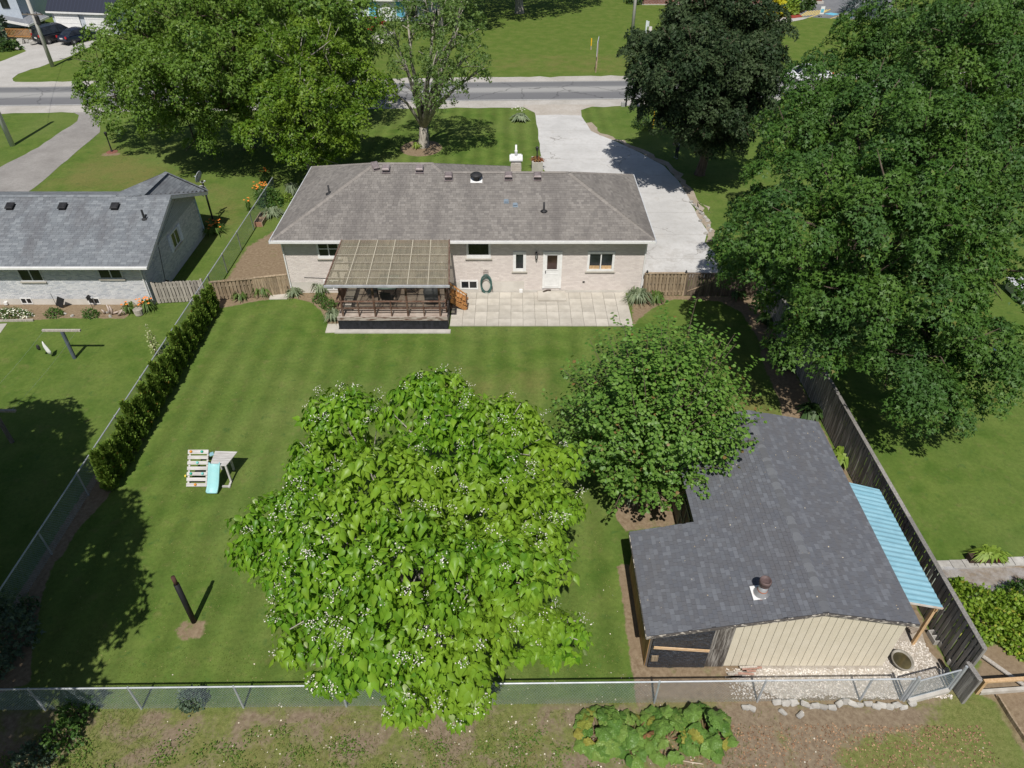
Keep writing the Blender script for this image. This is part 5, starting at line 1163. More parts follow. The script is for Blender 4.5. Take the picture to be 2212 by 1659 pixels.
def skeleton(mb, base, fork, tips, r0, rng, twig_r=.03, sub=None, lean=(0, 0)):
    base = Vector(base); fk = base + Vector((lean[0], lean[1], fork))
    mb.tube([base - Vector((0, 0, .1)), base + Vector((0, 0, .12)), base.lerp(fk, .5) + Vector((rng.normal() * .05, rng.normal() * .05, 0)), fk], [r0 * 1.45, r0 * 1.1, r0 * .92, r0 * .8], 10)
    for c, r, fl in tips:
        c = Vector(c); d = c - fk; L = d.length; mid = fk + d * .5 + Vector((rng.normal() * .12 * L * .3, rng.normal() * .12 * L * .3, .10 * L))
        rr = r0 * (.30 + .25 * min(1, r / 2)); mb.tube([fk - Vector((0, 0, .15)), fk + d * .25 + Vector((0, 0, .06 * L)), mid, c], [rr, rr * .85, rr * .6, rr * .22], 7)
        k = sub if sub is not None else 7
        for i in range(k):
            e = c + Vector(sphere(rng, 1)[0]) * r * .85; e.z = max(e.z, c.z - r * .5); s = mid.lerp(c, rng.uniform(.2, .9))
            mb.tube([s, s.lerp(e, .5) + Vector((0, 0, .05 * r)), e], [rr * .25, rr * .16, .012], 5)

def broadleaf(name, label, base, fork, r0, lobes, clumps, per, lsize, lmat, kind='star', seed=0, cr=(.55, .95), bark=None, droop=.42, flat=.50, inner=.18, upbias=.35, group=None, sub=6, shell=(.78, 1.04), lean=(0, 0), cull=.55, sep=1.22, core=.45, bough=None):
    rng = np.random.default_rng(seed); base = Vector((base[0], base[1], 0))
    t = thing(name, label, 'tree', base, group)
    m = MB(); skeleton(m, base, fork, lobes, r0, rng, sub=sub, lean=lean); lob0 = lobes
    if bough:                                                # the crown splits into separate flat boughs with dark gaps between them
        rmin, rmax, nb, sb = bough; B = []; C0 = np.array([l[0] for l in lobes]); R0 = np.array([l[1] for l in lobes]); w0 = R0 ** 2 / (R0 ** 2).sum()
        for _ in range(nb * 60):
            if len(B) >= nb: break
            i = rng.choice(len(lobes), p=w0); d = sphere(rng, 1)[0]; d[2] += .25; d[1] -= .12; d /= np.linalg.norm(d); r = rng.uniform(rmin, rmax)
            c = C0[i] + d * (R0[i] * np.array([1, 1, lobes[i][2]]) - r * .45) * rng.uniform(.86, 1.05)
            dd = np.linalg.norm((c - C0) / R0[:, None], axis=1); dd[i] = 9
            if dd.min() < .6 or c[2] < .9: continue
            if any(np.linalg.norm((c - b[0]) * np.array((1, 1, 1.5))) < sb * (r + b[1]) for b in B): continue
            B.append((c, r, .50))
        for c, r, f_ in B:
            j = np.argmin(np.linalg.norm(C0 - c, axis=1)); a_ = Vector(C0[j]) - Vector((0, 0, R0[j] * .3)); e_ = Vector(c) + Vector((0, 0, .05)); m.tube([a_, a_.lerp(e_, .5) + Vector((0, 0, .1)), e_, e_ + (e_ - a_).normalized() * r * .7], [.06, .045, .03, .008], 5)
        lobes = B
    m.build('trunk', bark or m_bark2, t, smooth=True)
    C = np.array([l[0] for l in lobes]); Rr = np.array([l[1] for l in lobes]); fl = np.array([l[2] for l in lobes])
    w = Rr ** 2; w /= w.sum(); pos = []; nrm = []; fwd = []; tint = []; need = clumps; placed = np.zeros((0, 4)); tries = 0
    while need > 0 and tries < clumps * 40:
        tries += 1
        i = rng.choice(len(lobes), p=w); d = sphere(rng, 1)[0]; d[2] += upbias; d /= np.linalg.norm(d)
        rad = rng.uniform(*shell) if rng.random() > inner else rng.uniform(.3, .7)
        c = C[i] + d * Rr[i] * rad * np.array([1, 1, fl[i]])
        q_ = np.linalg.norm((c - C) / (Rr[:, None] * np.stack([np.ones_like(fl), np.ones_like(fl), fl], 1)), axis=1); q_[i] = 9
        if q_.min() < cull and rng.random() > .2: continue
        if c[2] < .5: continue
        r = rng.uniform(*cr)
        if len(placed) and (np.linalg.norm((placed[:, :3] - c) * np.array((1, 1, 1.55)), axis=1) < sep * (placed[:, 3] + r) * .62).any(): continue
        placed = np.vstack([placed, [*c, r]]); need -= 1; k = int(per * rng.uniform(.75, 1.25) * (r / (.5 * (cr[0] + cr[1]))) ** 1.6)
        s = sphere(rng, k); s[:, 2] = np.where(s[:, 2] < -.15, -s[:, 2], s[:, 2]); rr = r * np.where(rng.random(k) < .8, rng.uniform(.74, 1.06, k), rng.uniform(.2, .74, k))
        up = unit(d + np.array([0, 0, .9])); a = unit(np.cross(up, rng.normal(size=3))); b = np.cross(up, a)
        loc = (s[:, 0:1] * a + s[:, 1:2] * b) + s[:, 2:3] * up * flat
        P = c + loc * rr[:, None]; P[:, 2] -= droop * (np.linalg.norm(s[:, :2], axis=1) * rr) ** 2 / max(r, .1)
        N_ = unit(loc * .9 + up * .6 + rng.normal(size=(k, 3)) * .27)
        Fw = unit(loc + rng.normal(size=(k, 3)) * .6 + np.array([0, 0, -.35]))
        pos.append(P); nrm.append(N_); fwd.append(Fw); tint.append(np.clip(rng.normal(rng.uniform(.2, .8), .10, k), 0, .98))
    C = np.array([l[0] for l in lob0]); Rr = np.array([l[1] for l in lob0]); fl = np.array([l[2] for l in lob0]); w = Rr ** 2 / (Rr ** 2).sum(); lobes = lob0
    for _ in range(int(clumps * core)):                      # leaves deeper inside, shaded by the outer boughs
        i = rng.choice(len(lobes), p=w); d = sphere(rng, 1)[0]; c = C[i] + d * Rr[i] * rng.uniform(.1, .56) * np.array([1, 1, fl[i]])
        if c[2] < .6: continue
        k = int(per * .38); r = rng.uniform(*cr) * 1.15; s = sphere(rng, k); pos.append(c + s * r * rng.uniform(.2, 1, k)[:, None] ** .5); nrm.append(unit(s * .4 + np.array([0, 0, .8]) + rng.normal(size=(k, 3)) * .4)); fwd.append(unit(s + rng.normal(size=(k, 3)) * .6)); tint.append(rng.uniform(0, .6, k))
    pos = np.concatenate(pos); nrm = np.concatenate(nrm); fwd = np.concatenate(fwd); tint = np.concatenate(tint)
    sz = lsize * rng.uniform(.65, 1.3, len(pos)); pos -= unit(fwd) * (sz * .5)[:, None]
    put('crown', leaves_mesh('crown', pos, fwd, nrm, sz, kind, lmat, rng, tint), t)
    return t

m_maple = leafmat('maple_leaf', (.040, .104, .014), (.098, .180, .028), (.14, .12, .03), .99, trans=.18, gloss=.55, patch=(.044, .104, .026))
m_maple_l = leafmat('left_maple_leaf', (.052, .124, .014), (.128, .210, .027), trans=.20, gloss=.5)
m_bright = leafmat('bright_leaf', (.074, .152, .012), (.160, .252, .024), trans=.26, gloss=.5)
m_darkleaf = leafmat('dark_maple_leaf', (.024, .046, .019), (.056, .084, .036), (.06, .04, .03), .99, trans=.10, gloss=.5, spec=.12)
m_purple = leafmat('purple_leaf', (.012, .008, .012), (.028, .018, .022), trans=.15)
m_openleaf = leafmat('open_tree_leaf', (.085, .155, .034), (.165, .245, .072), trans=.36, gloss=.5)
m_cat = leafmat('catalpa_leaf', (.078, .202, .013), (.200, .368, .026), (.32, .41, .16), .97, trans=.32, gloss=.42, spec=.35, patch=(.240, .370, .034), patch_s=.28)
m_redbud = leafmat('small_tree_leaf', (.070, .160, .024), (.150, .265, .048), (.20, .13, .045), .98, trans=.24, gloss=.45, spec=.28)
m_cedar = leafmat('cedar_leaf', (.080, .150, .022), (.165, .240, .040), (.19, .13, .03), .98, trans=.10, gloss=.6, spec=.15)

# right: the big maple over the board fence, and its neighbour behind
broadleaf('maple_tree', 'huge green maple leaning over the long board fence on the right', (15.2, 27.2), 3.0, .42,
    [Lb(*a) for a in ((1640, 480, 6.3, 100), (1740, 330, 8.6, 120), (1860, 250, 10.2, 125), (2000, 300, 10.2, 130), (1800, 470, 9.2, 140), (1950, 450, 9.8, 140), (2100, 420, 8.8, 130), (1680, 590, 5.6, 85),
     (1840, 600, 7.2, 125), (2000, 600, 7.2, 130), (2130, 560, 6.8, 115), (1740, 700, 4.6, 75), (1890, 730, 5.0, 105), (2040, 740, 4.9, 110), (1985, 825, 3.8, 85), (2090, 810, 3.8, 85), (2170, 760, 3.9, 45), (1610, 560, 4.6, 55), (2040, 870, 3.1, 45), (1790, 215, 9.2, 62), (1778, 165, 9.8, 48), (1745, 225, 8.4, 45))],
    640, 170, .165, m_maple, seed=11, cr=(.38, .72), sub=5, bough=(1.0, 1.75, 64, .70), sep=.95, inner=.06, flat=.6, core=.30)
broadleaf('maple_tree', 'tall green maple behind the huge one, in the upper right corner', (25.5, 45.5), 3.5, .42,
    [Lb(*a) for a in ((1880, 95, 8.3, 75), (1950, 50, 9.8, 85), (2060, 70, 10.8, 100), (2150, 50, 10.5, 100), (2220, 130, 9, 110), (1930, 190, 6.5, 70), (2020, 190, 7.6, 90), (2110, 200, 8.4, 105), (2190, 290, 7.6, 90), (2230, 420, 5.5, 70), (2160, 390, 5.6, 60))],
    430, 150, .20, m_maple, seed=12, cr=(.5, .9), sub=5, bough=(1.2, 2.2, 46, .70), sep=.95, inner=.06, flat=.6, core=.28)
broadleaf('dark_maple_tree', 'dense dark-leaved maple beside the pale driveway', (13.4, 48.9), 2.2, .33,
    [Lb(*a) for a in ((1425, 180, 7.0, 62), (1420, 110, 8.4, 62), (1460, 50, 9.8, 70), (1540, 20, 10.6, 90), (1620, 50, 9.9, 75), (1500, 130, 8.8, 105), (1600, 140, 8.4, 85), (1440, 235, 5.4, 50), (1530, 240, 5.8, 85), (1610, 230, 5.8, 65), (1565, 290, 3.8, 55), (1655, 170, 7.2, 38), (1385, 165, 6.6, 30), (1515, 285, 4.0, 38))],
    700, 125, .20, m_darkleaf, seed=13, cr=(.4, .7), sub=4, inner=.08, sep=.95, bough=(.75, 1.3, 95, .58), flat=.6, core=.7)
# left group
broadleaf('maple_tree', 'wide dark green maple over the gravel driveway on the left', (-20.2, 54.0), 3.0, .40,
    [Lb(*a) for a in ((215, 150, 5.4, 62), (300, 70, 8.6, 85), (400, 20, 10.2, 100), (250, 215, 4.0, 58), (330, 160, 7.0, 95), (420, 120, 8.4, 100), (340, 262, 3.2, 52), (440, 240, 4.4, 75), (500, 130, 8.0, 85), (395, 195, 5.8, 80), (500, 20, 10.2, 90), (280, 130, 6.5, 60), (205, 215, 3.6, 30), (420, 300, 2.6, 42))],
    460, 135, .20, m_maple_l, seed=21, cr=(.45, .85), sub=6, lean=(.35, -.1), inner=.06, bough=(1.0, 1.9, 56, .74), sep=.95, flat=.6, core=.16)
broadleaf('lime_green_tree', 'bright yellow-green tree behind the left end of the bungalow', (-13.6, 47.0), 2.4, .30,
    [Lb(*a) for a in ((560, 190, 5.6, 75), (640, 120, 8.2, 88), (730, 170, 6.4, 80), (600, 275, 4.4, 70), (690, 255, 5.0, 85), (655, 335, 2.8, 52), (535, 250, 4.2, 40), (790, 190, 5.2, 45), (775, 245, 4.2, 40), (580, 110, 8.0, 60), (710, 95, 8.4, 55), (640, 210, 6.6, 70), (740, 300, 3.4, 35), (690, 345, 2.3, 30))],
    480, 105, .19, m_bright, seed=22, cr=(.35, .7), sub=7, bark=m_bark, inner=.06, bough=(.7, 1.3, 64, .72), sep=.95, flat=.65, core=.2)
broadleaf('green_tree', 'tall mid-green tree behind the yellow-green one, top left', (-20.5, 60.5), 3, .36,
    [Lb(*a) for a in ((620, 30, 8.8, 95), (720, 40, 8.5, 90), (560, 60, 7.6, 70), (680, 0, 10, 80), (770, 70, 6.6, 55), (540, -20, 9.8, 80))], 220, 120, .26, m_maple_l, seed=23, cr=(.7, 1.2), sub=6, bark=m_bark)
broadleaf('purple_tree', 'blackish purple-leaved tree across the road behind the yellow-green one', (-20.0, 77.5), 1.2, .22,
    [Lb(*a) for a in ((735, 110, 3.6, 45), (770, 95, 4.2, 40), (700, 100, 4.4, 40), (745, 75, 5.6, 40), (770, 150, 2.2, 30))], 110, 60, .30, m_purple, seed=24, cr=(.6, 1.0), sub=2)
broadleaf('open_tree', 'sparse open tree with pale forked trunk on the striped front lawn', (-6.85, 54.4), 1.5, .40,
    [Lb(*a) for a in ((880, 30, 9.4, 48), (940, 20, 9.8, 55), (990, 60, 9.0, 55), (1010, 120, 7.4, 45), (850, 70, 8.2, 34), (945, 110, 7.6, 55), (960, 170, 5.9, 48), (875, 130, 6.8, 34), (1040, 150, 6.4, 22), (925, 205, 4.8, 34), (980, 195, 5.2, 30), (835, 190, 4.8, 22), (890, 185, 5.2, 22), (1000, 10, 10.2, 40))],
    150, 75, .19, m_openleaf, seed=25, cr=(.35, .8), sub=9, bark=m_bark, inner=.1, lean=(.12, 0), core=.08)
broadleaf('shade_tree', 'shade tree with flared trunk on the far lawn at the top middle', (.95, 102.0), 5.5, .55,
    [(np.array((x, y, z)), r, .7) for x, y, z, r in ((-3, 99, 10, 4.5), (4, 99, 10.5, 4.5), (0, 104, 12, 5), (-6, 104, 10, 4), (8, 103, 10.5, 4), (1, 96, 9.5, 3.5), (-9, 98, 8.6, 3))], 300, 50, .5, m_maple_l, seed=26, cr=(1, 1.6), bark=m_bark, sub=3)
broadleaf('shade_tree', 'dark leafy tree behind the open tree at the top of the far lawn', (-8.5, 92.5), 3.0, .36,
    [(np.array((x, y, z)), r, .75) for x, y, z, r in ((-8, 91, 7.5, 3.4), (-5, 93, 8, 3), (-11, 94, 8, 3.2), (-7, 96, 9, 3.5), (-3.6, 90.5, 6.6, 2.0))], 170, 50, .45, m_maple_l, seed=27, cr=(.9, 1.4), bark=m_bark, sub=5)
# off to the left of the frame: the tree whose shade lies on the near left lawn
broadleaf('shade_tree', 'leafy tree just outside the left edge whose shade covers the lawn corner', (-20.4, 10.8), 3, .4,
    [(np.array((x, y, z)), r, .75) for x, y, z, r in ((-20, 11, 9, 4.2), (-18.2, 9.0, 6.6, 3.0), (-17.6, 12.2, 6.6, 2.6), (-21, 14.5, 8, 3.4), (-22.5, 8, 8, 3.4), (-17.8, 6.2, 5.4, 2.2), (-20.5, 17.0, 6.5, 2.2), (-23.5, 14, 9, 3.0), (-15.2, 7.8, 7.2, 1.9), (-14.4, 5.6, 7.0, 1.9), (-16.5, 9.6, 8.0, 2.0), (-14.0, 8.4, 8.2, 1.3), (-13.6, 9.2, 6.6, 1.2), (-15.4, 10.6, 8.2, 1.8))], 620, 80, .34, m_maple, seed=28, cr=(.7, 1.2), sub=3, sep=.6)

# ------------------------------------------------------------------ catalpa: big heart leaves in drooping whorls, white blossom
def catalpa():
    rng = np.random.default_rng(5); base = Vector((-2.5, 12.4, 0))
    t = thing('catalpa_tree', 'big lime-green catalpa with large heart leaves and white blossom in the foreground', 'tree', base)
    lob = [Lb(*a, .72) for a in ((742, 905, 5.0, 88), (930, 885, 5.9, 105), (1080, 940, 5.6, 105), (1180, 1010, 4.8, 85), (700, 1000, 5.2, 85), (850, 1050, 6.9, 130), (1040, 1080, 6.5, 135), (1180, 1110, 5.0, 85), (580, 1140, 4.4, 92), (720, 1170, 6.2, 130), (900, 1210, 7.0, 140), (1060, 1230, 6.2, 130),
        (690, 1310, 5.2, 105), (830, 1350, 6.0, 125), (990, 1370, 6.0, 125), (1110, 1340, 5.0, 85), (1215, 1375, 4.3, 62), (735, 1430, 4.6, 75), (900, 1470, 5.0, 85), (1000, 1480, 4.6, 75), (870, 1535, 3.7, 34), (990, 1530, 3.9, 40), (640, 1220, 4.7, 85), (1130, 1180, 5.6, 90), (640, 1400, 4.2, 45), (1165, 1350, 4.6, 60), (655, 1085, 4.8, 66), (1190, 1215, 4.9, 55), (560, 1190, 4.0, 60))]
    m = MB(); skeleton(m, base, 1.9, lob, .26, rng, sub=6); m.build('trunk', m_bark, t, smooth=True)
    C = np.array([l[0] for l in lob]); Rr = np.array([l[1] for l in lob]); w = Rr ** 2 / (Rr ** 2).sum()
    pos, nrm, fwd, sz = [], [], [], []; tl_ = []; flowers = []; need = 2300
    while need > 0:
        i = rng.choice(len(lob), p=w); d = sphere(rng, 1)[0]; d[2] += .45; d[1] -= .1; d /= np.linalg.norm(d)
        rad = rng.uniform(.78, 1.04) if rng.random() > .16 else rng.uniform(.35, .75); c = C[i] + d * Rr[i] * rad * np.array([1, 1, .72])
        q_ = np.linalg.norm((c - C) / (Rr[:, None] * np.array([1, 1, .72])), axis=1); q_[i] = 9
        if (q_.min() < .58 and rng.random() > .12) or c[2] < .9: continue
        need -= 1; ax = unit(d + np.array([0, 0, .75])); a = unit(np.cross(ax, rng.normal(size=3))); b = np.cross(ax, a); k = rng.integers(8, 13); ph = rng.uniform(0, 6.28); csz = rng.uniform(.15, .31); ct = rng.uniform(.05, .9)
        for j in range(k):
            an = ph + j * 2.4; rd_ = a * math.cos(an) + b * math.sin(an); h = j / k
            out = unit(rd_ * (1.0 - .45 * h) + ax * (.15 + .5 * h) + rng.normal(size=3) * .18)
            p = c + out * rng.uniform(.06, .22) - ax * (.20 * (1 - h))
            f = unit(out * .75 + np.array([0, 0, -rng.uniform(.55, 1.5)]) + rng.normal(size=3) * .15); n_ = unit(ax * .45 + out * .95 + np.array([0, 0, .25]) + rng.normal(size=3) * .32)
            pos.append(p); fwd.append(f); nrm.append(n_); sz.append(csz * rng.uniform(.75, 1.25) * (1 - .3 * h)); tl_.append(ct + rng.normal() * .16)
        pr = .16 + .28 * np.clip((12.5 - c[1]) / 3.5, 0, 1) + .2 * np.clip((-3.5 - c[0]) / 2, 0, 1)
        if d[2] > .15 and rad > .8 and rng.random() < pr * .62: flowers.append((c + ax * .10, ax))
    pos, nrm, fwd, sz = map(np.array, (pos, nrm, fwd, sz)); tint = np.clip(np.array(tl_), 0, .96); tint[rng.random(len(tint)) < .025] = .985
    cam_ = np.array((0, 0, 20.)); ctr = np.array((-2.6, 11.8, 4.2)); vis = (pos - ctr) @ unit(cam_ - ctr)
    grid = {}                                               # leaves that lie outermost as seen from the camera side, one per small cell
    uv = np.stack([pos[:, 0] / (20 - pos[:, 2]), pos[:, 1] / (20 - pos[:, 2])], 1)
    for i in np.argsort(-vis): grid.setdefault((round(uv[i, 0] / .03), round(uv[i, 1] / .03)), []).append(i)
    top = [v[0] for v in grid.values()]; top = sorted(top, key=lambda i: -sz[i])[:290]; sel = np.zeros(len(pos), bool); sel[top] = True
    put('leaf_mass', leaves_mesh('leaf_mass', pos[~sel], fwd[~sel], nrm[~sel], sz[~sel], 'heart', m_cat, rng, tint[~sel]), t)['kind'] = 'stuff'
    for i in top:
        me = leaves_mesh('leaf', np.zeros((1, 3)), fwd[i:i + 1], nrm[i:i + 1], sz[i:i + 1] * 1.08, 'heart', m_cat, rng, np.zeros(1)); put('leaf', me, t, pos[i] + np.array((0, 0, .03)))
    FP, FF, FN = [], [], []
    for c, ax in flowers:
        k = rng.integers(10, 34); h = rng.uniform(.06, .24)
        for j in range(k):
            s = sphere(rng, 1)[0] * np.array([.15, .15, .10]) * rng.uniform(.4, 1.25); FP.append(c + s + ax * rng.uniform(0, h)); FF.append(sphere(rng, 1)[0]); FN.append(unit(ax + sphere(rng, 1)[0] * .8))
    FP, FF, FN = map(np.array, (FP, FF, FN))
    m_bl = mat('white_blossom', (.74, .72, .66), (.58, .54, .46), ns=9, rough=.7, bump=0, var=.15)
    put('blossom', leaves_mesh('blossom', FP, FF, FN, rng.uniform(.017, .034, len(FP)), 'petal', m_bl, rng), t)['kind'] = 'stuff'
    mt = MB()
    for c, ax in flowers[::1]:
        mt.tube([c - ax * .25, c + ax * .28], [.008, .004], 4)
    mt.build('flower_stalk', m_cat, t)['kind'] = 'stuff'
    # blossom fallen on the ground round the tree
    n = 430; P = np.stack([rng.normal(-1.2, 4.2, n), rng.normal(8.5, 1.4, n), np.full(n, .012)], 1); P = P[(P[:, 1] > 5) & (P[:, 1] < 15) & (np.abs(P[:, 0]) < 11)]
    P2 = np.stack([rng.uniform(4, 13, 50), rng.uniform(5.5, 9.6, 50), np.full(50, .012)], 1); P3 = np.stack([rng.uniform(2.2, 5, 26), rng.uniform(10, 14.5, 26), np.full(26, .012)], 1); P = np.concatenate([P, P2, P3])
    f = sphere(rng, len(P)); f[:, 2] *= .2; nn = np.tile((0, 0, 1.), (len(P), 1)) + rng.normal(size=(len(P), 3)) * .3
    o = put('fallen_blossom', leaves_mesh('fallen_blossom', P, f, nn, rng.uniform(.016, .045, len(P)), 'petal', mat('fallen_petal', (.70, .66, .56), (.58, .52, .40), ns=9, bump=0, var=.25), rng)); tag(o, kind='stuff')
catalpa()

# ------------------------------------------------------------------ small fruit tree: long leafy shoots radiating outward
def shoot_tree():
    rng = np.random.default_rng(9); base = Vector((4.95, 18.7, 0))
    t = thing('small_fruit_tree', 'dark green small-leaved tree with spiky shoots beside the shed', 'tree', base)
    m = MB(); m.tube([base, base + Vector((.02, 0, .5)), base + Vector((0, .03, 1.0))], [.16, .12, .11], 9)
    pos, fwd, nrm, sz = [], [], [], []; o = np.array((base.x, base.y, .9))
    sil = [(1215, 815), (1250, 730), (1310, 690), (1340, 685), (1400, 700), (1440, 690), (1560, 735), (1590, 830), (1640, 910), (1645, 970), (1648, 1060), (1530, 1100), (1320, 1080), (1260, 1000), (1255, 900)]
    for k in range(600):
        while True:
            an = rng.uniform(0, 2 * PI); el = rng.uniform(-.05, 1.45) if rng.random() < .8 else rng.uniform(-.1, .6)
            d = np.array((math.cos(an) * math.cos(el), math.sin(an) * math.cos(el), math.sin(el))); R0 = 2.85 * (1 + .13 * rng.normal()); L = R0 * (1.0 if el < .9 else .98)
            tip = np.array((base.x + .10, base.y + .2, 2.2)) + d * np.array((L * 1.16, L * 1.06, L * 1.62)); px, py = proj(tip)
            if px < 1680: break
        mid = (o + tip) / 2 + np.array((0, 0, .35 * math.cos(el))) + rng.normal(size=3) * .12
        if k % 3 == 0: m.tube([Vector(o), Vector(mid), Vector(tip)], [.045, .022, .006], 5)
        start = rng.uniform(.25, .62); n = int(62 * (1.05 - start) + 10)
        for j in range(n):
            s = start + (1.02 - start) * (j / n) ** .85; p = (1 - s) ** 2 * o + 2 * s * (1 - s) * mid + s * s * tip
            spread = .24 * (1.15 - s) + .05; side = sphere(rng, 1)[0]; axd = unit(tip - mid); side = unit(side - axd * (side @ axd))
            pos.append(p + side * spread * rng.uniform(.4, 1)); f = unit(side + axd * .5 + np.array((0, 0, -.45))); fwd.append(f); nrm.append(unit(np.array((0, 0, 1.)) + side * .5 + d * .35 + rng.normal(size=3) * .35)); sz.append(rng.uniform(.090, .160))
    pos, fwd, nrm, sz = map(np.array, (pos, fwd, nrm, sz)); m.build('trunk', m_bark2, t, smooth=True)
    out = np.linalg.norm(pos - np.array((base.x, base.y, 1.6)), axis=1) / 3.2; tint = np.clip(rng.uniform(0, .93, len(pos)), 0, .92); red = (out > .80) & (rng.random(len(pos)) < .08); tint[red] = .97
    put('crown', leaves_mesh('crown', pos, fwd, nrm, sz, 'round', m_redbud, rng, tint), t)
shoot_tree()

# ------------------------------------------------------------------ row of cedars
def cedar_mesh(seed):
    rng = np.random.default_rng(seed); n = 2100; h = rng.uniform(0, 1, n) ** .85
    ntip = 3; tips = [(rng.normal() * .10, rng.normal() * .10, rng.uniform(.82, 1.0)) for _ in range(ntip)]
    ti = rng.integers(0, ntip, n); T = np.array(tips)[ti]
    z = h * T[:, 2]; prof = np.interp(h, [0, .12, .3, .5, .7, .9, 1], [.75, 1.0, .98, .74, .46, .20, .03])
    an = rng.uniform(0, 2 * PI, n); rad = prof * (.185 + .06 * np.sin(an * 5 + seed) + .05 * np.sin(z * 17 + an * 3)) * rng.uniform(.72, 1.05, n)
    P = np.stack([T[:, 0] * h + rad * np.cos(an), T[:, 1] * h + rad * np.sin(an), z * 1.85 + .05], 1)
    o = np.stack([np.cos(an), np.sin(an), np.zeros(n)], 1); f = unit(np.array((0, 0, 1.)) * 1.0 + o * .55 + rng.normal(size=(n, 3)) * .25); nr = unit(o + np.array((0, 0, .55)) + rng.normal(size=(n, 3)) * .5)
    return leaves_mesh('foliage', P, f, nr, rng.uniform(.10, .20, n), 'spray', m_cedar, rng)
cm = [cedar_mesh(s) for s in (1, 2, 3, 4)]
tm = MB(); tm.tube([(0, 0, 0), (0, 0, .5)], [.05, .04], 6); tm.lathe([(.07, .1), (.08, .5), (.05, 1.1), (.01, 1.4)], n=8); ctr_me = tm.mesh('trunk', m_bark2)
y0, y1 = 18.55, 31.0; N = 19
for k in range(N):
    f = k / (N - 1); y = y0 + (y1 - y0) * f; x = -15.15 - .12 * f + random.uniform(-.05, .05)
    ORD = ('first', 'second', 'third', 'fourth', 'fifth', 'sixth', 'seventh', 'eighth', 'ninth', 'tenth')
    lab = ('young cedar nearest the camera in the row along the left chain-link fence' if k == 0 else 'young cedar at the far end of the row, by the tan board fence' if k == N - 1 else
           '%s cedar from the near end of the row along the left fence' % ORD[k] if k < 10 else '%s cedar from the tan-fence end of the row along the left fence' % ORD[N - 1 - k])
    t = thing('cedar', lab, 'cedar', (x, y, 0), 'row of young cedars along the left fence'); s = random.uniform(.84, 1.06) * (1.0 - .02 * f)
    for me, nm in ((cm[k % 4], 'foliage'), (ctr_me, 'trunk')): c = put(nm, me, t); c.matrix_parent_inverse = Matrix.Identity(4)
    t.rotation_euler = (0, 0, random.uniform(0, 6)); t.scale = (s, s, s * random.uniform(.94, 1.06))
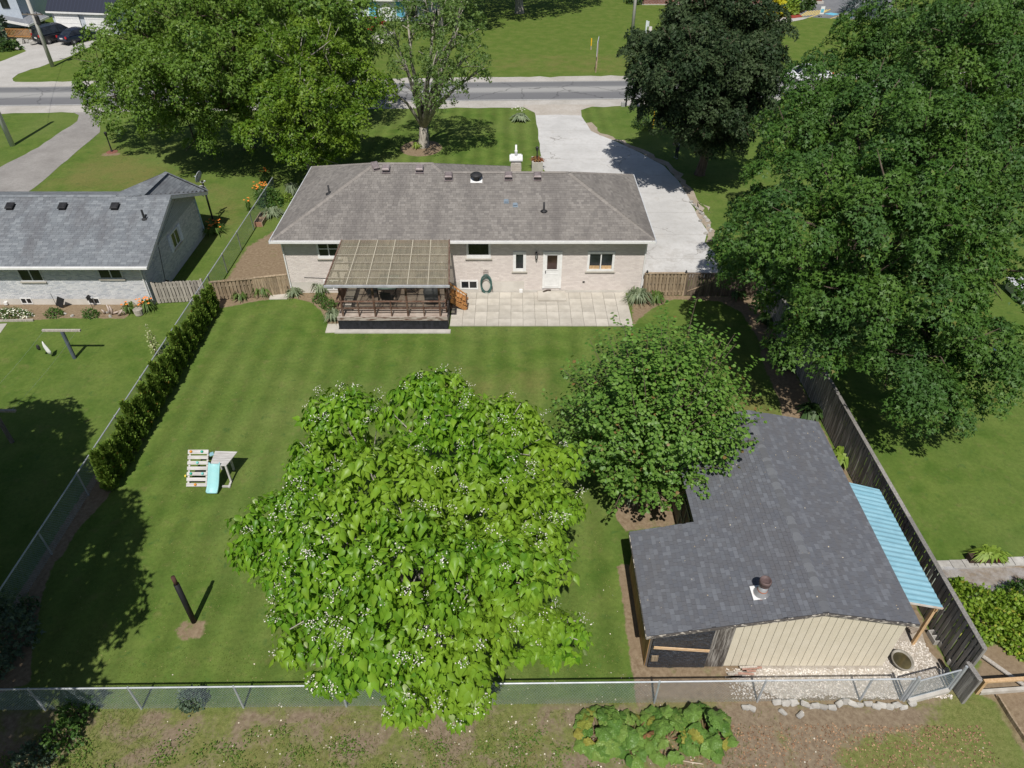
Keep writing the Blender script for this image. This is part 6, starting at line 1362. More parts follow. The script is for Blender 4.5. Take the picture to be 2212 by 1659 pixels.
# ------------------------------------------------------------------ children's climbing frame with slide
def playset():
    o = Gq('I', 1530, 1072); t = thing('climbing_frame', 'small grey wooden climbing frame with aqua slide on the lawn', 'climbing frame', o)
    m_pl = mat('grey_play_board', (.40, .385, .37), (.54, .525, .51), ns=1.5, rough=.85, bump=.25, bs=4, var=.1, stretch=(1.5, 14, 14))
    a0, a1 = Gq('I', 1442, 1072), Gq('I', 1597, 1072); H = .98; yb = G(*q('I', 1545, 790), H).y; x0, x1 = a0.x, a1.x; yf = a0.y
    sl = Vector((0, yb - yf, H)); L = sl.length; d = sl.normalized(); ang = math.atan2(H, yb - yf)
    for x in (x0 + .04, x1 - .04): m = MB(); m.bar((x, yf + .04, 0), (x, yb + .04, H - .03), .045, .07, up=(1, 0, 0)); m.build('rail', m_pl, t)
    n = 7; c0 = Vector(((x0 + x1) / 2, yf, 0)); M = Matrix.Rotation(ang, 3, 'X')
    cen = []
    for k in range(n):
        f = .07 + .90 * k / (n - 1); p = c0 + d * (L * f) + Vector((0, -.03, .02)); m = MB(); m.box((0, 0, 0), (x1 - x0 + .02, .132 if k < n - 1 else .16, .025), rot=M); b = m.build('climbing_slat', m_pl, t); b.location = p; cen.append(p)
    cols = {'o': mat('orange_hold', (.62, .24, .02), var=0, bump=0, rough=.5), 'g': mat('green_hold', (.02, .32, .22), var=0, bump=0, rough=.5), 'b': mat('aqua_hold', (.16, .50, .48), var=0, bump=0, rough=.5)}
    hb_ = {}
    for c, m_ in cols.items():
        m = MB(); m.lathe([(.055, -.01), (.052, .02), (.03, .05), (.005, .055)], n=9); hb_[c] = m.mesh('climbing_hold', m_)
    for k, u, c in ((0, .45, 'o'), (2, .20, 'g'), (2, .78, 'b'), (4, .5, 'b'), (6, .15, 'o'), (6, .7, 'g')):
        p = cen[k] + Vector(((u - .5) * (x1 - x0), -.02, .03)); put('climbing_hold', hb_[c], t, p, (ang * .8, 0, 0))
    m = MB(); m.lathe([(.05, 0), (.05, .04), (.02, .05)], n=8); o2 = m.build('climbing_hold', mat('yellow_hold', (.7, .55, .08), var=0, bump=0), t); o2.location = (x0 - .02, yf + .25, .35); o2.rotation_euler = (0, -PI / 2, 0)
    # platform
    PZ = .95; f0, f1 = G(*q('I', 1618, 905), PZ), G(*q('I', 1742, 908), PZ); b0, b1 = G(*q('I', 1660, 792), PZ), G(*q('I', 1832, 797), PZ)
    n = 6
    for k in range(n):
        s, e = k / n + .012, (k + 1) / n - .012; m = MB(); P = [f0.lerp(b0, s), f1.lerp(b1, s), f1.lerp(b1, e), f0.lerp(b0, e)]; m.prism([p - Vector((0, 0, .025)) for p in P], (0, 0, .025)); m.build('deck_plank', m_pl, t)
    for p in (f0 + Vector((.05, .05, 0)), f1 + Vector((-.03, .05, 0)), b0 + Vector((.05, -.05, 0)), b1 + Vector((-.35, -.05, 0))):
        m = MB(); m.box((p.x, p.y, (PZ - .03) / 2), (.07, .07, PZ - .03)); m.build('leg', m_pl, t)
    m = MB(); m.bar((f1.x - .03, f1.y - .25, .05), (f1.x - .03, f1.y + .1, .05), .07, .07); m.bar((f1.x - .30, f1.y - .2, .05), (f1.x + .02, f1.y - .2, .05), .06, .06); m.build('foot_rail', m_pl, t)
    m = MB(); m.bar((x1 + .02, yb - .1, PZ - .1), (x1 + .16, yb - .02, PZ - .1), .2, .02); m.build('blue_panel', mat('blue_grey_panel', (.2, .36, .42), var=0), t)
    # slide
    s0 = Vector(((f0.x * .70 + f1.x * .30), f0.y - .0, PZ + .06)); g = Gq('I', 1634, 1118, .1); rings = []
    for k in range(15):
        f = k / 14; z = (PZ + .06) * (1 - f) + .10 * f - .06 * math.sin(PI * f) + .05 * math.sin(2 * PI * f) * .6; y = s0.y + .04 - (s0.y + .04 - g.y) * f; x = s0.x + (g.x - s0.x) * f; w = .215
        rings.append([Vector((x + u, y, z + h)) for u, h in ((-w, .07), (-w + .03, .08), (-w + .06, .0), (0, -.01), (w - .06, .0), (w - .03, .08), (w, .07), (w, -.02), (0, -.04), (-w, -.02))])
    m = MB(); m.loft(rings); m.build('slide', mat('aqua_plastic', (.30, .58, .60), (.34, .62, .64), var=0, bump=0, rough=.4, spec=.35), t, smooth=True)
playset()
b = Gq('J', 1497, 530); tz = VY(*q('J', 1345, 185), b.y).z
bp = thing('black_post', 'leaning-looking black round post standing alone in a worn patch of lawn', 'post', b)
m = MB(); m.tube([b, (b.x + .02, b.y, tz - .35)], .085, 12); m.build('sleeve', mat('black_pipe', (.014, .014, .016), rough=.55, var=0), bp, smooth=True)
m = MB(); m.tube([(b.x + .02, b.y, tz - .37), (b.x + .02, b.y, tz)], .062, 10); m.build('post_end', mat('rusty_brown_pipe', (.07, .035, .028), var=0), bp, smooth=True)

# ------------------------------------------------------------------ plants
m_lily = leafmat('strap_leaf', (.070, .135, .022), (.150, .220, .060), trans=.3, gloss=.5)
m_irisl = leafmat('grey_green_strap_leaf', (.13, .18, .10), (.28, .33, .21), trans=.25, gloss=.5)
m_hosta = leafmat('hosta_leaf', (.030, .070, .018), (.065, .120, .030), trans=.2, gloss=.5)
m_limeh = leafmat('lime_hosta_leaf', (.16, .26, .03), (.26, .36, .06), trans=.3, gloss=.5)
m_shrub = leafmat('shrub_leaf', (.045, .110, .020), (.095, .180, .035), trans=.3, gloss=.5)
m_graysh = leafmat('blue_green_leaf', (.055, .095, .055), (.11, .16, .10), trans=.2, gloss=.5)
m_yels = leafmat('yellow_leaf', (.42, .40, .02), (.60, .55, .04), trans=.3)
m_vegl = leafmat('vegetable_leaf', (.13, .24, .022), (.27, .38, .045), (.42, .42, .07), .93, trans=.35, gloss=.5)
m_orange = mat('orange_petal', (.70, .20, .03), (.78, .28, .05), ns=8, bump=0, var=.1)
m_whitefl = mat('white_petal', (.78, .78, .70), (.70, .68, .5), ns=8, bump=0, var=.1); m_yelfl = mat('yellow_petal', (.70, .48, .03), bump=0, var=.1)
def tuft(name, label, p, r, h, n, m_, seed=0, cat='plant', group=None, kind='blade', ls=None, flowers=None, fm=None, fh=1.15):
    rng = np.random.default_rng(seed + 100); an = rng.uniform(0, 2 * PI, n); P = np.stack([np.cos(an), np.sin(an), np.zeros(n)], 1) * (r * .35 * rng.uniform(0, 1, n) ** .5)[:, None]
    o = np.stack([np.cos(an), np.sin(an), np.zeros(n)], 1); sp = rng.uniform(.3, 1.15, n); V = []; 
    t = thing(name, label, cat, p, group); mb = MB()
    for i in range(n):
        L = h * rng.uniform(.75, 1.25); w = (ls or .03) * rng.uniform(.8, 1.3); tip = P[i] + o[i] * r * sp[i]; k0 = P[i]; k1 = P[i] + o[i] * r * sp[i] * .42 + np.array((0, 0, L * .8)); k2 = tip + np.array((0, 0, L * max(.12, .95 - .75 * sp[i])))
        side = np.array((-o[i][1], o[i][0], 0)) * w; tt = rng.random()
        mb.add([k0 - side * .6, k0 + side * .6, k1 + side, k1 - side, k2], [(0, 1, 2, 3), (3, 2, 4)], tt)
    f = mb.build('foliage', m_, t); f.location = p; 
    f.parent = t; f.matrix_parent_inverse = Matrix.Identity(4); f.location = (0, 0, 0)
    if flowers:
        fb = MB()
        for _ in range(flowers):
            a = rng.uniform(0, 2 * PI); rr = r * rng.uniform(.1, .95); c = Vector((rr * math.cos(a), rr * math.sin(a), h * fh * rng.uniform(.75, 1.1)))
            for j in range(5):
                a2 = j * 1.257 + rng.uniform(0, .5); e = Vector((math.cos(a2), math.sin(a2), .5)) * .075; s_ = Vector((-math.sin(a2), math.cos(a2), 0)) * .035; fb.add([c, c + e * .6 + s_, c + e, c + e * .6 - s_], [(0, 1, 2, 3)])
        g = fb.build('flower', fm, t); g.matrix_parent_inverse = Matrix.Identity(4); g['kind'] = 'stuff'
    return t
def bush(name, label, p, rx, ry, h, n, m_, seed=0, cat='shrub', kind='oval', ls=.10, group=None, flowers=0, fm=None, up=.4, rough_=.22):
    rng = np.random.default_rng(seed + 300); s = sphere(rng, n); s[:, 2] = np.abs(s[:, 2]); lump = 1 + rough_ * np.sin(s[:, 0] * 6 + seed) * np.cos(s[:, 1] * 5 + seed * 2) + rng.normal(size=n) * .10
    P = s * np.array((rx, ry, h)) * (lump * rng.uniform(.55, 1, n) ** .4)[:, None]; nr = unit(s + np.array((0, 0, up)) + rng.normal(size=(n, 3)) * .5); f = unit(s + rng.normal(size=(n, 3)) * .7 + np.array((0, 0, -.2)))
    t = thing(name, label, cat, p, group); c = put('foliage', leaves_mesh('foliage', P + np.array((0, 0, .03)), f, nr, ls * rng.uniform(.7, 1.3, n), kind, m_, rng), t); c.matrix_parent_inverse = Matrix.Identity(4)
    m = MB(); [m.tube([(0, 0, 0), Vector((rx * .5 * math.cos(a), ry * .5 * math.sin(a), h * .6))], [.025, .008], 5) for a in np.arange(0, 6.2, 1.2)]; k = m.build('stem', m_bark2, t); k.matrix_parent_inverse = Matrix.Identity(4)
    if flowers:
        P2 = s[:flowers] * np.array((rx, ry, h)) * 1.02; g = put('flower', leaves_mesh('flower', P2, sphere(rng, flowers), unit(s[:flowers] + np.array((0, 0, 1.))), np.full(flowers, .07), 'petal', fm, rng), t); g.matrix_parent_inverse = Matrix.Identity(4); g['kind'] = 'stuff'
    return t
tuft('daylily_plant', 'green daylily tuft before the tan fence, nearer the cedars', Gq('E', 1860, 1045), .42, .5, 70, m_lily, 1)
tuft('daylily_plant', 'green daylily tuft before the tan fence, nearer the bungalow', Gq('E', 2035, 1010), .55, .6, 95, m_lily, 2)
tuft('striped_grass_plant', 'pale grey-green leafy tuft at the left foot of the bungalow wall', Gq('F', 375, 1175), .48, .42, 90, m_irisl, 3)
tuft('iris_plant', 'grey-green iris clump at the left side of the covered deck', Gq('F', 590, 1150), .55, .65, 110, m_irisl, 4)
bush('low_shrub', 'round bright green low shrub left of the deck, nearer the house', Gq('F', 575, 1215), .36, .34, .4, 420, m_shrub, 5, ls=.08)
bush('low_shrub', 'round bright green low shrub left of the deck, nearer the lawn', Gq('F', 645, 1265), .40, .36, .42, 480, m_shrub, 6, ls=.08)
tuft('ornamental_grass', 'pale ornamental grass tuft at the front left corner of the deck', Gq('F', 685, 1365), .48, .6, 110, m_irisl, 7)
tuft('iris_plant', 'large grey-green iris clump at the right end of the patio', Gq('G', 1600, 1225), .72, .75, 170, m_irisl, 8)
tuft('daylily_plant', 'bright green daylily beside the large iris clump by the gate', Gq('G', 1742, 1225), .48, .6, 90, m_lily, 9)
for k, (a, b_, r) in enumerate(((265, 885, .62), (470, 1075, .5), (490, 1240, .40), (585, 1355, .62))):
    tuft('hosta_plant', ('dark hosta against the shaded driveway gate', 'dark hosta at the far end of the long board fence', 'small light hosta along the shaded board fence', 'wide dark hosta halfway along the shaded board fence')[k], Gq('H', a, b_), r, .45, 60, m_hosta, 10 + k, ls=.075)
tuft('hosta_plant', 'dark hosta tucked between the shed back corner and the board fence', Gq('P', 430, 215), .6, .5, 70, m_hosta, 15, ls=.08)
tuft('hosta_plant', 'lime-green hosta between the shed roof edge and the board fence', Gq('P', 650, 590) + Vector((.1, 0, 0)), .5, .6, 70, m_limeh, 16, ls=.09)
tuft('iris_plant', 'half-dried iris clump in the bare bed below the small fruit tree', Gq('M', 810, 1560), .6, .6, 90, m_irisl, 17)
for k, (x, y, r, n) in enumerate(((2020, 220, .7, 26), (1925, 335, .25, 8), (2060, 110, .35, 12))):
    tuft('daylily_plant', ('broad clump of orange daylilies by the chain-link fence above the bare side yard', 'single small orange daylily against the chain-link fence', 'orange daylilies under the yellow-green tree by the fence')[k], Gq('E', x, y + 30), r, .7, 110 if k != 1 else 30, m_lily, 20 + k, flowers=n, fm=m_orange, fh=1.2)
tuft('daylily_plant', 'orange daylilies in the shade of the white house gable', Gq('E', 1650, 530), .85, .55, 150, m_lily, 24, flowers=24, fm=m_orange)
bush('green_bush', 'leafy green bush in the corner bed left of the bungalow roof', Gq('F', 190, 470), .85, .75, 1.0, 1500, m_shrub, 25, ls=.11)
tuft('iris_plant', 'tall blue-green iris clump by the left side of the bungalow', Gq('F', 365, 400), .6, .85, 120, m_irisl, 26)
bush('yellow_green_shrub', 'small yellow-green shrub beside the blue-green iris', Gq('F', 325, 440), .4, .35, .4, 380, m_limeh, 27, ls=.09)
tuft('ornamental_grass', 'low tawny grass clump behind the wooden planter frame', Gq('F', 205, 555), .8, .4, 150, m_irisl, 28)
bush('daisy_bed', 'daisies with white and yellow flowers under the white house wall', Gq('E', 90, 1175), 1.1, .38, .38, 1200, m_shrub, 29, cat='flower', ls=.07, flowers=170, fm=m_whitefl)
bush('low_shrub', 'small round green shrub in the flower bed beside the slanting slate', Gq('E', 425, 1170), .40, .3, .36, 420, m_shrub, 30, ls=.08)
bush('low_shrub', 'small round green shrub below the right basement window of the white house', Gq('E', 705, 1175), .40, .3, .36, 420, m_shrub, 31, ls=.08)
tuft('daylily_plant', 'orange daylilies at the white house corner next to the wicker basket', Gq('E', 1150, 1130), .45, .6, 70, m_lily, 32, flowers=14, fm=m_orange)
tuft('daylily_plant', 'thin drooping daylily left of the wicker basket', Gq('E', 1010, 1150), .45, .55, 45, m_lily, 33, flowers=4, fm=m_orange)
bush('white_flowered_plant', 'tall pale cream plant climbing the chain-link fence among the cedars', Gq('E', 1215, 1480), .18, .18, 1.6, 300, m_yels if False else leafmat('cream_leaf', (.55, .55, .38), (.30, .38, .12), trans=.3), 34, ls=.09)
bush('blue_green_bush', 'small blue-green bush just inside the back chain-link fence', Gq('J', 1490, 1170), .36, .3, .62, 520, m_graysh, 35, ls=.09)
for k, (x, y, rx, h) in enumerate(((610, 1240, .45, .5), (500, 1440, .55, .5), (270, 1600, .5, .45))):
    bush('weed_clump', ('leafy weed against the back fence, bottom left', 'spreading weeds on the edge of the shade, bottom left', 'grey-green weeds in the bottom left corner')[k], Gq('J', x, y), rx, rx * .8, h, 420, (m_shrub, m_shrub, m_graysh)[k], 36 + k, cat='weeds', ls=.10)
bush('dark_shrub', 'dark blue-green leafy shrub at the left edge above the back fence', Gq('J', -30, 760), 1.0, 1.3, 2.0, 2600, m_graysh, 40, ls=.16, kind='star')
bush('low_shrub', 'dark low evergreen in the shade under the left shrub', Gq('J', 480, 430) + Vector((-1.0, 0, 0)), .3, .3, .5, 160, m_hosta, 41)
tuft('hosta_plant', 'flowering hosta clump on the striped front lawn by the driveway', Gq('C', 220, 930), .75, .55, 90, m_irisl, 42, ls=.09, flowers=10, fm=m_whitefl, fh=1.7)
tuft('daylily_plant', 'yellow-green plant at the foot of the open tree', Gq('B', 1320, 1145), .45, .45, 45, m_limeh, 43)
bush('dark_shrub', 'round dark shrub by the grey post at the edge of the dark maple', Gq('C', 1160, 985), .75, .75, 1.0, 700, m_hosta, 44, ls=.14)
bush('yellow_shrub', 'bright yellow shrub in the red mulch bed across the road', Gq('D', 275, 140), 1.2, 1.0, 2.5, 900, m_yels, 45, ls=.4)
bush('green_bush', 'rounded green shrub next to the bright yellow one in the red mulch', Gq('D', 365, 105), 1.7, 1.2, 1.7, 900, m_limeh, 46, ls=.35)
bush('green_bush', 'dark round shrub before the brick wall in the red mulch bed', Gq('D', 440, 90), 1.0, 1.0, 1.8, 500, m_hosta, 47, ls=.35)
bush('green_bush', 'dark round shrub beside the brick entrance near the parking lot', Gq('D', 505, 70), 1.1, 1.0, 2.0, 500, m_hosta, 48, ls=.35)
for k, x in enumerate((405, 550)): bush('columnar_cedar', ('slim column cedar left of the brick entrance', 'slim column cedar right of the brick entrance')[k], Gq('D', x, 72), .6, .6, 4.0, 500, m_hosta, 49 + k, ls=.35, up=.1)
bush('blue_spruce', 'blue spruce standing behind the parking lot at the top right', Gq('D', 960, 118), 2.3, 2.0, 5.2, 1600, leafmat('spruce_needle', (.05, .085, .085), (.10, .14, .135), trans=.1), 52, cat='tree', kind='blade', ls=.8)
bush('rounded_bush', 'dark bush at the foot of the brick wall, top edge of the far lawn', Gq('C', 1125, 25), 1.5, 1.2, 1.6, 500, m_hosta, 53, ls=.35)
# vegetable beds of the right-hand neighbour
for k, (x, y, rx, ry, h) in enumerate(((1500, 160, .35, .3, .5), (1640, 300, .8, .6, .75), (1760, 470, .75, .65, .7), (1900, 330, .7, .55, .65), (2010, 380, .9, .6, .8), (2060, 620, .6, .5, .5), (2090, 240, .7, .5, .9))):
    bush('vegetable_plant', ('small yellow-green plant against the outside of the board fence', 'leafy yellow-green vegetable plant nearest the board fence', 'yellow-green vegetable plant at the near end of the garden row', 'green vegetable plant in the middle of the garden row', 'broad green vegetable plant near the right edge', 'low vegetable plant above the wooden frame', 'dark green vegetable plant below the plastic-covered bed')[k],
         Gq('O', x, y), rx, ry, h, 900, m_vegl if k != 6 else m_shrub, 60 + k, cat='vegetable', ls=.12, group='vegetable plants in the right-hand garden')

# rhubarb: every big leaf is its own piece
def big_leaf_mesh(seed, m_):
    rng = np.random.default_rng(seed); m = MB(); n = 20; ph = rng.uniform(0, 6)
    def r_(a): return .5 * (1 + .28 * math.cos(a)) * (1 - .26 * max(0, math.cos(a - PI)) ** 6) * (1 + .07 * math.sin(5 * a + ph) + .08 * math.sin(9 * a + 2 * ph))
    vs = [(0, 0, .03)]
    for ring, fr in ((1, .5), (2, 1.0)):
        for k in range(n):
            a = 2 * PI * k / n; r = r_(a) * fr; vs.append((r * math.sin(a), r * math.cos(a) + .1, .07 * math.sin(a * 5 + ph) * fr - .20 * fr * fr + (.05 if k % 2 else -.04) * fr))
    fs = [(0, 1 + (k + 1) % n, 1 + k) for k in range(n)] + [(1 + k, 1 + (k + 1) % n, 1 + n + (k + 1) % n, 1 + n + k) for k in range(n)]
    m.add(vs, fs, 0.0); return m.mesh('leaf', m_, smooth=True)
def rh_mat(name, c1, c2): 
    w = NW(name); tc = w.n('TexCoord'); v = tc.outputs['Object']; r = w.rand(); col = w.mix(r, c1, c2)
    vo = w.n('TexVoronoi', feature='DISTANCE_TO_EDGE'); w.l(v, vo.inputs['Vector']); vo.inputs['Scale'].default_value = 9
    p = w.principled(col, .45, .3, 0, w.bump(w.rng(vo.outputs['Distance'], 0, .12), .7, .02)); tl = w.n('BsdfTranslucent'); w.l(col, tl.inputs[0]); mx = w.n('MixShader'); mx.inputs[0].default_value = .2; w.l(p.outputs[0], mx.inputs[1]); w.l(tl.outputs[0], mx.inputs[2]); return w.done(mx.outputs[0])
m_rh = [rh_mat('rhubarb_leaf', (.085, .185, .030), (.190, .320, .065)), rh_mat('rhubarb_leaf_light', (.150, .270, .045), (.210, .320, .070)), rh_mat('rhubarb_leaf_yellow', (.26, .29, .05), (.34, .32, .06)), rh_mat('rhubarb_leaf_brown', (.33, .16, .07), (.38, .20, .09))]
rl = [[big_leaf_mesh(80 + 5 * i + j, m_rh[i]) for j in range(3)] for i in range(4)]
rng = np.random.default_rng(77); PA = [Gq('N', 230, 1370), Gq('N', 480, 1400), Gq('N', 800, 1400), Gq('N', 1120, 1370)]
for k, c in enumerate(PA):
    lab = ('rhubarb clump at the left end of the row in front of the back fence', 'rhubarb clump second from the left, with the big brown dead leaf', 'rhubarb clump with several yellowing leaves, third in the row', 'tallest rhubarb clump at the right end of the row')[k]
    t = thing('rhubarb_plant', lab, 'rhubarb', c, 'rhubarb row in front of the back fence'); st = MB(); sx, sy, hh = ((.62, .62, .50), (.60, .62, .45), (.66, .66, .50), (.72, .66, .68))[k]
    for i in range(36):
        a = rng.uniform(0, 2 * PI); r = math.sqrt((i + .5) / 36); h = hh * (1.05 - .7 * r) * rng.uniform(.65, 1.3); p = Vector((sx * 1.08 * r * math.cos(a), sy * 1.08 * r * math.sin(a), h + .05)); u = rng.random()
        mi = 0 if u < .60 else (1 if u < .93 else 2)
        if k == 1 and i == 20: mi = 3; p = Vector((.42, -.1, .42))
        if mi == 2 and r < .45: mi = 1
        o = put('leaf', random.choice(rl[mi]), t, (0, 0, 0)); o.matrix_parent_inverse = Matrix.Identity(4); o.location = p; s = rng.uniform(.34, .56) * (1.15 - .35 * r); o.scale = (s, s, s)
        o.rotation_euler = (-.15 - .6 * r + rng.normal() * .3, rng.normal() * .3, a - PI / 2)
        st.tube([(p.x * .25, p.y * .25, 0), (p.x * .8, p.y * .8, h * .8), tuple(p)], .012, 4)
    o = st.build('stalk', mat('rhubarb_stalk', (.12, .16, .05), (.22, .08, .06), var=.2) if k == 0 else bpy.data.materials['rhubarb_stalk'], t); o.matrix_parent_inverse = Matrix.Identity(4); o['kind'] = 'stuff'

p = Gq('N', 960, 1622); m = MB(); m.tube([p + Vector((-.42, -.06, .02)), p + Vector((-.12, .06, .05)), p + Vector((.15, .02, .03)), p + Vector((.46, -.02, .02))], [.008, .014, .016, .012], 6); m.tube([p + Vector((-.12, .06, .05)), p + Vector((-.3, .14, .04))], [.009, .004], 5)
tag(m.build('fallen_branch', mat('bare_pale_twig', (.42, .33, .24), (.55, .47, .38), var=0)), 'pale forked twig lying on the rough ground below the rhubarb', 'twig')
# grass blades and weeds standing up in the rough strip and along bed edges
def ground_blades():
    rng = np.random.default_rng(31); n = 60000; x = rng.uniform(-16, 15, n); y = rng.uniform(4.6, 10.0, n)
    f = np.sin(x * 1.1 + 2 * np.sin(y * .9)) + np.sin(y * 1.7 + 1.3 * np.sin(x * .7)) + .6 * np.sin(x * 3.1 + y * 2.3) + rng.normal(size=n) * .7
    bald_ = (x > 3.4) & (y > 7.6); keep = (f > .15) & ~(bald_ & (f < 1.6)); x, y = x[keep], y[keep]; n = len(x)
    P = np.stack([x, y, np.zeros(n)], 1); a = rng.uniform(0, 2 * PI, n); F_ = unit(np.stack([np.cos(a) * .6, np.sin(a) * .6, np.full(n, .75)], 1)); N_ = unit(np.stack([np.cos(a), np.sin(a), np.full(n, .9)], 1) * -1 + np.array((0, 0, 1.6)))
    o = put('rough_grass', leaves_mesh('rough_grass', P, F_, N_, rng.uniform(.05, .13, n), 'blade', leafmat('rough_grass_blade', (.090, .140, .022), (.190, .215, .060), (.28, .22, .10), .85, trans=.3, gloss=.6), rng)); tag(o, kind='stuff')
    n = 5200; x = rng.uniform(4, 13.2, n); y = rng.uniform(7.3, 9.6, n); P = np.stack([x, y, np.full(n, .012)], 1); F_ = sphere(rng, n); F_[:, 2] *= .25; N_ = np.tile((0, 0, 1.), (n, 1)) + rng.normal(size=(n, 3)) * .4
    k = rng.random(n) < np.clip((y - 7.0) / 2.4, 0, 1) ** 1.5; o = put('leaf_litter', leaves_mesh('leaf_litter', P[k], F_[k], N_[k], rng.uniform(.03, .08, k.sum()), 'oval', mat('dry_leaf', (.20, .105, .06), (.38, .25, .15), ns=9, bump=0, var=.35), rng)); tag(o, kind='stuff')
ground_blades()
def lawn_tufts():
    rng = np.random.default_rng(41); n = 110000; y = 10.2 + (29.4 - 10.2) * rng.uniform(0, 1, n) ** 1.5; x = rng.uniform(-15.0, 12.6, n)
    f = np.sin(x * 2.3 + 2 * np.sin(y * 1.3)) + np.sin(y * 2.9 + 1.7 * np.sin(x * 1.6)) + rng.normal(size=n) * 1.1
    shed_ = (x > 3.3) & (y < 20.2); bed = x < np.interp(y, [10, 18, 31], [-14.2, -14.4, -14.7]); patch = ((x + 10.2) / .6) ** 2 + ((y - 12.6) / .55) ** 2 < 1; k = (f > .1) & ~shed_ & ~bed & ~patch & ~((x > 10.6) & (y > 19)); x, y = x[k], y[k]; n = len(x)
    a = rng.uniform(0, 2 * PI, n); F_ = unit(np.stack([np.cos(a), np.sin(a), np.full(n, .12)], 1)); N_ = unit(np.stack([-np.cos(a) * .1, -np.sin(a) * .1, np.full(n, 1.)], 1) + rng.normal(size=(n, 3)) * .3)
    o = put('lawn_tufts', leaves_mesh('lawn_tufts', np.stack([x, y, np.full(n, .002)], 1), F_, N_, rng.uniform(.022, .05, n), 'oval', leafmat('lawn_blade', (.072, .116, .020), (.150, .190, .044), (.26, .23, .10), .95, trans=.15, gloss=.7, spec=.1), rng)); tag(o, kind='stuff')
    n = 16000; cx = rng.uniform(-14, 14, 260); cy = rng.uniform(4.8, 9.4, 260); i = rng.integers(0, 260, n); P = np.stack([cx[i] + rng.normal(size=n) * .16, cy[i] + rng.normal(size=n) * .13, rng.uniform(.01, .06, n)], 1); P = P[~((P[:, 0] > 3.6) & (P[:, 1] > 8.0))]; n = len(P)
    F_ = sphere(rng, n); F_[:, 2] = np.abs(F_[:, 2]) * .4; N_ = np.tile((0, 0, 1.), (n, 1)) + rng.normal(size=(n, 3)) * .45
    o = put('low_weeds', leaves_mesh('low_weeds', P, F_, N_, rng.uniform(.03, .08, n), 'oval', leafmat('weed_leaf', (.075, .150, .022), (.165, .240, .045), trans=.25, gloss=.6), rng)); tag(o, kind='stuff')
lawn_tufts()
def roof_litter():
    rng = np.random.default_rng(52); n = 150; x = rng.uniform(4.0, 11.1, n); y = np.where(rng.random(n) < .55, rng.uniform(14.5, 19.4, n), rng.uniform(11.3, 19.4, n)); k = (x > 6.0) | (y < 14.8); x, y = x[k], y[k]
    z = np.array([zx(a) for a in x]) + .018; F_ = sphere(rng, len(x)); F_[:, 2] *= .1; N_ = np.tile((0, 0, 1.), (len(x), 1)) + rng.normal(size=(len(x), 3)) * .2
    o = put('roof_litter', leaves_mesh('roof_litter', np.stack([x, y, z], 1), F_, N_, rng.uniform(.02, .06, len(x)), 'oval', mat('roof_litter', (.30, .22, .13), (.55, .50, .40), ns=9, bump=0, var=.35), rng)); tag(o, kind='stuff')
roof_litter()

# ------------------------------------------------------------------ stones, blocks, basin and lumber by the shed
def rough_block(dims, seed, bev=.02, jit=.02):
    rng = np.random.default_rng(seed); bm = bmesh.new(); bmesh.ops.create_cube(bm, size=1)
    for v in bm.verts: v.co = Vector([c * d + rng.normal() * jit for c, d in zip(v.co, dims)])
    bmesh.ops.bevel(bm, geom=bm.edges[:], offset=bev, segments=2, affect='EDGES'); me = bpy.data.meshes.new('block'); bm.to_mesh(me); bm.free(); me.materials.append(m_stone2); return me
m_stone2 = mat('pale_concrete', (.33, .315, .29), (.44, .425, .395), ns=4, rough=.95, bump=.4, bs=30, var=.15)
bl = [rough_block((.235, .135, .10), s) for s in range(6)]
XY = [('N', 1468, 1150), ('N', 1515, 1160), ('N', 1735, 1105), ('N', 1805, 1108), ('N', 1870, 1105), ('N', 1785, 1190), ('N', 1930, 1215), ('N', 2060, 1140), ('O', 60, 1112), ('O', 125, 1108), ('O', 222, 1122), ('O', 295, 1140), ('O', 380, 1145), ('O', 455, 1155), ('O', 520, 1118), ('O', 570, 1095), ('O', 625, 1118), ('O', 692, 1128), ('O', 762, 1118), ('O', 830, 1145), ('O', 880, 1132), ('O', 942, 1138), ('O', 1003, 1130), ('O', 1068, 1148), ('O', 1140, 1118)]
ORDS = ('first', 'second', 'third', 'fourth', 'fifth', 'sixth', 'seventh', 'eighth', 'ninth', 'tenth', 'eleventh', 'twelfth')
row_n = 0
for i, (k, x, y) in enumerate(XY):
    if (k, x, y) not in (('N', 1785, 1190), ('N', 1930, 1215)): row_n += 1
    off = (k, x, y) in (('N', 1785, 1190), ('N', 1930, 1215))
    o = put('concrete_block', bl[i % 6], None, Gq(k, x, y) + Vector((0, 0, .05)), (random.gauss(0, .06), random.gauss(0, .06), random.gauss(0, .28 if not off else 1.2)))
    tag(o, 'broken pale block lying loose below the edging row, %s' % ('nearer the rhubarb' if x == 1785 else 'farther from the rhubarb') if off else ('%s pale edging block counted from the rhubarb along the back fence' % ORDS[row_n - 1] if row_n <= 12 else '%s pale edging block counted from the chain-link gate along the back fence' % ORDS[23 - row_n]), 'block', 'broken edging blocks before the back fence')
m = MB(); m.box((0, 0, .1), (.2, .40, .2), skip=(1,)); 
hbk = thing('hollow_concrete_block', 'hollow grey concrete block on the gravel beside the board fence', 'concrete block', Gq('O', 1315, 560)); m = MB()
for (x, y, a, b_) in ((-.085, 0, .03, .40), (.085, 0, .03, .40), (0, -.185, .14, .03), (0, 0, .14, .03), (0, .185, .14, .03)): m.box((x, y, .10), (a, b_, .2))
o = m.build('block', m_stone2, hbk); o.matrix_parent_inverse = Matrix.Identity(4); hbk.rotation_euler = (0, 0, .08)
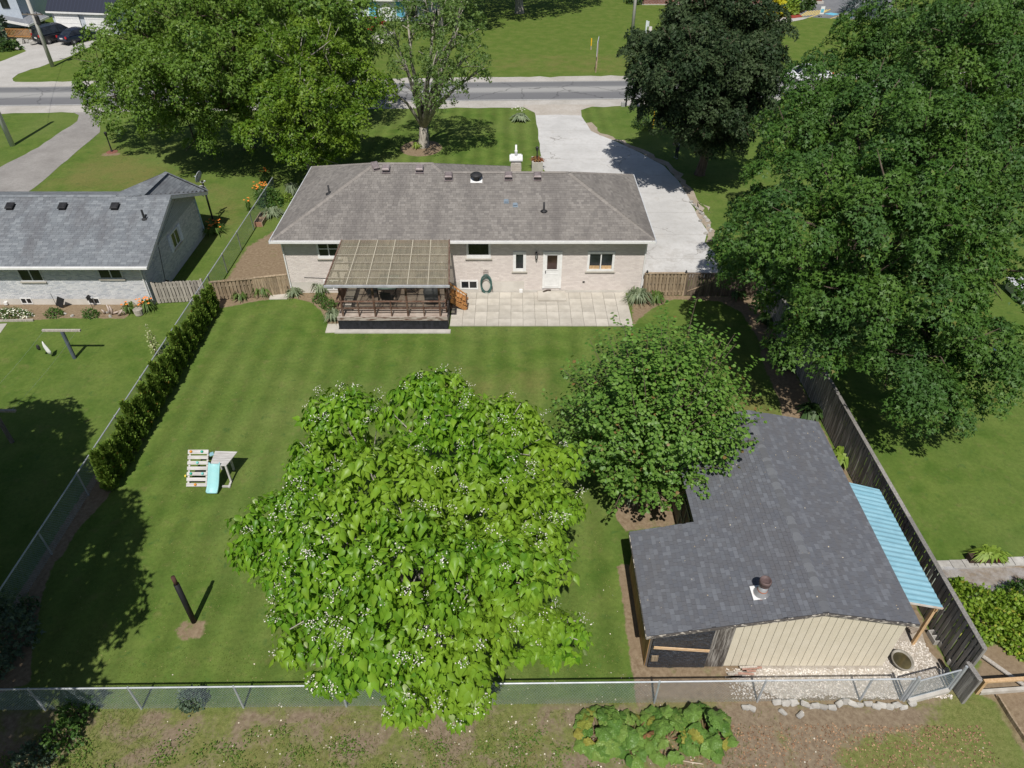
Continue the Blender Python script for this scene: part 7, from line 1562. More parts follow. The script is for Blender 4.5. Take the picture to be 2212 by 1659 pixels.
for k, (x, y, x2, y2) in enumerate(((1370, 615, 1480, 760), (1440, 760, 1535, 860))):
    a = Gq('O', x, y); b_ = Gq('O', x2, y2); m = MB(); m.bar(a + Vector((0, 0, .12)), b_ + Vector((0, 0, .12)), .10, .24); tag(m.build('edging_slab', m_stone2, bevel=.012), ('pale upright edging slab on the gravel by the fence, farther one', 'grey upright edging slab on the gravel by the fence, nearer one')[k], 'slab')
for k, (x, y) in enumerate(((1385, 842), (1430, 835))): o = put('white_stone', rough_block((.18, .13, .13), 40 + k, .04), None, Gq('O', x, y) + Vector((0, 0, .06)), (0, 0, k)); tag(o, ('white lump of stone on the gravel behind the gate, left one', 'white lump of stone on the gravel behind the gate, right one')[k], 'stone')
o = put('flat_stone', rough_block((.42, .26, .12), 50, .04, .04), None, Gq('O', 1140, 480) + Vector((0, 0, .06)), (0, 0, .5)); tag(o, 'flat brownish stone at the right front corner of the shed', 'stone'); o.data.materials[0] = mat('brown_stone', (.23, .19, .15), (.33, .28, .23), ns=4, bump=.4, bs=20, var=0)
c = Gq('O', 1040, 770); bs = thing('stone_basin', 'round weathered concrete basin with murky water on the white gravel', 'basin', c)
m = MB(); m.lathe([(.20, .0), (.28, .10), (.33, .20), (.335, .22), (.30, .225), (.24, .14), (.12, .10), (.01, .09)], n=24); o = m.build('bowl', mat('mossy_concrete', (.20, .18, .145), (.34, .32, .28), ns=3, var=0), bs, smooth=True); o.matrix_parent_inverse = Matrix.Identity(4)
m = MB(); m.lathe([(.272, .178), (.01, .18)], n=24); o = m.build('water', glass_mat('murky_water', (.05, .042, .02), .08), bs); o.matrix_parent_inverse = Matrix.Identity(4); bs.scale = (.95, 1.05, 1)
lp = thing('lumber_pile', 'small heap of grey and reddish lumber offcuts at the foot of the cream siding', 'lumber', Gq('N', 1450, 860)); rng = np.random.default_rng(4)
for i in range(10):
    x, y = 1450 + rng.normal() * 45, 862 + rng.normal() * 22; c = Gq('N', x, y); a = rng.normal() * .10 + .08; L = rng.uniform(.35, .62); m = MB(); m.box((0, 0, 0), (L, .055, .03), rz=a); o = m.build('offcut', m_greywood if i % 3 else mat('reddish_offcut', (.30, .17, .13), (.40, .25, .2), var=0), lp); o.location = c + Vector((0, 0, .03 + .03 * (i % 4)))
a = Gq('N', 1375, 918); b_ = Gq('N', 1555, 880); m = MB(); m.bar(a + Vector((0, 0, .03)), b_ + Vector((0, 0, .03)), .05, .03); m.build('offcut', m_greywood, lp)
# pebbles over the gravel strip
def pebbles():
    rng = np.random.default_rng(8); n = 6500; x = rng.uniform(6.4, 12.8, n); y = rng.uniform(10.36, 12.2, n); k = ((y < 11.3) | (x > 11.2)) & (rng.random(n) < np.clip((x - 5.8) / 1.6, .15, 1)); x, y = x[k], y[k]; n = len(x)
    s = rng.uniform(.014, .036, n); base = np.array([(1, 0, 0), (0, 1, 0), (-1, 0, 0), (0, -1, 0), (0, 0, .7)], float); V = np.stack([x, y, np.full(n, .008)], 1)[:, None, :] + base[None] * s[:, None, None] * rng.uniform(.7, 1.3, (n, 1, 3))
    F_ = (np.arange(n)[:, None, None] * 5 + np.array([(0, 1, 4), (1, 2, 4), (2, 3, 4), (3, 0, 4)])[None]).reshape(-1, 3)
    o = put('pebbles', np_mesh('pebbles', V.reshape(-1, 3), F_, mat('pebble', (.46, .42, .37), (.66, .62, .57), ns=20, bump=0, var=.30), np.repeat(rng.random(n), 4))); tag(o, kind='stuff')
pebbles()
for i, (x, y) in enumerate(((2015, 455), (2035, 480), (2060, 510), (2085, 540), (2100, 550), (2120, 580), (2140, 600), (2150, 640), (2165, 680), (2128, 700), (2080, 600))):
    o = put('edging_stone', rough_block((.26, .2, .16), 60 + i, .05, .04), None, Gq('G', x, y) + Vector((0, 0, .05)), (0, 0, i)); tag(o, '%s whitish edging stone down the right side of the pale driveway, counted from the road' % ORDS[i], 'stone', 'stones along the driveway edge')
# planter frame on the side yard
p0 = Gq('E', 2010, 465); pf = thing('wooden_planter_frame', 'two-compartment wooden planter box on the bare side yard', 'planter', p0)
for (x, y, a, b_) in ((-.24, .35, .05, 1.5), (.24, .35, .05, 1.5), (0, -.38, .44, .05), (0, .35, .44, .05), (0, 1.08, .44, .05)): m = MB(); m.box((p0.x + x, p0.y + y, .16), (a, b_, .30)); m.build('board', m_tanwood if (x or y > 0) else mat('reddish_board', (.28, .15, .10), var=0), pf)
m = MB(); m.box((p0.x, p0.y + .35, .12), (.43, 1.4, .12)); m.build('soil', mat('dark_potting_soil', (.06, .045, .035), (.10, .075, .055), ns=12, var=0), pf)
for nm, lab, k, x, y, w, d in (('stepping_slab', 'single pale slab in the bed beside the tan fence', 'F', 258, 1186, .95, .5), ('stepping_slab', 'pale slab at the front left corner of the covered deck', 'F', 672, 1430, .62, .75)):
    m = MB(); m.box(tuple(Gq(k, x, y) + Vector((0, 0, .025))), (w, d, .05), rz=.04); tag(m.build(nm, m_slab, bevel=.006), lab, 'slab')
# flower-bed things of the left house
c = Gq('E', 1078, 1165); wb = MB(); wb.lathe([(.17, 0), (.20, .15), (.22, .36), (.20, .37), (.18, .30), (.05, .28)], n=14)
for z in np.arange(.03, .36, .05): wb.lathe([(.19 + z * .1, z), (.205 + z * .1, z + .02), (.19 + z * .1, z + .035)], n=14)
o = wb.build('wicker_basket', mat('weathered_wicker', (.28, .25, .21), (.40, .37, .32), ns=8, var=.1)); o.location = c; tag(o, 'round grey wicker basket in the flower bed of the white house', 'basket')
p = Gq('E', 915, 1165); dw = MB(); rng = np.random.default_rng(12)
for i in range(9):
    a = p + Vector((rng.uniform(-.75, .3), rng.uniform(-.1, .25), .05)); b_ = a + Vector((rng.uniform(-.1, .35), rng.uniform(-.1, .1), rng.uniform(.05, .5))); dw.tube([a, (a + b_) / 2 + Vector((.03, 0, .02)), b_], [.07, .05, .02], 6)
tag(dw.build('driftwood', mat('pinkish_driftwood', (.42, .33, .28), (.52, .44, .39), ns=4, var=.1), smooth=True), 'heap of pale driftwood in the flower bed under the basement window', 'driftwood')
c = Gq('E', 485, 1115); m = MB(); m.box((0, 0, .38), (.34, .03, .6), rot=Matrix.Rotation(.5, 3, 'Y')); m.tube([(-.25, 0, .0), (-.28, 0, .9)], .01, 5); o = m.build('slate_ornament', m_dark); o.location = c; tag(o, 'dark slanting slate ornament on a stake against the white brick', 'ornament')
c = Gq('E', 715, 1110); m = MB(); m.tube([(0, 0, 0), (0, 0, .7)], .012, 5); m.box((0, 0, .55), (.16, .12, .16)); m.prism([(-.11, -.09, .63), (.11, -.09, .63), (0, -.09, .75)], (0, .18, 0)); o = m.build('garden_lantern', m_dark); o.location = c; tag(o, 'small dark garden lantern on a stake by the basement window', 'lantern')
c = Gq('E', 1075, 1085); m = MB(); m.prism([(-.2, 0, 0), (.22, 0, .0), (.02, .0, .45)], (0, .06, 0)); o = m.build('stone_ornament', mat('grey_stone_ornament', (.16, .165, .17), var=0)); o.location = c + Vector((0, .1, .1)); tag(o, 'pointed grey stone ornament behind the wicker basket', 'ornament')
for i, (x, y) in enumerate(((505, 1160), (560, 1178), (850, 1178), (830, 1150))): o = put('bed_stone', rough_block((.16, .12, .10), 90 + i, .03, .02), None, Gq('E', x, y) + Vector((0, 0, .03)), (0, 0, i)); tag(o, ('pale stone right of the slanting slate in the flower bed', 'small pale stone midway between the two round shrubs of the flower bed', 'pale stone in front of the driftwood heap', 'pale stone at the left tip of the driftwood heap')[i], 'stone', 'stones in the flower bed')
m = MB(); a = Gq('E', -60, 1218); b_ = Gq('E', 262, 1212); m.bar(a + Vector((0, 0, .05)), b_ + Vector((0, 0, .05)), .09, .10); tag(m.build('edging_timber', m_greywood), 'grey timber edging the daisies in front of the white house', 'timber')
sheet('garden_path', [Gq('E', -80, 1240), Gq('E', 62, 1232), Gq('E', 0, 1310), Gq('E', -80, 1330)], .012, m_concrete, 1, .02)
# right-hand garden: slabs, plastic-covered bed, frame
for k in range(8):
    a = Gq('P', 1440 + k * 100, 1432 - k * 5); m = MB(); m.box(tuple(a + Vector((.30, 0, .04))), (.40 + .02, .34, .09), rz=.02); tag(m.build('garden_kerb_slab', m_stone2, bevel=.01), '%s pale kerb slab of the covered garden bed, counted from the board fence' % ORDS[k], 'slab', 'kerb slabs of the garden bed')
w = NW('clear_plastic_film'); tc = w.n('TexCoord'); p = w.principled((.55, .55, .56), .18, .5); tr = w.n('BsdfTransparent'); mx = w.n('MixShader'); w.l(w.rng(w.noise(tc.outputs['Object'], 2.2, 5, .7), .35, .75, .12, .62), mx.inputs[0]); w.l(tr.outputs[0], mx.inputs[1]); w.l(p.outputs[0], mx.inputs[2]); m_film = w.done(mx.outputs[0])
cv = thing('garden_bed_cover', 'clear plastic sheeting over the dug bed beyond the board fence', 'plastic cover', Gq('P', 1800, 1520)); c0 = Gq('P', 1455, 1450); m = MB(); nx_, ny_ = 40, 22
xs = np.linspace(13.45, 20, nx_); ys = np.linspace(c0.y - 1.9, c0.y - .05, ny_); rng = np.random.default_rng(2); zz = lambda x, y: .10 + .07 * math.sin(x * 3.2 + y) * math.sin(y * 2.4) + .03 * math.sin(x * 11 + y * 6) + .04 * abs(math.sin(x * 1.9))
m.v = [(x, y, zz(x, y)) for y in ys for x in xs]; m.f = [(j * nx_ + i, j * nx_ + i + 1, (j + 1) * nx_ + i + 1, (j + 1) * nx_ + i) for j in range(ny_ - 1) for i in range(nx_ - 1)]; m.t = [.5] * len(m.f); m.build('plastic_film', m_film, cv, smooth=True)
pb_ = Gq('P', 1850, 1415); pl_ = thing('planter_box', 'dark planter box with yellow-green leaves and red pots on the kerb slabs', 'planter', pb_ + Vector((0, .1, 0)))
m = MB(); m.box((pb_.x, pb_.y + .1, .18), (1.25, .28, .26)); m.build('box', mat('dark_planter', (.06, .04, .03), var=0), pl_)
for s in (-.25, .3): m = MB(); m.lathe([(.09, .2), (.12, .36), (.10, .36)], (pb_.x + s, pb_.y + .02, 0), 12); m.build('pot', mat('red_clay', (.32, .07, .04), var=0), pl_)
tt = tuft('tmp', 'x', pb_ + Vector((0, .1, .28)), .62, .34, 110, m_limeh, 70, ls=.06); f = tt.children[0]; me = f.data; bpy.data.objects.remove(f); bpy.data.objects.remove(tt); put('foliage', me, pl_, pb_ + Vector((0, .1, .28)), (0, 0, 0), (1, .55, 1))
gf = thing('timber_barrier', 'raw timber frame of posts and beams round the vegetable garden', 'timber frame', Gq('O', 1690, 1020)); HF = .62
pA = Gq('O', 1688, 1020); pB = pA + Vector((2.6, .18, 0)); top = lambda p: p + Vector((0, 0, HF))
for p in (pA, pB): m = MB(); m.box((p.x, p.y, HF / 2), (.09, .09, HF)); m.build('post', m_newwood, gf)
m = MB(); m.bar(top(pA) + Vector((-.05, 0, .04)), top(pB) + Vector((.1, 0, .04)), .10, .07); m.build('beam', m_newwood, gf); m = MB(); m.bar(pA + Vector((.05, -.02, .08)), pB + Vector((0, -.02, .08)), .10, .14); m.build('beam', m_stone2 if False else mat('pale_grey_beam', (.40, .37, .32), (.5, .47, .42), var=0), gf)
a = Gq('O', 1745, 705, .1); b_ = Gq('O', 2150, 990, .1); m = MB(); m.bar(a, b_, .12, .04); m.build('plank', m_greywood, gf)
rb_ = thing('raised_bed', 'raised bed with brick-brown boards in the bottom right corner', 'raised bed', Gq('O', 1950, 1200))
pts = [Gq('O', 1860, 1060), Gq('O', 1960, 1225), Gq('O', 2130, 1480)]
for a, b_ in zip(pts, pts[1:]): m = MB(); m.bar(a + Vector((0, 0, .08)), b_ + Vector((0, 0, .08)), .05, .16); m.build('board', m_tanwood, rb_)
c = Gq('H', 2070, 1265); m = MB(); m.lathe([(.40, .02), (.42, .05), (.38, .07), (.01, .06)], (c.x, c.y, 0), 24); tag(m.build('blue_disc', mat('faded_blue_plastic', (.10, .17, .26), var=0, bump=0, rough=.5)), 'faded blue round lid lying on the lawn under the huge maple', 'lid')
c = Gq('H', 2230, 905); m = MB(); m.loft([[c + Vector((sx * a, sy * b_, z)) for sx, sy in ((-1, -1), (1, -1), (1, 1), (-1, 1))] for a, b_, z in ((.75, .8, .1), (.85, .9, .6), (.9, .95, .72), (.7, .75, .72), (.66, .7, .45))]); tag(m.build('grey_tub', mat('light_grey_plastic', (.42, .43, .45), var=0, bump=0, rough=.4)), 'pale grey tub on the lawn at the right edge beneath the maple', 'tub')
# ------------------------------------------------------------------ poles, signs and street furniture by the road
m_pole = mat('grey_utility_pole', (.40, .385, .36), (.50, .485, .455), ns=2, rough=.9, bump=.3, var=.05, stretch=(6, 6, .6))
def pole(name, label, b, h, r0, r1, m_, cat='utility pole', cross=None):
    t = thing(name, label, cat, b); m = MB(); m.tube([b, b + Vector((0, 0, h))], [r0, r1], 10); m.build('pole', m_, t, smooth=True)
    if cross:
        for z in cross: m = MB(); m.bar(b + Vector((-1.0, -.12, z)), b + Vector((1.0, -.12, z)), .1, .11); m.build('crossarm', m_darkwood, t); 
        for s in (-.9, -.45, .45, .9): m = MB(); m.lathe([(.035, 0), (.05, .04), (.03, .08), (.045, .12), (.01, .14)], tuple(b + Vector((s, -.12, cross[0] + .06))), 7); m.build('insulator', m_dark, t)
    return t
bA = Gq('A', 408, 515); hA = VY(*q('A', 200, -5), bA.y).z
tA = pole('utility_pole', 'tall grey utility pole at the left across the road, near the black van', bA, hA + 1.5, .20, .15, m_pole, cross=(VY(*q('A', 265, 135), bA.y).z + .3,))
m = MB(); z_ = VY(*q('A', 270, 150), bA.y).z; m.lathe([(.16, -.45), (.2, -.4), (.2, .3), (.1, .4)], (bA.x + .32, bA.y - .1, z_), 10); m.build('transformer', m_dark, tA)
bB = Gq('A', 97, 1125); pole('utility_pole', 'pale utility pole at the left edge beside the gravel driveway', bB, 8.5, .20, .15, mat('bleached_pole', (.50, .50, .50), (.58, .58, .57), ns=2, var=0, stretch=(6, 6, .6)))
bC = Gq('C', 1074, 368); pole('utility_pole', 'slim utility pole across the road beside the dark maple', bC, 11, .19, .14, m_pole)
bD = Gq('C', 1150, 900); pole('service_pole', 'grey pole standing in front of the dark maple by the mailbox', bD, 7, .16, .13, m_pole)
def wire(a, b, label, sag=.8):
    a, b = Vector(a), Vector(b); m = MB(); m.tube([a.lerp(b, f) - Vector((0, 0, 4 * sag * f * (1 - f))) for f in np.linspace(0, 1, 14)], .012, 4); tag(m.build('power_line', m_dark), label, 'power line', 'overhead lines')
wire(bA + Vector((.9, -.1, z_ + .4)), bC + Vector((0, -.1, 9.2)), 'overhead line along the far side of the road, upper wire', 1.6)
wire(bA + Vector((0, -.1, z_ - .3)), (-9.5, 41.5, 3.3), 'service wire dropping from the left utility pole towards the bungalow', 1.0)
wire(bA + Vector((-.3, -.1, z_ - .1)), bB + Vector((0, 0, 7.4)), 'overhead line between the two left utility poles', .7)
wire(bC + Vector((0, -.1, 6.2)), (-4, 92, 8.0), 'dark cable curving over the far lawn to the slim pole', 2.2)
# mailbox
b = Gq('C', 1036, 822); mb_ = thing('mailbox', 'black mailbox on a post at the road beside the driveway mouth', 'mailbox', b); zt = VY(*q('C', 1042, 735), b.y).z
m = MB(); m.box((b.x, b.y, zt / 2), (.12, .12, zt)); m.bar(b + Vector((0, .05, zt * .55)), b + Vector((0, .4, zt - .1)), .09, .09); m.build('post', m_dark, mb_)
m = MB(); m.loft([[Vector((b.x + .15 * math.cos(g) * (1 if math.sin(g) > 0 else 1), b.y - .1 + y, zt + .02 + (.17 * math.sin(g) if g <= PI else 0))) for g in list(np.linspace(0, PI, 9)) + [PI + .01]] for y in (-.1, .5)]); bx_ = m.build('box', m_dark, mb_)
m = MB(); m.box((b.x, b.y - .215, zt + .10), (.16, .01, .09)); m.build('number_plate', mat('pale_plate', (.5, .5, .5), var=0), mb_)
m = MB(); m.box((b.x - .25, b.y + .05, .18), (.3, .25, .36)); m.build('newspaper_box', mat('grey_box', (.3, .3, .29), var=0), mb_)
# sign on two posts, seen edge-on
b = Gq('C', 803, 560); sg = thing('road_sign', 'sign board on two wooden posts, seen from the side on the far verge', 'sign', b); zt = VY(*q('C', 825, 330), b.y).z
for dx, dy in ((0, 0), (.25, 1.7)): m = MB(); m.box((b.x + dx, b.y + dy, zt * .5), (.10, .10, zt)); m.build('post', m_tanwood, sg)
m = MB(); m.bar((b.x - .05, b.y - .35, zt - .55), (b.x + .32, b.y + 2.1, zt - .55), .05, 1.3); m.build('board', mat('pale_sign_back', (.46, .47, .50), (.52, .53, .55), var=0, bump=0), sg)
def stake(name, label, k, x, y, yt, r, m_, cat='marker'):
    b = Gq(k, x, y); h = VY(*q(k, x, yt), b.y).z; t = thing(name, label, cat, b); m = MB(); m.tube([b, b + Vector((0, 0, h))], r, 8); m.build('post', m_, t); return t, b, h
m_ym = mat('yellow_marker', (.75, .42, .02), var=0, bump=0)
t, b, h = stake('pipeline_marker', 'short yellow-orange marker post on the far lawn left of the sign', 'C', 767, 385, 295, .06, m_ym); m = MB(); m.tube([b + Vector((0, 0, .02)), b + Vector((0, 0, h * .35))], .07, 8); m.build('base', mat('tan_base', (.35, .3, .2), var=0), t)
stake('guy_guard', 'thin yellow guy-wire guard in the shade of the dark maple', 'C', 1243, 992, 850, .04, m_ym)
t, b, h = stake('white_post', 'pale white sign post rising behind the dark maple', 'C', 1177, 372, 160, .10, mat('pale_blue_white', (.55, .60, .62), var=0, bump=0), 'post'); m = MB(); m.box(tuple(b + Vector((.12, 0, h - .3))), (.3, .06, .5)); m.build('plate', mat('pale_plate2', (.5, .53, .56), var=0), t)
for nm, lab, k, x, y, yt in (('lamp_post', 'black lamp post in a red gravel ring on the left front lawn', 'A', 865, 1172, 1015), ('lamp_post', 'black lamp post in the planter box by the bungalow driveway', 'G', 824, 165, 22)):
    b = Gq(k, x, y) if k == 'A' else G(*q(k, x, y), .35); h = VY(*q(k, x if k == 'A' else 824, yt), b.y).z; t = thing(nm, lab, 'lamp post', (b.x, b.y, 0))
    m = MB(); m.tube([(b.x, b.y, 0), (b.x, b.y, h - .35)], [.055, .04], 8); m.lathe([(.09, 0), (.09, .1), (.05, .2)], (b.x, b.y, 0), 8); m.build('post', m_dark, t)
    m = MB(); m.lathe([(.05, -.35), (.09, -.30), (.13, -.08), (.02, .0)], (b.x, b.y, h), 6); m.build('lantern', m_dark, t)
    if k == 'A': m = MB(); m.lathe([(.42, .0), (.38, .03), (.05, .05)], (b.x, b.y, 0), 16); o = m.build('mulch_ring', mat('brownish_mulch', (.17, .07, .05), (.24, .11, .08), ns=9, var=0), t)
a = G(*q('G', 785, 160), .5); b = G(*q('G', 870, 160), .5); pl_ = thing('stone_planter', 'pale stone planter box with reddish plants at the bungalow corner by the driveway', 'planter', (a.x + .5, a.y, 0))
W_ = b.x - a.x
for (x, y, w_, d_) in ((W_ / 2, 0, W_, .12), (W_ / 2, 1.1, W_, .12), (.06, .55, .12, 1.0), (W_ - .06, .55, .12, 1.0)): m = MB(); m.box((a.x + x, a.y + y - .2, .35), (w_, d_, .7)); m.build('wall', m_concrete, pl_)
m = MB(); m.box((a.x + W_ / 2, a.y + .35, .3), (W_ - .22, .98, .55)); m.build('soil', bpy.data.materials['dark_potting_soil'], pl_)
tt = tuft('tmp', 'x', Vector((0, 0, 0)), .6, .28, 60, leafmat('reddish_leaf', (.30, .10, .06), (.22, .16, .06)), 71, ls=.06); f = tt.children[0]; me = f.data; bpy.data.objects.remove(f); bpy.data.objects.remove(tt); put('foliage', me, pl_, (a.x + W_ / 2, a.y + .35, .58))
b = Gq('D', 640, 132); h = VY(*q('D', 655, 48), b.y).z; t = thing('parking_sign', 'white accessible-parking sign on a thin post by the parking lot', 'sign', b); m = MB(); m.tube([b, b + Vector((0, 0, h))], .05, 6); m.build('post', m_galv, t); m = MB(); m.box(tuple(b + Vector((.05, -.06, h - .45))), (.5, .03, .9)); m.build('plate', m_white, t)
m = MB(); m.box(tuple(b + Vector((.05, -.085, h - .5))), (.36, .012, .40)); m.build('blue_square', m_blue, t)
b = Gq('D', 826, 138); h = VY(*q('D', 838, 85), b.y).z; t = thing('parking_sign', 'second parking sign post, half hidden by the blue spruce', 'sign', b); m = MB(); m.tube([b, b + Vector((0, 0, h))], .05, 6); m.build('post', m_dark, t); m = MB(); m.box(tuple(b + Vector((.05, -.06, h - .3))), (.35, .03, .5)); m.build('plate', m_galv, t)

# ------------------------------------------------------------------ cars
m_tyre = mat('tyre_rubber', (.015, .015, .016), var=0, bump=0, rough=.9); m_hub = mat('wheel_rim', (.35, .35, .36), var=0, bump=0, rough=.35, metal=.6)
m_cglass = glass_mat('car_glass', (.012, .014, .018), .05); m_red = mat('red_lamp', (.45, .02, .02), var=0, bump=0, rough=.3); m_clear = mat('clear_lamp', (.6, .6, .62), var=0, bump=0, rough=.2)
wm = MB(); wm.lathe([(.20, -.11), (.32, -.10), (.33, 0), (.32, .10), (.20, .11)], n=20); tyre_me = wm.mesh('tyre', m_tyre, smooth=True)
wm = MB(); wm.lathe([(.21, -.10), (.21, .115), (.16, .10), (.06, .12), (.01, .12)], n=12); rim_me = wm.mesh('rim', m_hub)
def car(name, label, loc, rz, paint, kind='sedan', L=4.5, Wd=1.8, cat='car', group=None):
    t = thing(name, label, cat, (0, 0, 0), group); hw = Wd / 2
    if kind == 'van': prof = [(-.5, .50, .90), (-.485, .42, 1.05), (-.2, .32, 1.05), (.2, .32, 1.02), (.34, .32, .98), (.46, .36, .84), (.5, .42, .70)]; cab = [(-.47, 1.04, 1.04, .90), (-.43, 1.04, 1.72, .80), (-.1, 1.04, 1.78, .80), (.12, 1.02, 1.74, .78), (.32, 1.0, 1.02, .86)]
    else: prof = [(-.5, .48, .80), (-.48, .38, .92), (-.3, .30, .96), (.1, .30, .95), (.25, .30, .92), (.45, .34, .76), (.5, .42, .62)]; cab = [(-.40, .94, .94, .88), (-.24, .94, 1.38, .74), (-.02, .94, 1.45, .73), (.08, .94, 1.42, .73), (.26, .92, .93, .86)]
    rings = []
    for x, z0, z1 in prof:
        k = 1 - 1.4 * max(0, abs(x) - .40); rings.append([Vector((x * L, hw * k * a, z0 + (z1 - z0) * b)) for a, b in ((-.94, 0), (-1, .35), (-.99, .75), (-.90, 1), (0, 1.02), (.90, 1), (.99, .75), (1, .35), (.94, 0))])
    m = MB(); m.loft(rings); bd = m.build('body', paint, t, smooth=False); bd.modifiers.new('soft', 'BEVEL').width = .03
    rings = [[Vector((x * L, hw * a * s, z0 + (z1 - z0) * b)) for a, b, s in ((-1, 0, .98), (-1, 1, k), (0, 1.01, k), (1, 1, k), (1, 0, .98))] for x, z0, z1, k in cab]
    m = MB(); m.loft(rings); m.build('window_glass', m_cglass, t)
    rt = [r for r in cab if r[2] > 1.3]; m = MB(); m.loft([[Vector((x * L, hw * k * a, z1 + dz)) for a, dz in ((-1.0, -.03), (-.95, .02), (0, .035), (.95, .02), (1.0, -.03))] for x, z0, z1, k in rt]); m.build('roof', paint, t)
    for s in (-1, 1):
        for i in range(len(cab) - 1):
            (x0, a0, b0, k0), (x1, a1, b1, k1) = cab[i], cab[i + 1]; m = MB(); m.bar((x0 * L, s * hw * k0 * 1.005, b0), (x1 * L, s * hw * k1 * 1.005, b1), .05, .05)
            if i in (0, len(cab) - 2): m.build('pillar', paint, t)
        m = MB(); m.bar((.0, s * hw * .98, cab[0][1]), (-.06 * L * .2, s * hw * .78, cab[2][2]), .06, .04); m.build('pillar', paint, t)
        m = MB(); m.box((.5 * L - .06, s * hw * .70, .66), (.10, .36, .14)); m.build('headlight', m_clear, t)
        m = MB(); m.box((-.5 * L + .05, s * hw * .86, .86 if kind != 'van' else .98), (.10, .18, .22)); m.build('taillight', m_red, t)
        m = MB(); m.box((.2 * L, s * (hw + .08), 1.0), (.12, .16, .11)); m.build('mirror', paint, t)
        for x in (-.31, .31):
            wh = put('wheel', tyre_me, t, (x * L, s * (hw - .12), .33), (PI / 2, 0, 0)); wh.matrix_parent_inverse = Matrix.Identity(4); r = put('rim', rim_me, None, (0, 0, 0), (0 if s < 0 else PI, 0, 0)); r.parent = wh
    m = MB(); m.box((-.5 * L - .005, 0, .72), (.02, .50, .13)); m.build('number_plate', m_white, t)
    for s in (-1, 1): m = MB(); m.box((s * (.5 * L - .03), 0, .40), (.14, Wd * .86, .16)); m.build('bumper', m_dark, t)
    t.location = loc; t.rotation_euler = (0, 0, rz); return t
m_cblack = mat('black_car_paint', (.014, .014, .017), var=0, bump=0, rough=.22, spec=.5); m_cnavy = mat('navy_car_paint', (.012, .018, .035), var=0, bump=0, rough=.2, spec=.5)
m_cred = mat('red_car_paint', (.42, .02, .03), var=0, bump=0, rough=.25, spec=.5); m_cwhite = mat('white_car_paint', (.70, .71, .73), var=0, bump=0, rough=.25, spec=.5)
car('parked_van', 'black minivan parked before the white garage doors', Gq('A', 452, 315), PI / 2 - .62, m_cblack, 'van', 4.6, 1.85, 'van')
car('parked_car', 'dark blue car half hidden by leaves next to the black van', Gq('A', 625, 320), PI / 2 - .5, m_cnavy, 'sedan', 4.3, 1.75)
car('passing_car', 'dark car on the road behind the left maple leaves', Vector(rd(-22.6, 4.2)) .to_3d() + Vector((0, 0, .02)), RD + PI, m_cnavy, 'sedan', 4.5, 1.8)
car('parked_car', 'red car by the white and blue house at the top', Gq('B', 985, 235), PI / 2 - .3, m_cred, 'sedan', 4.2, 1.75)
car('passing_car', 'white car beyond the road, mostly hidden behind the huge maple', G(1738, 176) + Vector((0, 0, .02)), RD + PI, m_cwhite, 'sedan', 4.5, 1.8)

# ------------------------------------------------------------------ buildings across the road
def gable_house(name, label, c, rz, L, D, H, RH, wall_m, roof_m, over=.4):
    t = thing(name, label, 'house', (0, 0, 0)); m = MB(); a, b = L / 2, D / 2
    m.add([(-a, -b, 0), (a, -b, 0), (a, b, 0), (-a, b, 0), (-a, -b, H), (a, -b, H), (a, b, H), (-a, b, H), (-a, 0, H + RH), (a, 0, H + RH)], [(0, 1, 5, 4), (1, 2, 6, 9, 5), (2, 3, 7, 6), (3, 0, 4, 8, 7)]); m.build('wall', wall_m, t)
    m = MB(); s = RH / b; oh = over
    for sg in (-1, 1): m.prism([(-a - oh, sg * (b + oh), H - s * oh + .03), (a + oh, sg * (b + oh), H - s * oh + .03), (a + oh, 0, H + RH + .03), (-a - oh, 0, H + RH + .03)], (0, 0, .10))
    m.build('roof', roof_m, t); m = MB()
    for sg in (-1, 1): m.box((0, sg * (b + oh + .02), H - s * oh - .02), (L + 2 * oh, .06, .18))
    m.build('fascia', m_white, t)
    t.location = c; t.rotation_euler = (0, 0, rz); return t
def seamroof(name, c):
    w = NW(name); tc = w.n('TexCoord'); sx = w.n('SeparateXYZ'); w.l(tc.outputs['Object'], sx.inputs[0]); f = w.math('FRACT', w.math('MULTIPLY', sx.outputs[0], 2.2)); col = w.mix(w.rng(f, .0, .12, 1, 0), c, tuple(x * 2.2 for x in c)); p = w.principled(col, .5, .4); return w.done(p.outputs[0])
m_gw = mat('pale_blue_grey_siding', (.46, .50, .55), (.52, .56, .61), ns=3, var=0)
g0 = Gq('A', 432, 262); ga = gable_house('garage', 'white two-door garage with navy metal roof at the top left', g0 + Vector((4.3, 3.4, 0)), -.16, 8.2, 6.3, 2.55, 3.0, m_gw, seamroof('navy_metal_roof', (.018, .022, .038)), .35)
ga['category'] = 'garage'
for x in (-2.15, 1.65):
    m = MB(); m.box((x, -3.28, 1.05), (3.1, .05, 2.1)); d_ = m.build('garage_door', m_white, ga); d_.matrix_parent_inverse = Matrix.Identity(4)
    for z in (.52, 1.05, 1.58): m = MB(); m.box((x, -3.31, z), (3.1, .02, .03)); k = m.build('door_groove', mat('pale_grey_groove', (.5, .5, .52), var=0, bump=0), None); k.parent = d_
b = Gq('A', -60, 300); ph = thing('porch_house', 'pale blue house with grey porch roof at the top left corner', 'house', b)
P0 = VY(*q('A', 225, 185), 92.5); zr = P0.z
m = MB(); m.box((P0.x - 4.4, 97.5, 2.2), (6.0, 7, 4.4)); m.build('wall', mat('pale_blue_siding', (.42, .47, .53), (.47, .52, .58), var=0), ph)
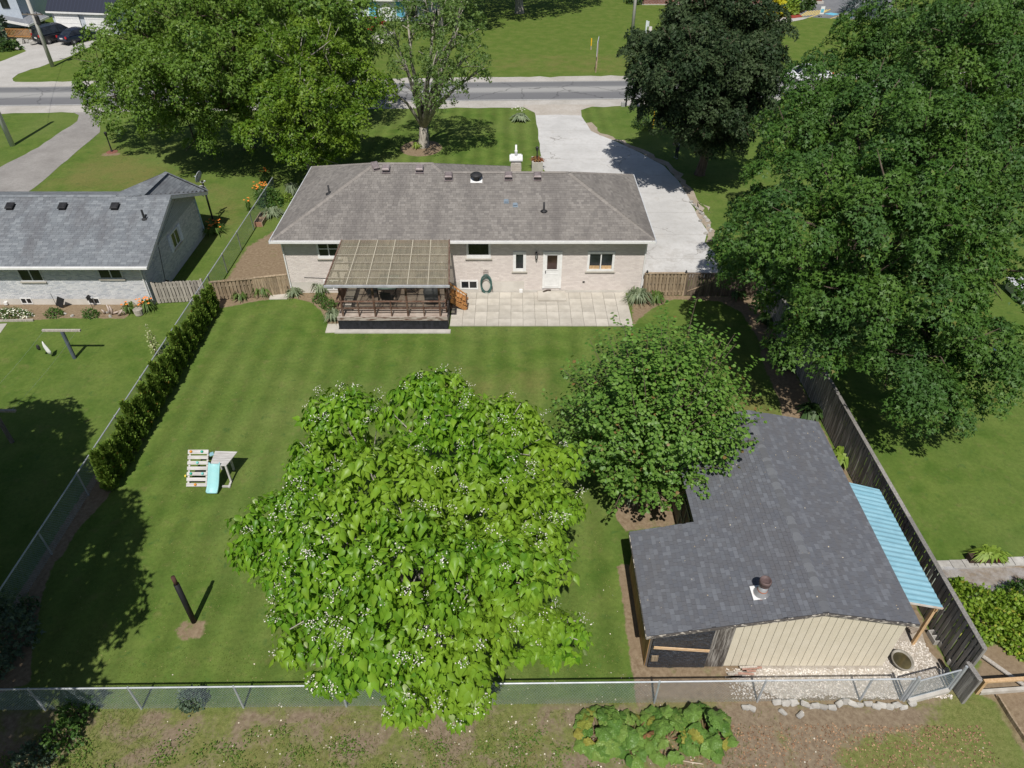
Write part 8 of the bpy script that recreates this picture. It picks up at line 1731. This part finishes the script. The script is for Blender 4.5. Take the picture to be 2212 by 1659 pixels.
m = MB(); A_ = [VY(*q('A', -160, 118), 92.0), VY(*q('A', 222, 190), 92.0), VY(*q('A', 375, 125), 95.5), VY(*q('A', 130, 38), 98.5), VY(*q('A', -160, 80), 98.5)]; m.prism([p - Vector((0, 0, .12)) for p in A_], (0, 0, .12)); m.build('porch_roof', mat('grey_asphalt_roof', (.17, .18, .20), (.22, .23, .25), ns=4, var=0), ph)
m = MB(); m.bar(A_[0] - Vector((0, .03, .1)), A_[1] - Vector((0, .03, .1)), .06, .28); m.bar(A_[1] - Vector((-.03, 0, .1)), A_[2] - Vector((-.03, 0, .1)), .06, .22); m.build('fascia', m_white, ph)
for p in (A_[1] + Vector((-.4, .5, 0)), A_[2] + Vector((-.6, -.3, 0)), A_[1] + Vector((-4, .5, 0))): m = MB(); m.box((p.x, p.y, (p.z - .1) / 2), (.16, .16, p.z - .1)); m.build('post', m_greywood, ph)
a = G(*q('A', 60, 270), .5); b_ = G(*q('A', 235, 275), .5)
for k in range(16): p = a.lerp(b_, k / 15); m = MB(); m.box((p.x, p.y, .75), (.07, .04, .8)); m.build('baluster', m_orangewood, ph)
for z in (.38, 1.15): m = MB(); m.bar(Vector((a.x, a.y, z)), Vector((b_.x, b_.y, z)), .06, .09); m.build('rail', m_orangewood, ph)
m = MB(); m.box(((a.x + b_.x) / 2 - 1.2, a.y + 1.8, .17), (b_.x - a.x + 2.6, 3.4, .34)); m.build('porch_floor', m_tanwood, ph)
w_ = VY(*q('A', 30, 20), 93.9); m = MB(); m.box((w_.x, 93.95, w_.z), (.9, .08, 1.2)); m.build('window', m_glass, ph)
for k, (x, y, s) in enumerate(((165, 335, .55), (255, 345, .45), (140, 385, .35), (215, 330, .4), (290, 330, .3))):
    o = put('garden_boulder', rough_block((1.6 * s, 1.2 * s, .9 * s), 120 + k, .12, .08), None, Gq('A', x, y) + Vector((0, 0, .2)), (0, 0, k)); tag(o, ('largest pale boulder of the rockery by the orange porch rail', 'pale boulder at the foot of the left utility pole, beside the porch rail', 'pale boulder nearest the lawn corner in the porch rockery', 'pale boulder in the middle of the porch rockery', 'smallest pale boulder of the porch rockery, nearest the black van')[k], 'boulder', 'boulders in the far rockery')
bush('green_bush', 'dark weeping shrub at the top left edge by the porch', Gq('A', -10, 300), 1.4, 1.4, 3.8, 900, m_graysh, 140, ls=.4)
bush('green_bush', 'dark shrubs in the rockery in front of the porch', Gq('A', 60, 385), 1.3, .9, .9, 500, m_hosta, 141, ls=.3)
hB = Gq('B', 930, 175); wh = gable_house('white_house', 'white and pale blue house half hidden behind trees at the top', hB + Vector((3.2, 4.5, 0)), -.05, 9.5, 7, 2.7, 2.2, mat('white_blue_siding', (.60, .66, .72), (.68, .72, .76), var=0), mat('charcoal_roof', (.07, .075, .085), (.10, .105, .115), ns=3, var=0), .5)
for x, c_ in ((-2.2, m_blue), (-.6, m_white), (1.2, m_blue), (2.8, m_glass)): m = MB(); m.box((x, -3.53, 1.3), (1.0, .06, 1.7)); k = m.build('window', c_, wh); k.matrix_parent_inverse = Matrix.Identity(4)
m = MB(); m.box((-3.6, -3.53, 1.9), (1.6, .06, 1.2)); k = m.build('window', m_glass, wh); k.matrix_parent_inverse = Matrix.Identity(4)
# long brick building, top right
m_rb = brick_mat('red_brick', [(.20, .085, .062), (.235, .105, .078), (.18, .075, .055), (.25, .12, .09)])
bb = thing('brick_building', 'long low red-brick building along the top right edge', 'building', Gq('C', 1230, 42)); a = Gq('C', 1165, 40); b_ = Gq('D', 390, 62)
dv = (b_ - a); m = MB(); yb_ = (a.y + b_.y) / 2; m.box(((a.x + b_.x) / 2, a.y + 6.2, 2.2), (b_.x - a.x, 12, 4.4)); m.build('wall', bpy.data.materials['grey_mortar'], bb)
bw = MB(); brickwall(bw, a.x, b_.x, .12, 3.0, lambda u, z, o=0: Vector((u, a.y + .2 - o, z)), L=.42, H=.15, joint=.02, proud=.01); tag(bw.build('brickwork', m_rb, bb), kind='stuff')
bw = MB(); brickwall(bw, a.y + .2, a.y + 12, .12, 3.0, lambda u, z, o=0: Vector((b_.x + o, u, z)), L=.42, H=.15, joint=.02, proud=.01); tag(bw.build('brickwork', m_rb, bb), kind='stuff')
m = MB(); m.box(((a.x + b_.x) / 2, a.y + .18, .06), (b_.x - a.x + .1, .1, .12)); m.build('plinth', m_concrete, bb); p = Gq('D', 615, 22); m = MB(); m.box((p.x, p.y, 1.6), (.9, .9, 3.2)); m.build('entrance_pier', m_rb, bb); p2 = Gq('D', 580, 30); m = MB(); m.box((p2.x - 1.0, p2.y + 2, .15), (5, 4, .3)); m.build('entrance_step', m_concrete, bb)
m = MB(); m.box(((a.x + b_.x) / 2, a.y + 6.2, 4.5), (b_.x - a.x + 1.2, 13, .3)); m.build('roof', mat('charcoal_roof2', (.07, .07, .075), var=0), bb)
for k in range(9):
    o = put('white_boulder', rough_block((.9, .6, .4), 150 + k, .1, .1), None, Gq('D', 240 + k * 15, 215 - k * 7) + Vector((0, 0, .1)), (0, 0, k)); tag(o, '%s white rock along the red mulch bed, counted from the dark maple' % ORDS[k], 'rock', 'white rocks along the mulch bed')
# ------------------------------------------------------------------ the person standing under the dark maple
def person():
    base = Gq('C', 1425, 1222); t = thing('person', 'person in grey shirt and dark trousers standing under the dark maple, holding a controller', 'person', base)
    J = {'pel': (0, 0, .95), 'bel': (0, -.01, 1.08), 'che': (0, .0, 1.30), 'neck': (0, .01, 1.47), 'head': (0, -.015, 1.56), 'top': (0, -.01, 1.74),
         'hl': (-.10, 0, .90), 'kl': (-.12, -.01, .50), 'al': (-.13, .03, .09), 'tl': (-.15, -.13, .03), 'hr': (.10, 0, .90), 'kr': (.13, -.03, .50), 'ar': (.14, .02, .09), 'tr': (.17, -.14, .03),
         'sl': (-.19, .01, 1.42), 'el': (-.25, -.06, 1.14), 'wl': (-.11, -.28, 1.10), 'sr': (.19, .01, 1.42), 'er': (.25, -.06, 1.14), 'wr': (.11, -.28, 1.10)}
    E = [('pel', 'bel'), ('bel', 'che'), ('che', 'neck'), ('neck', 'head'), ('head', 'top'), ('pel', 'hl'), ('hl', 'kl'), ('kl', 'al'), ('al', 'tl'), ('pel', 'hr'), ('hr', 'kr'), ('kr', 'ar'), ('ar', 'tr'), ('che', 'sl'), ('sl', 'el'), ('el', 'wl'), ('che', 'sr'), ('sr', 'er'), ('er', 'wr')]
    Rr = {'pel': (.15, .11), 'bel': (.145, .105), 'che': (.165, .115), 'neck': (.058, .058), 'head': (.078, .092), 'top': (.062, .075), 'hl': (.095, .1), 'hr': (.095, .1), 'kl': (.062, .066), 'kr': (.062, .066), 'al': (.045, .048), 'ar': (.045, .048), 'tl': (.04, .03), 'tr': (.04, .03), 'sl': (.068, .068), 'sr': (.068, .068), 'el': (.045, .045), 'er': (.045, .045), 'wl': (.03, .03), 'wr': (.03, .03)}
    for s, w in ((-1, 'wl'), (1, 'wr')):                    # hands: palm, four curled fingers and a thumb closed on the controller
        wx, wy, wz = J[w]; J['p' + w] = (wx - s * .015, wy - .07, wz + .005); Rr['p' + w] = (.036, .020); E.append((w, 'p' + w))
        for f in range(4):
            a, b = 'f%d%s' % (f, w), 'g%d%s' % (f, w); z = wz + .035 - .023 * f; J[a] = (wx - s * .012, wy - .125 + .006 * abs(f - 1.5), z); J[b] = (wx - s * .052, wy - .140 + .008 * abs(f - 1.5), z - .005); Rr[a] = (.0105, .0105); Rr[b] = (.0085, .0085); E += [('p' + w, a), (a, b)]
        J['t' + w] = (wx - s * .050, wy - .085, wz + .05); Rr['t' + w] = (.011, .011); E.append(('p' + w, 't' + w))
    ks = list(J); me = bpy.data.meshes.new('body'); me.from_pydata([J[k] for k in ks], [(ks.index(a), ks.index(b)) for a, b in E], []); o = bpy.data.objects.new('body', me); COL.objects.link(o)
    sk = o.modifiers.new('skin', 'SKIN'); sk.use_smooth_shade = True; o.modifiers.new('sub', 'SUBSURF').levels = 2
    for i, k in enumerate(ks): v = me.skin_vertices[0].data[i]; v.radius = Rr[k]; v.use_root = (k == 'pel')
    dg = bpy.context.evaluated_depsgraph_get(); me2 = bpy.data.meshes.new_from_object(o.evaluated_get(dg)); me2.name = 'body'; bpy.data.objects.remove(o)
    me2.materials.clear(); m_skin = mat('skin', (.45, .27, .19), var=0, bump=0, rough=.6); m_shirt = mat('grey_shirt', (.33, .34, .36), (.40, .41, .43), ns=9, var=0); m_tr = mat('dark_trousers', (.022, .024, .032), var=0); m_sh = mat('pale_shoe', (.4, .4, .4), var=0)
    for m_ in (m_skin, m_shirt, m_tr, m_sh): me2.materials.append(m_)
    for p in me2.polygons:
        c = p.center; p.material_index = 3 if c.z < .085 else 2 if c.z < .99 and abs(c.x) < .24 and c.y > -.2 else 0 if (c.z > 1.475 or (c.y < -.17 and c.z < 1.3)) else 1
        p.use_smooth = True
    b = put('body', me2, t); b.matrix_parent_inverse = Matrix.Identity(4)
    m = MB(); m.lathe([(.085, 1.60), (.098, 1.66), (.09, 1.73), (.06, 1.775), (.005, 1.79)], (0, .012, 0), 14); h = m.build('hair', mat('brown_hair', (.05, .035, .025), var=0), t, smooth=True); h.matrix_parent_inverse = Matrix.Identity(4)
    m = MB(); m.tube([(0, -.095, 1.645), (0, -.125, 1.61), (0, -.10, 1.60)], [.012, .018, .012], 6); k = m.build('nose', m_skin, t, smooth=True); k.matrix_parent_inverse = Matrix.Identity(4)
    for s in (-1, 1):
        m = MB(); m.lathe([(.011, -.008), (.014, 0), (.008, .01)], (s * .034, -.090, 1.65), 8); k = m.build('eye', m_dark, t); k.matrix_parent_inverse = Matrix.Identity(4)
        m = MB(); m.lathe([(.01, -.03), (.022, 0), (.01, .03)], (s * .085, .005, 1.635), 8); k = m.build('ear', m_skin, t, smooth=True); k.matrix_parent_inverse = Matrix.Identity(4)
    m = MB(); m.box((0, -.087, 1.575), (.05, .012, .010)); k = m.build('mouth', mat('lips', (.35, .15, .13), var=0), t); k.matrix_parent_inverse = Matrix.Identity(4)
    t.rotation_euler = (0, 0, -PI / 2 + .35)
    wv = Matrix.Rotation(-PI / 2 + .35, 3, 'Z')
    m = MB(); m.box((0, -.40, 1.115), (.17, .09, .045)); m.tube([(-.06, -.42, 1.13), (-.06, -.45, 1.2)], .006, 5); m.tube([(.06, -.42, 1.13), (.06, -.45, 1.2)], .006, 5); c = m.build('remote_controller', m_dark); c.location = base; c.rotation_euler = (0, 0, -PI / 2 + .35); tag(c, 'dark remote controller held in both hands of the person', 'controller')
person()
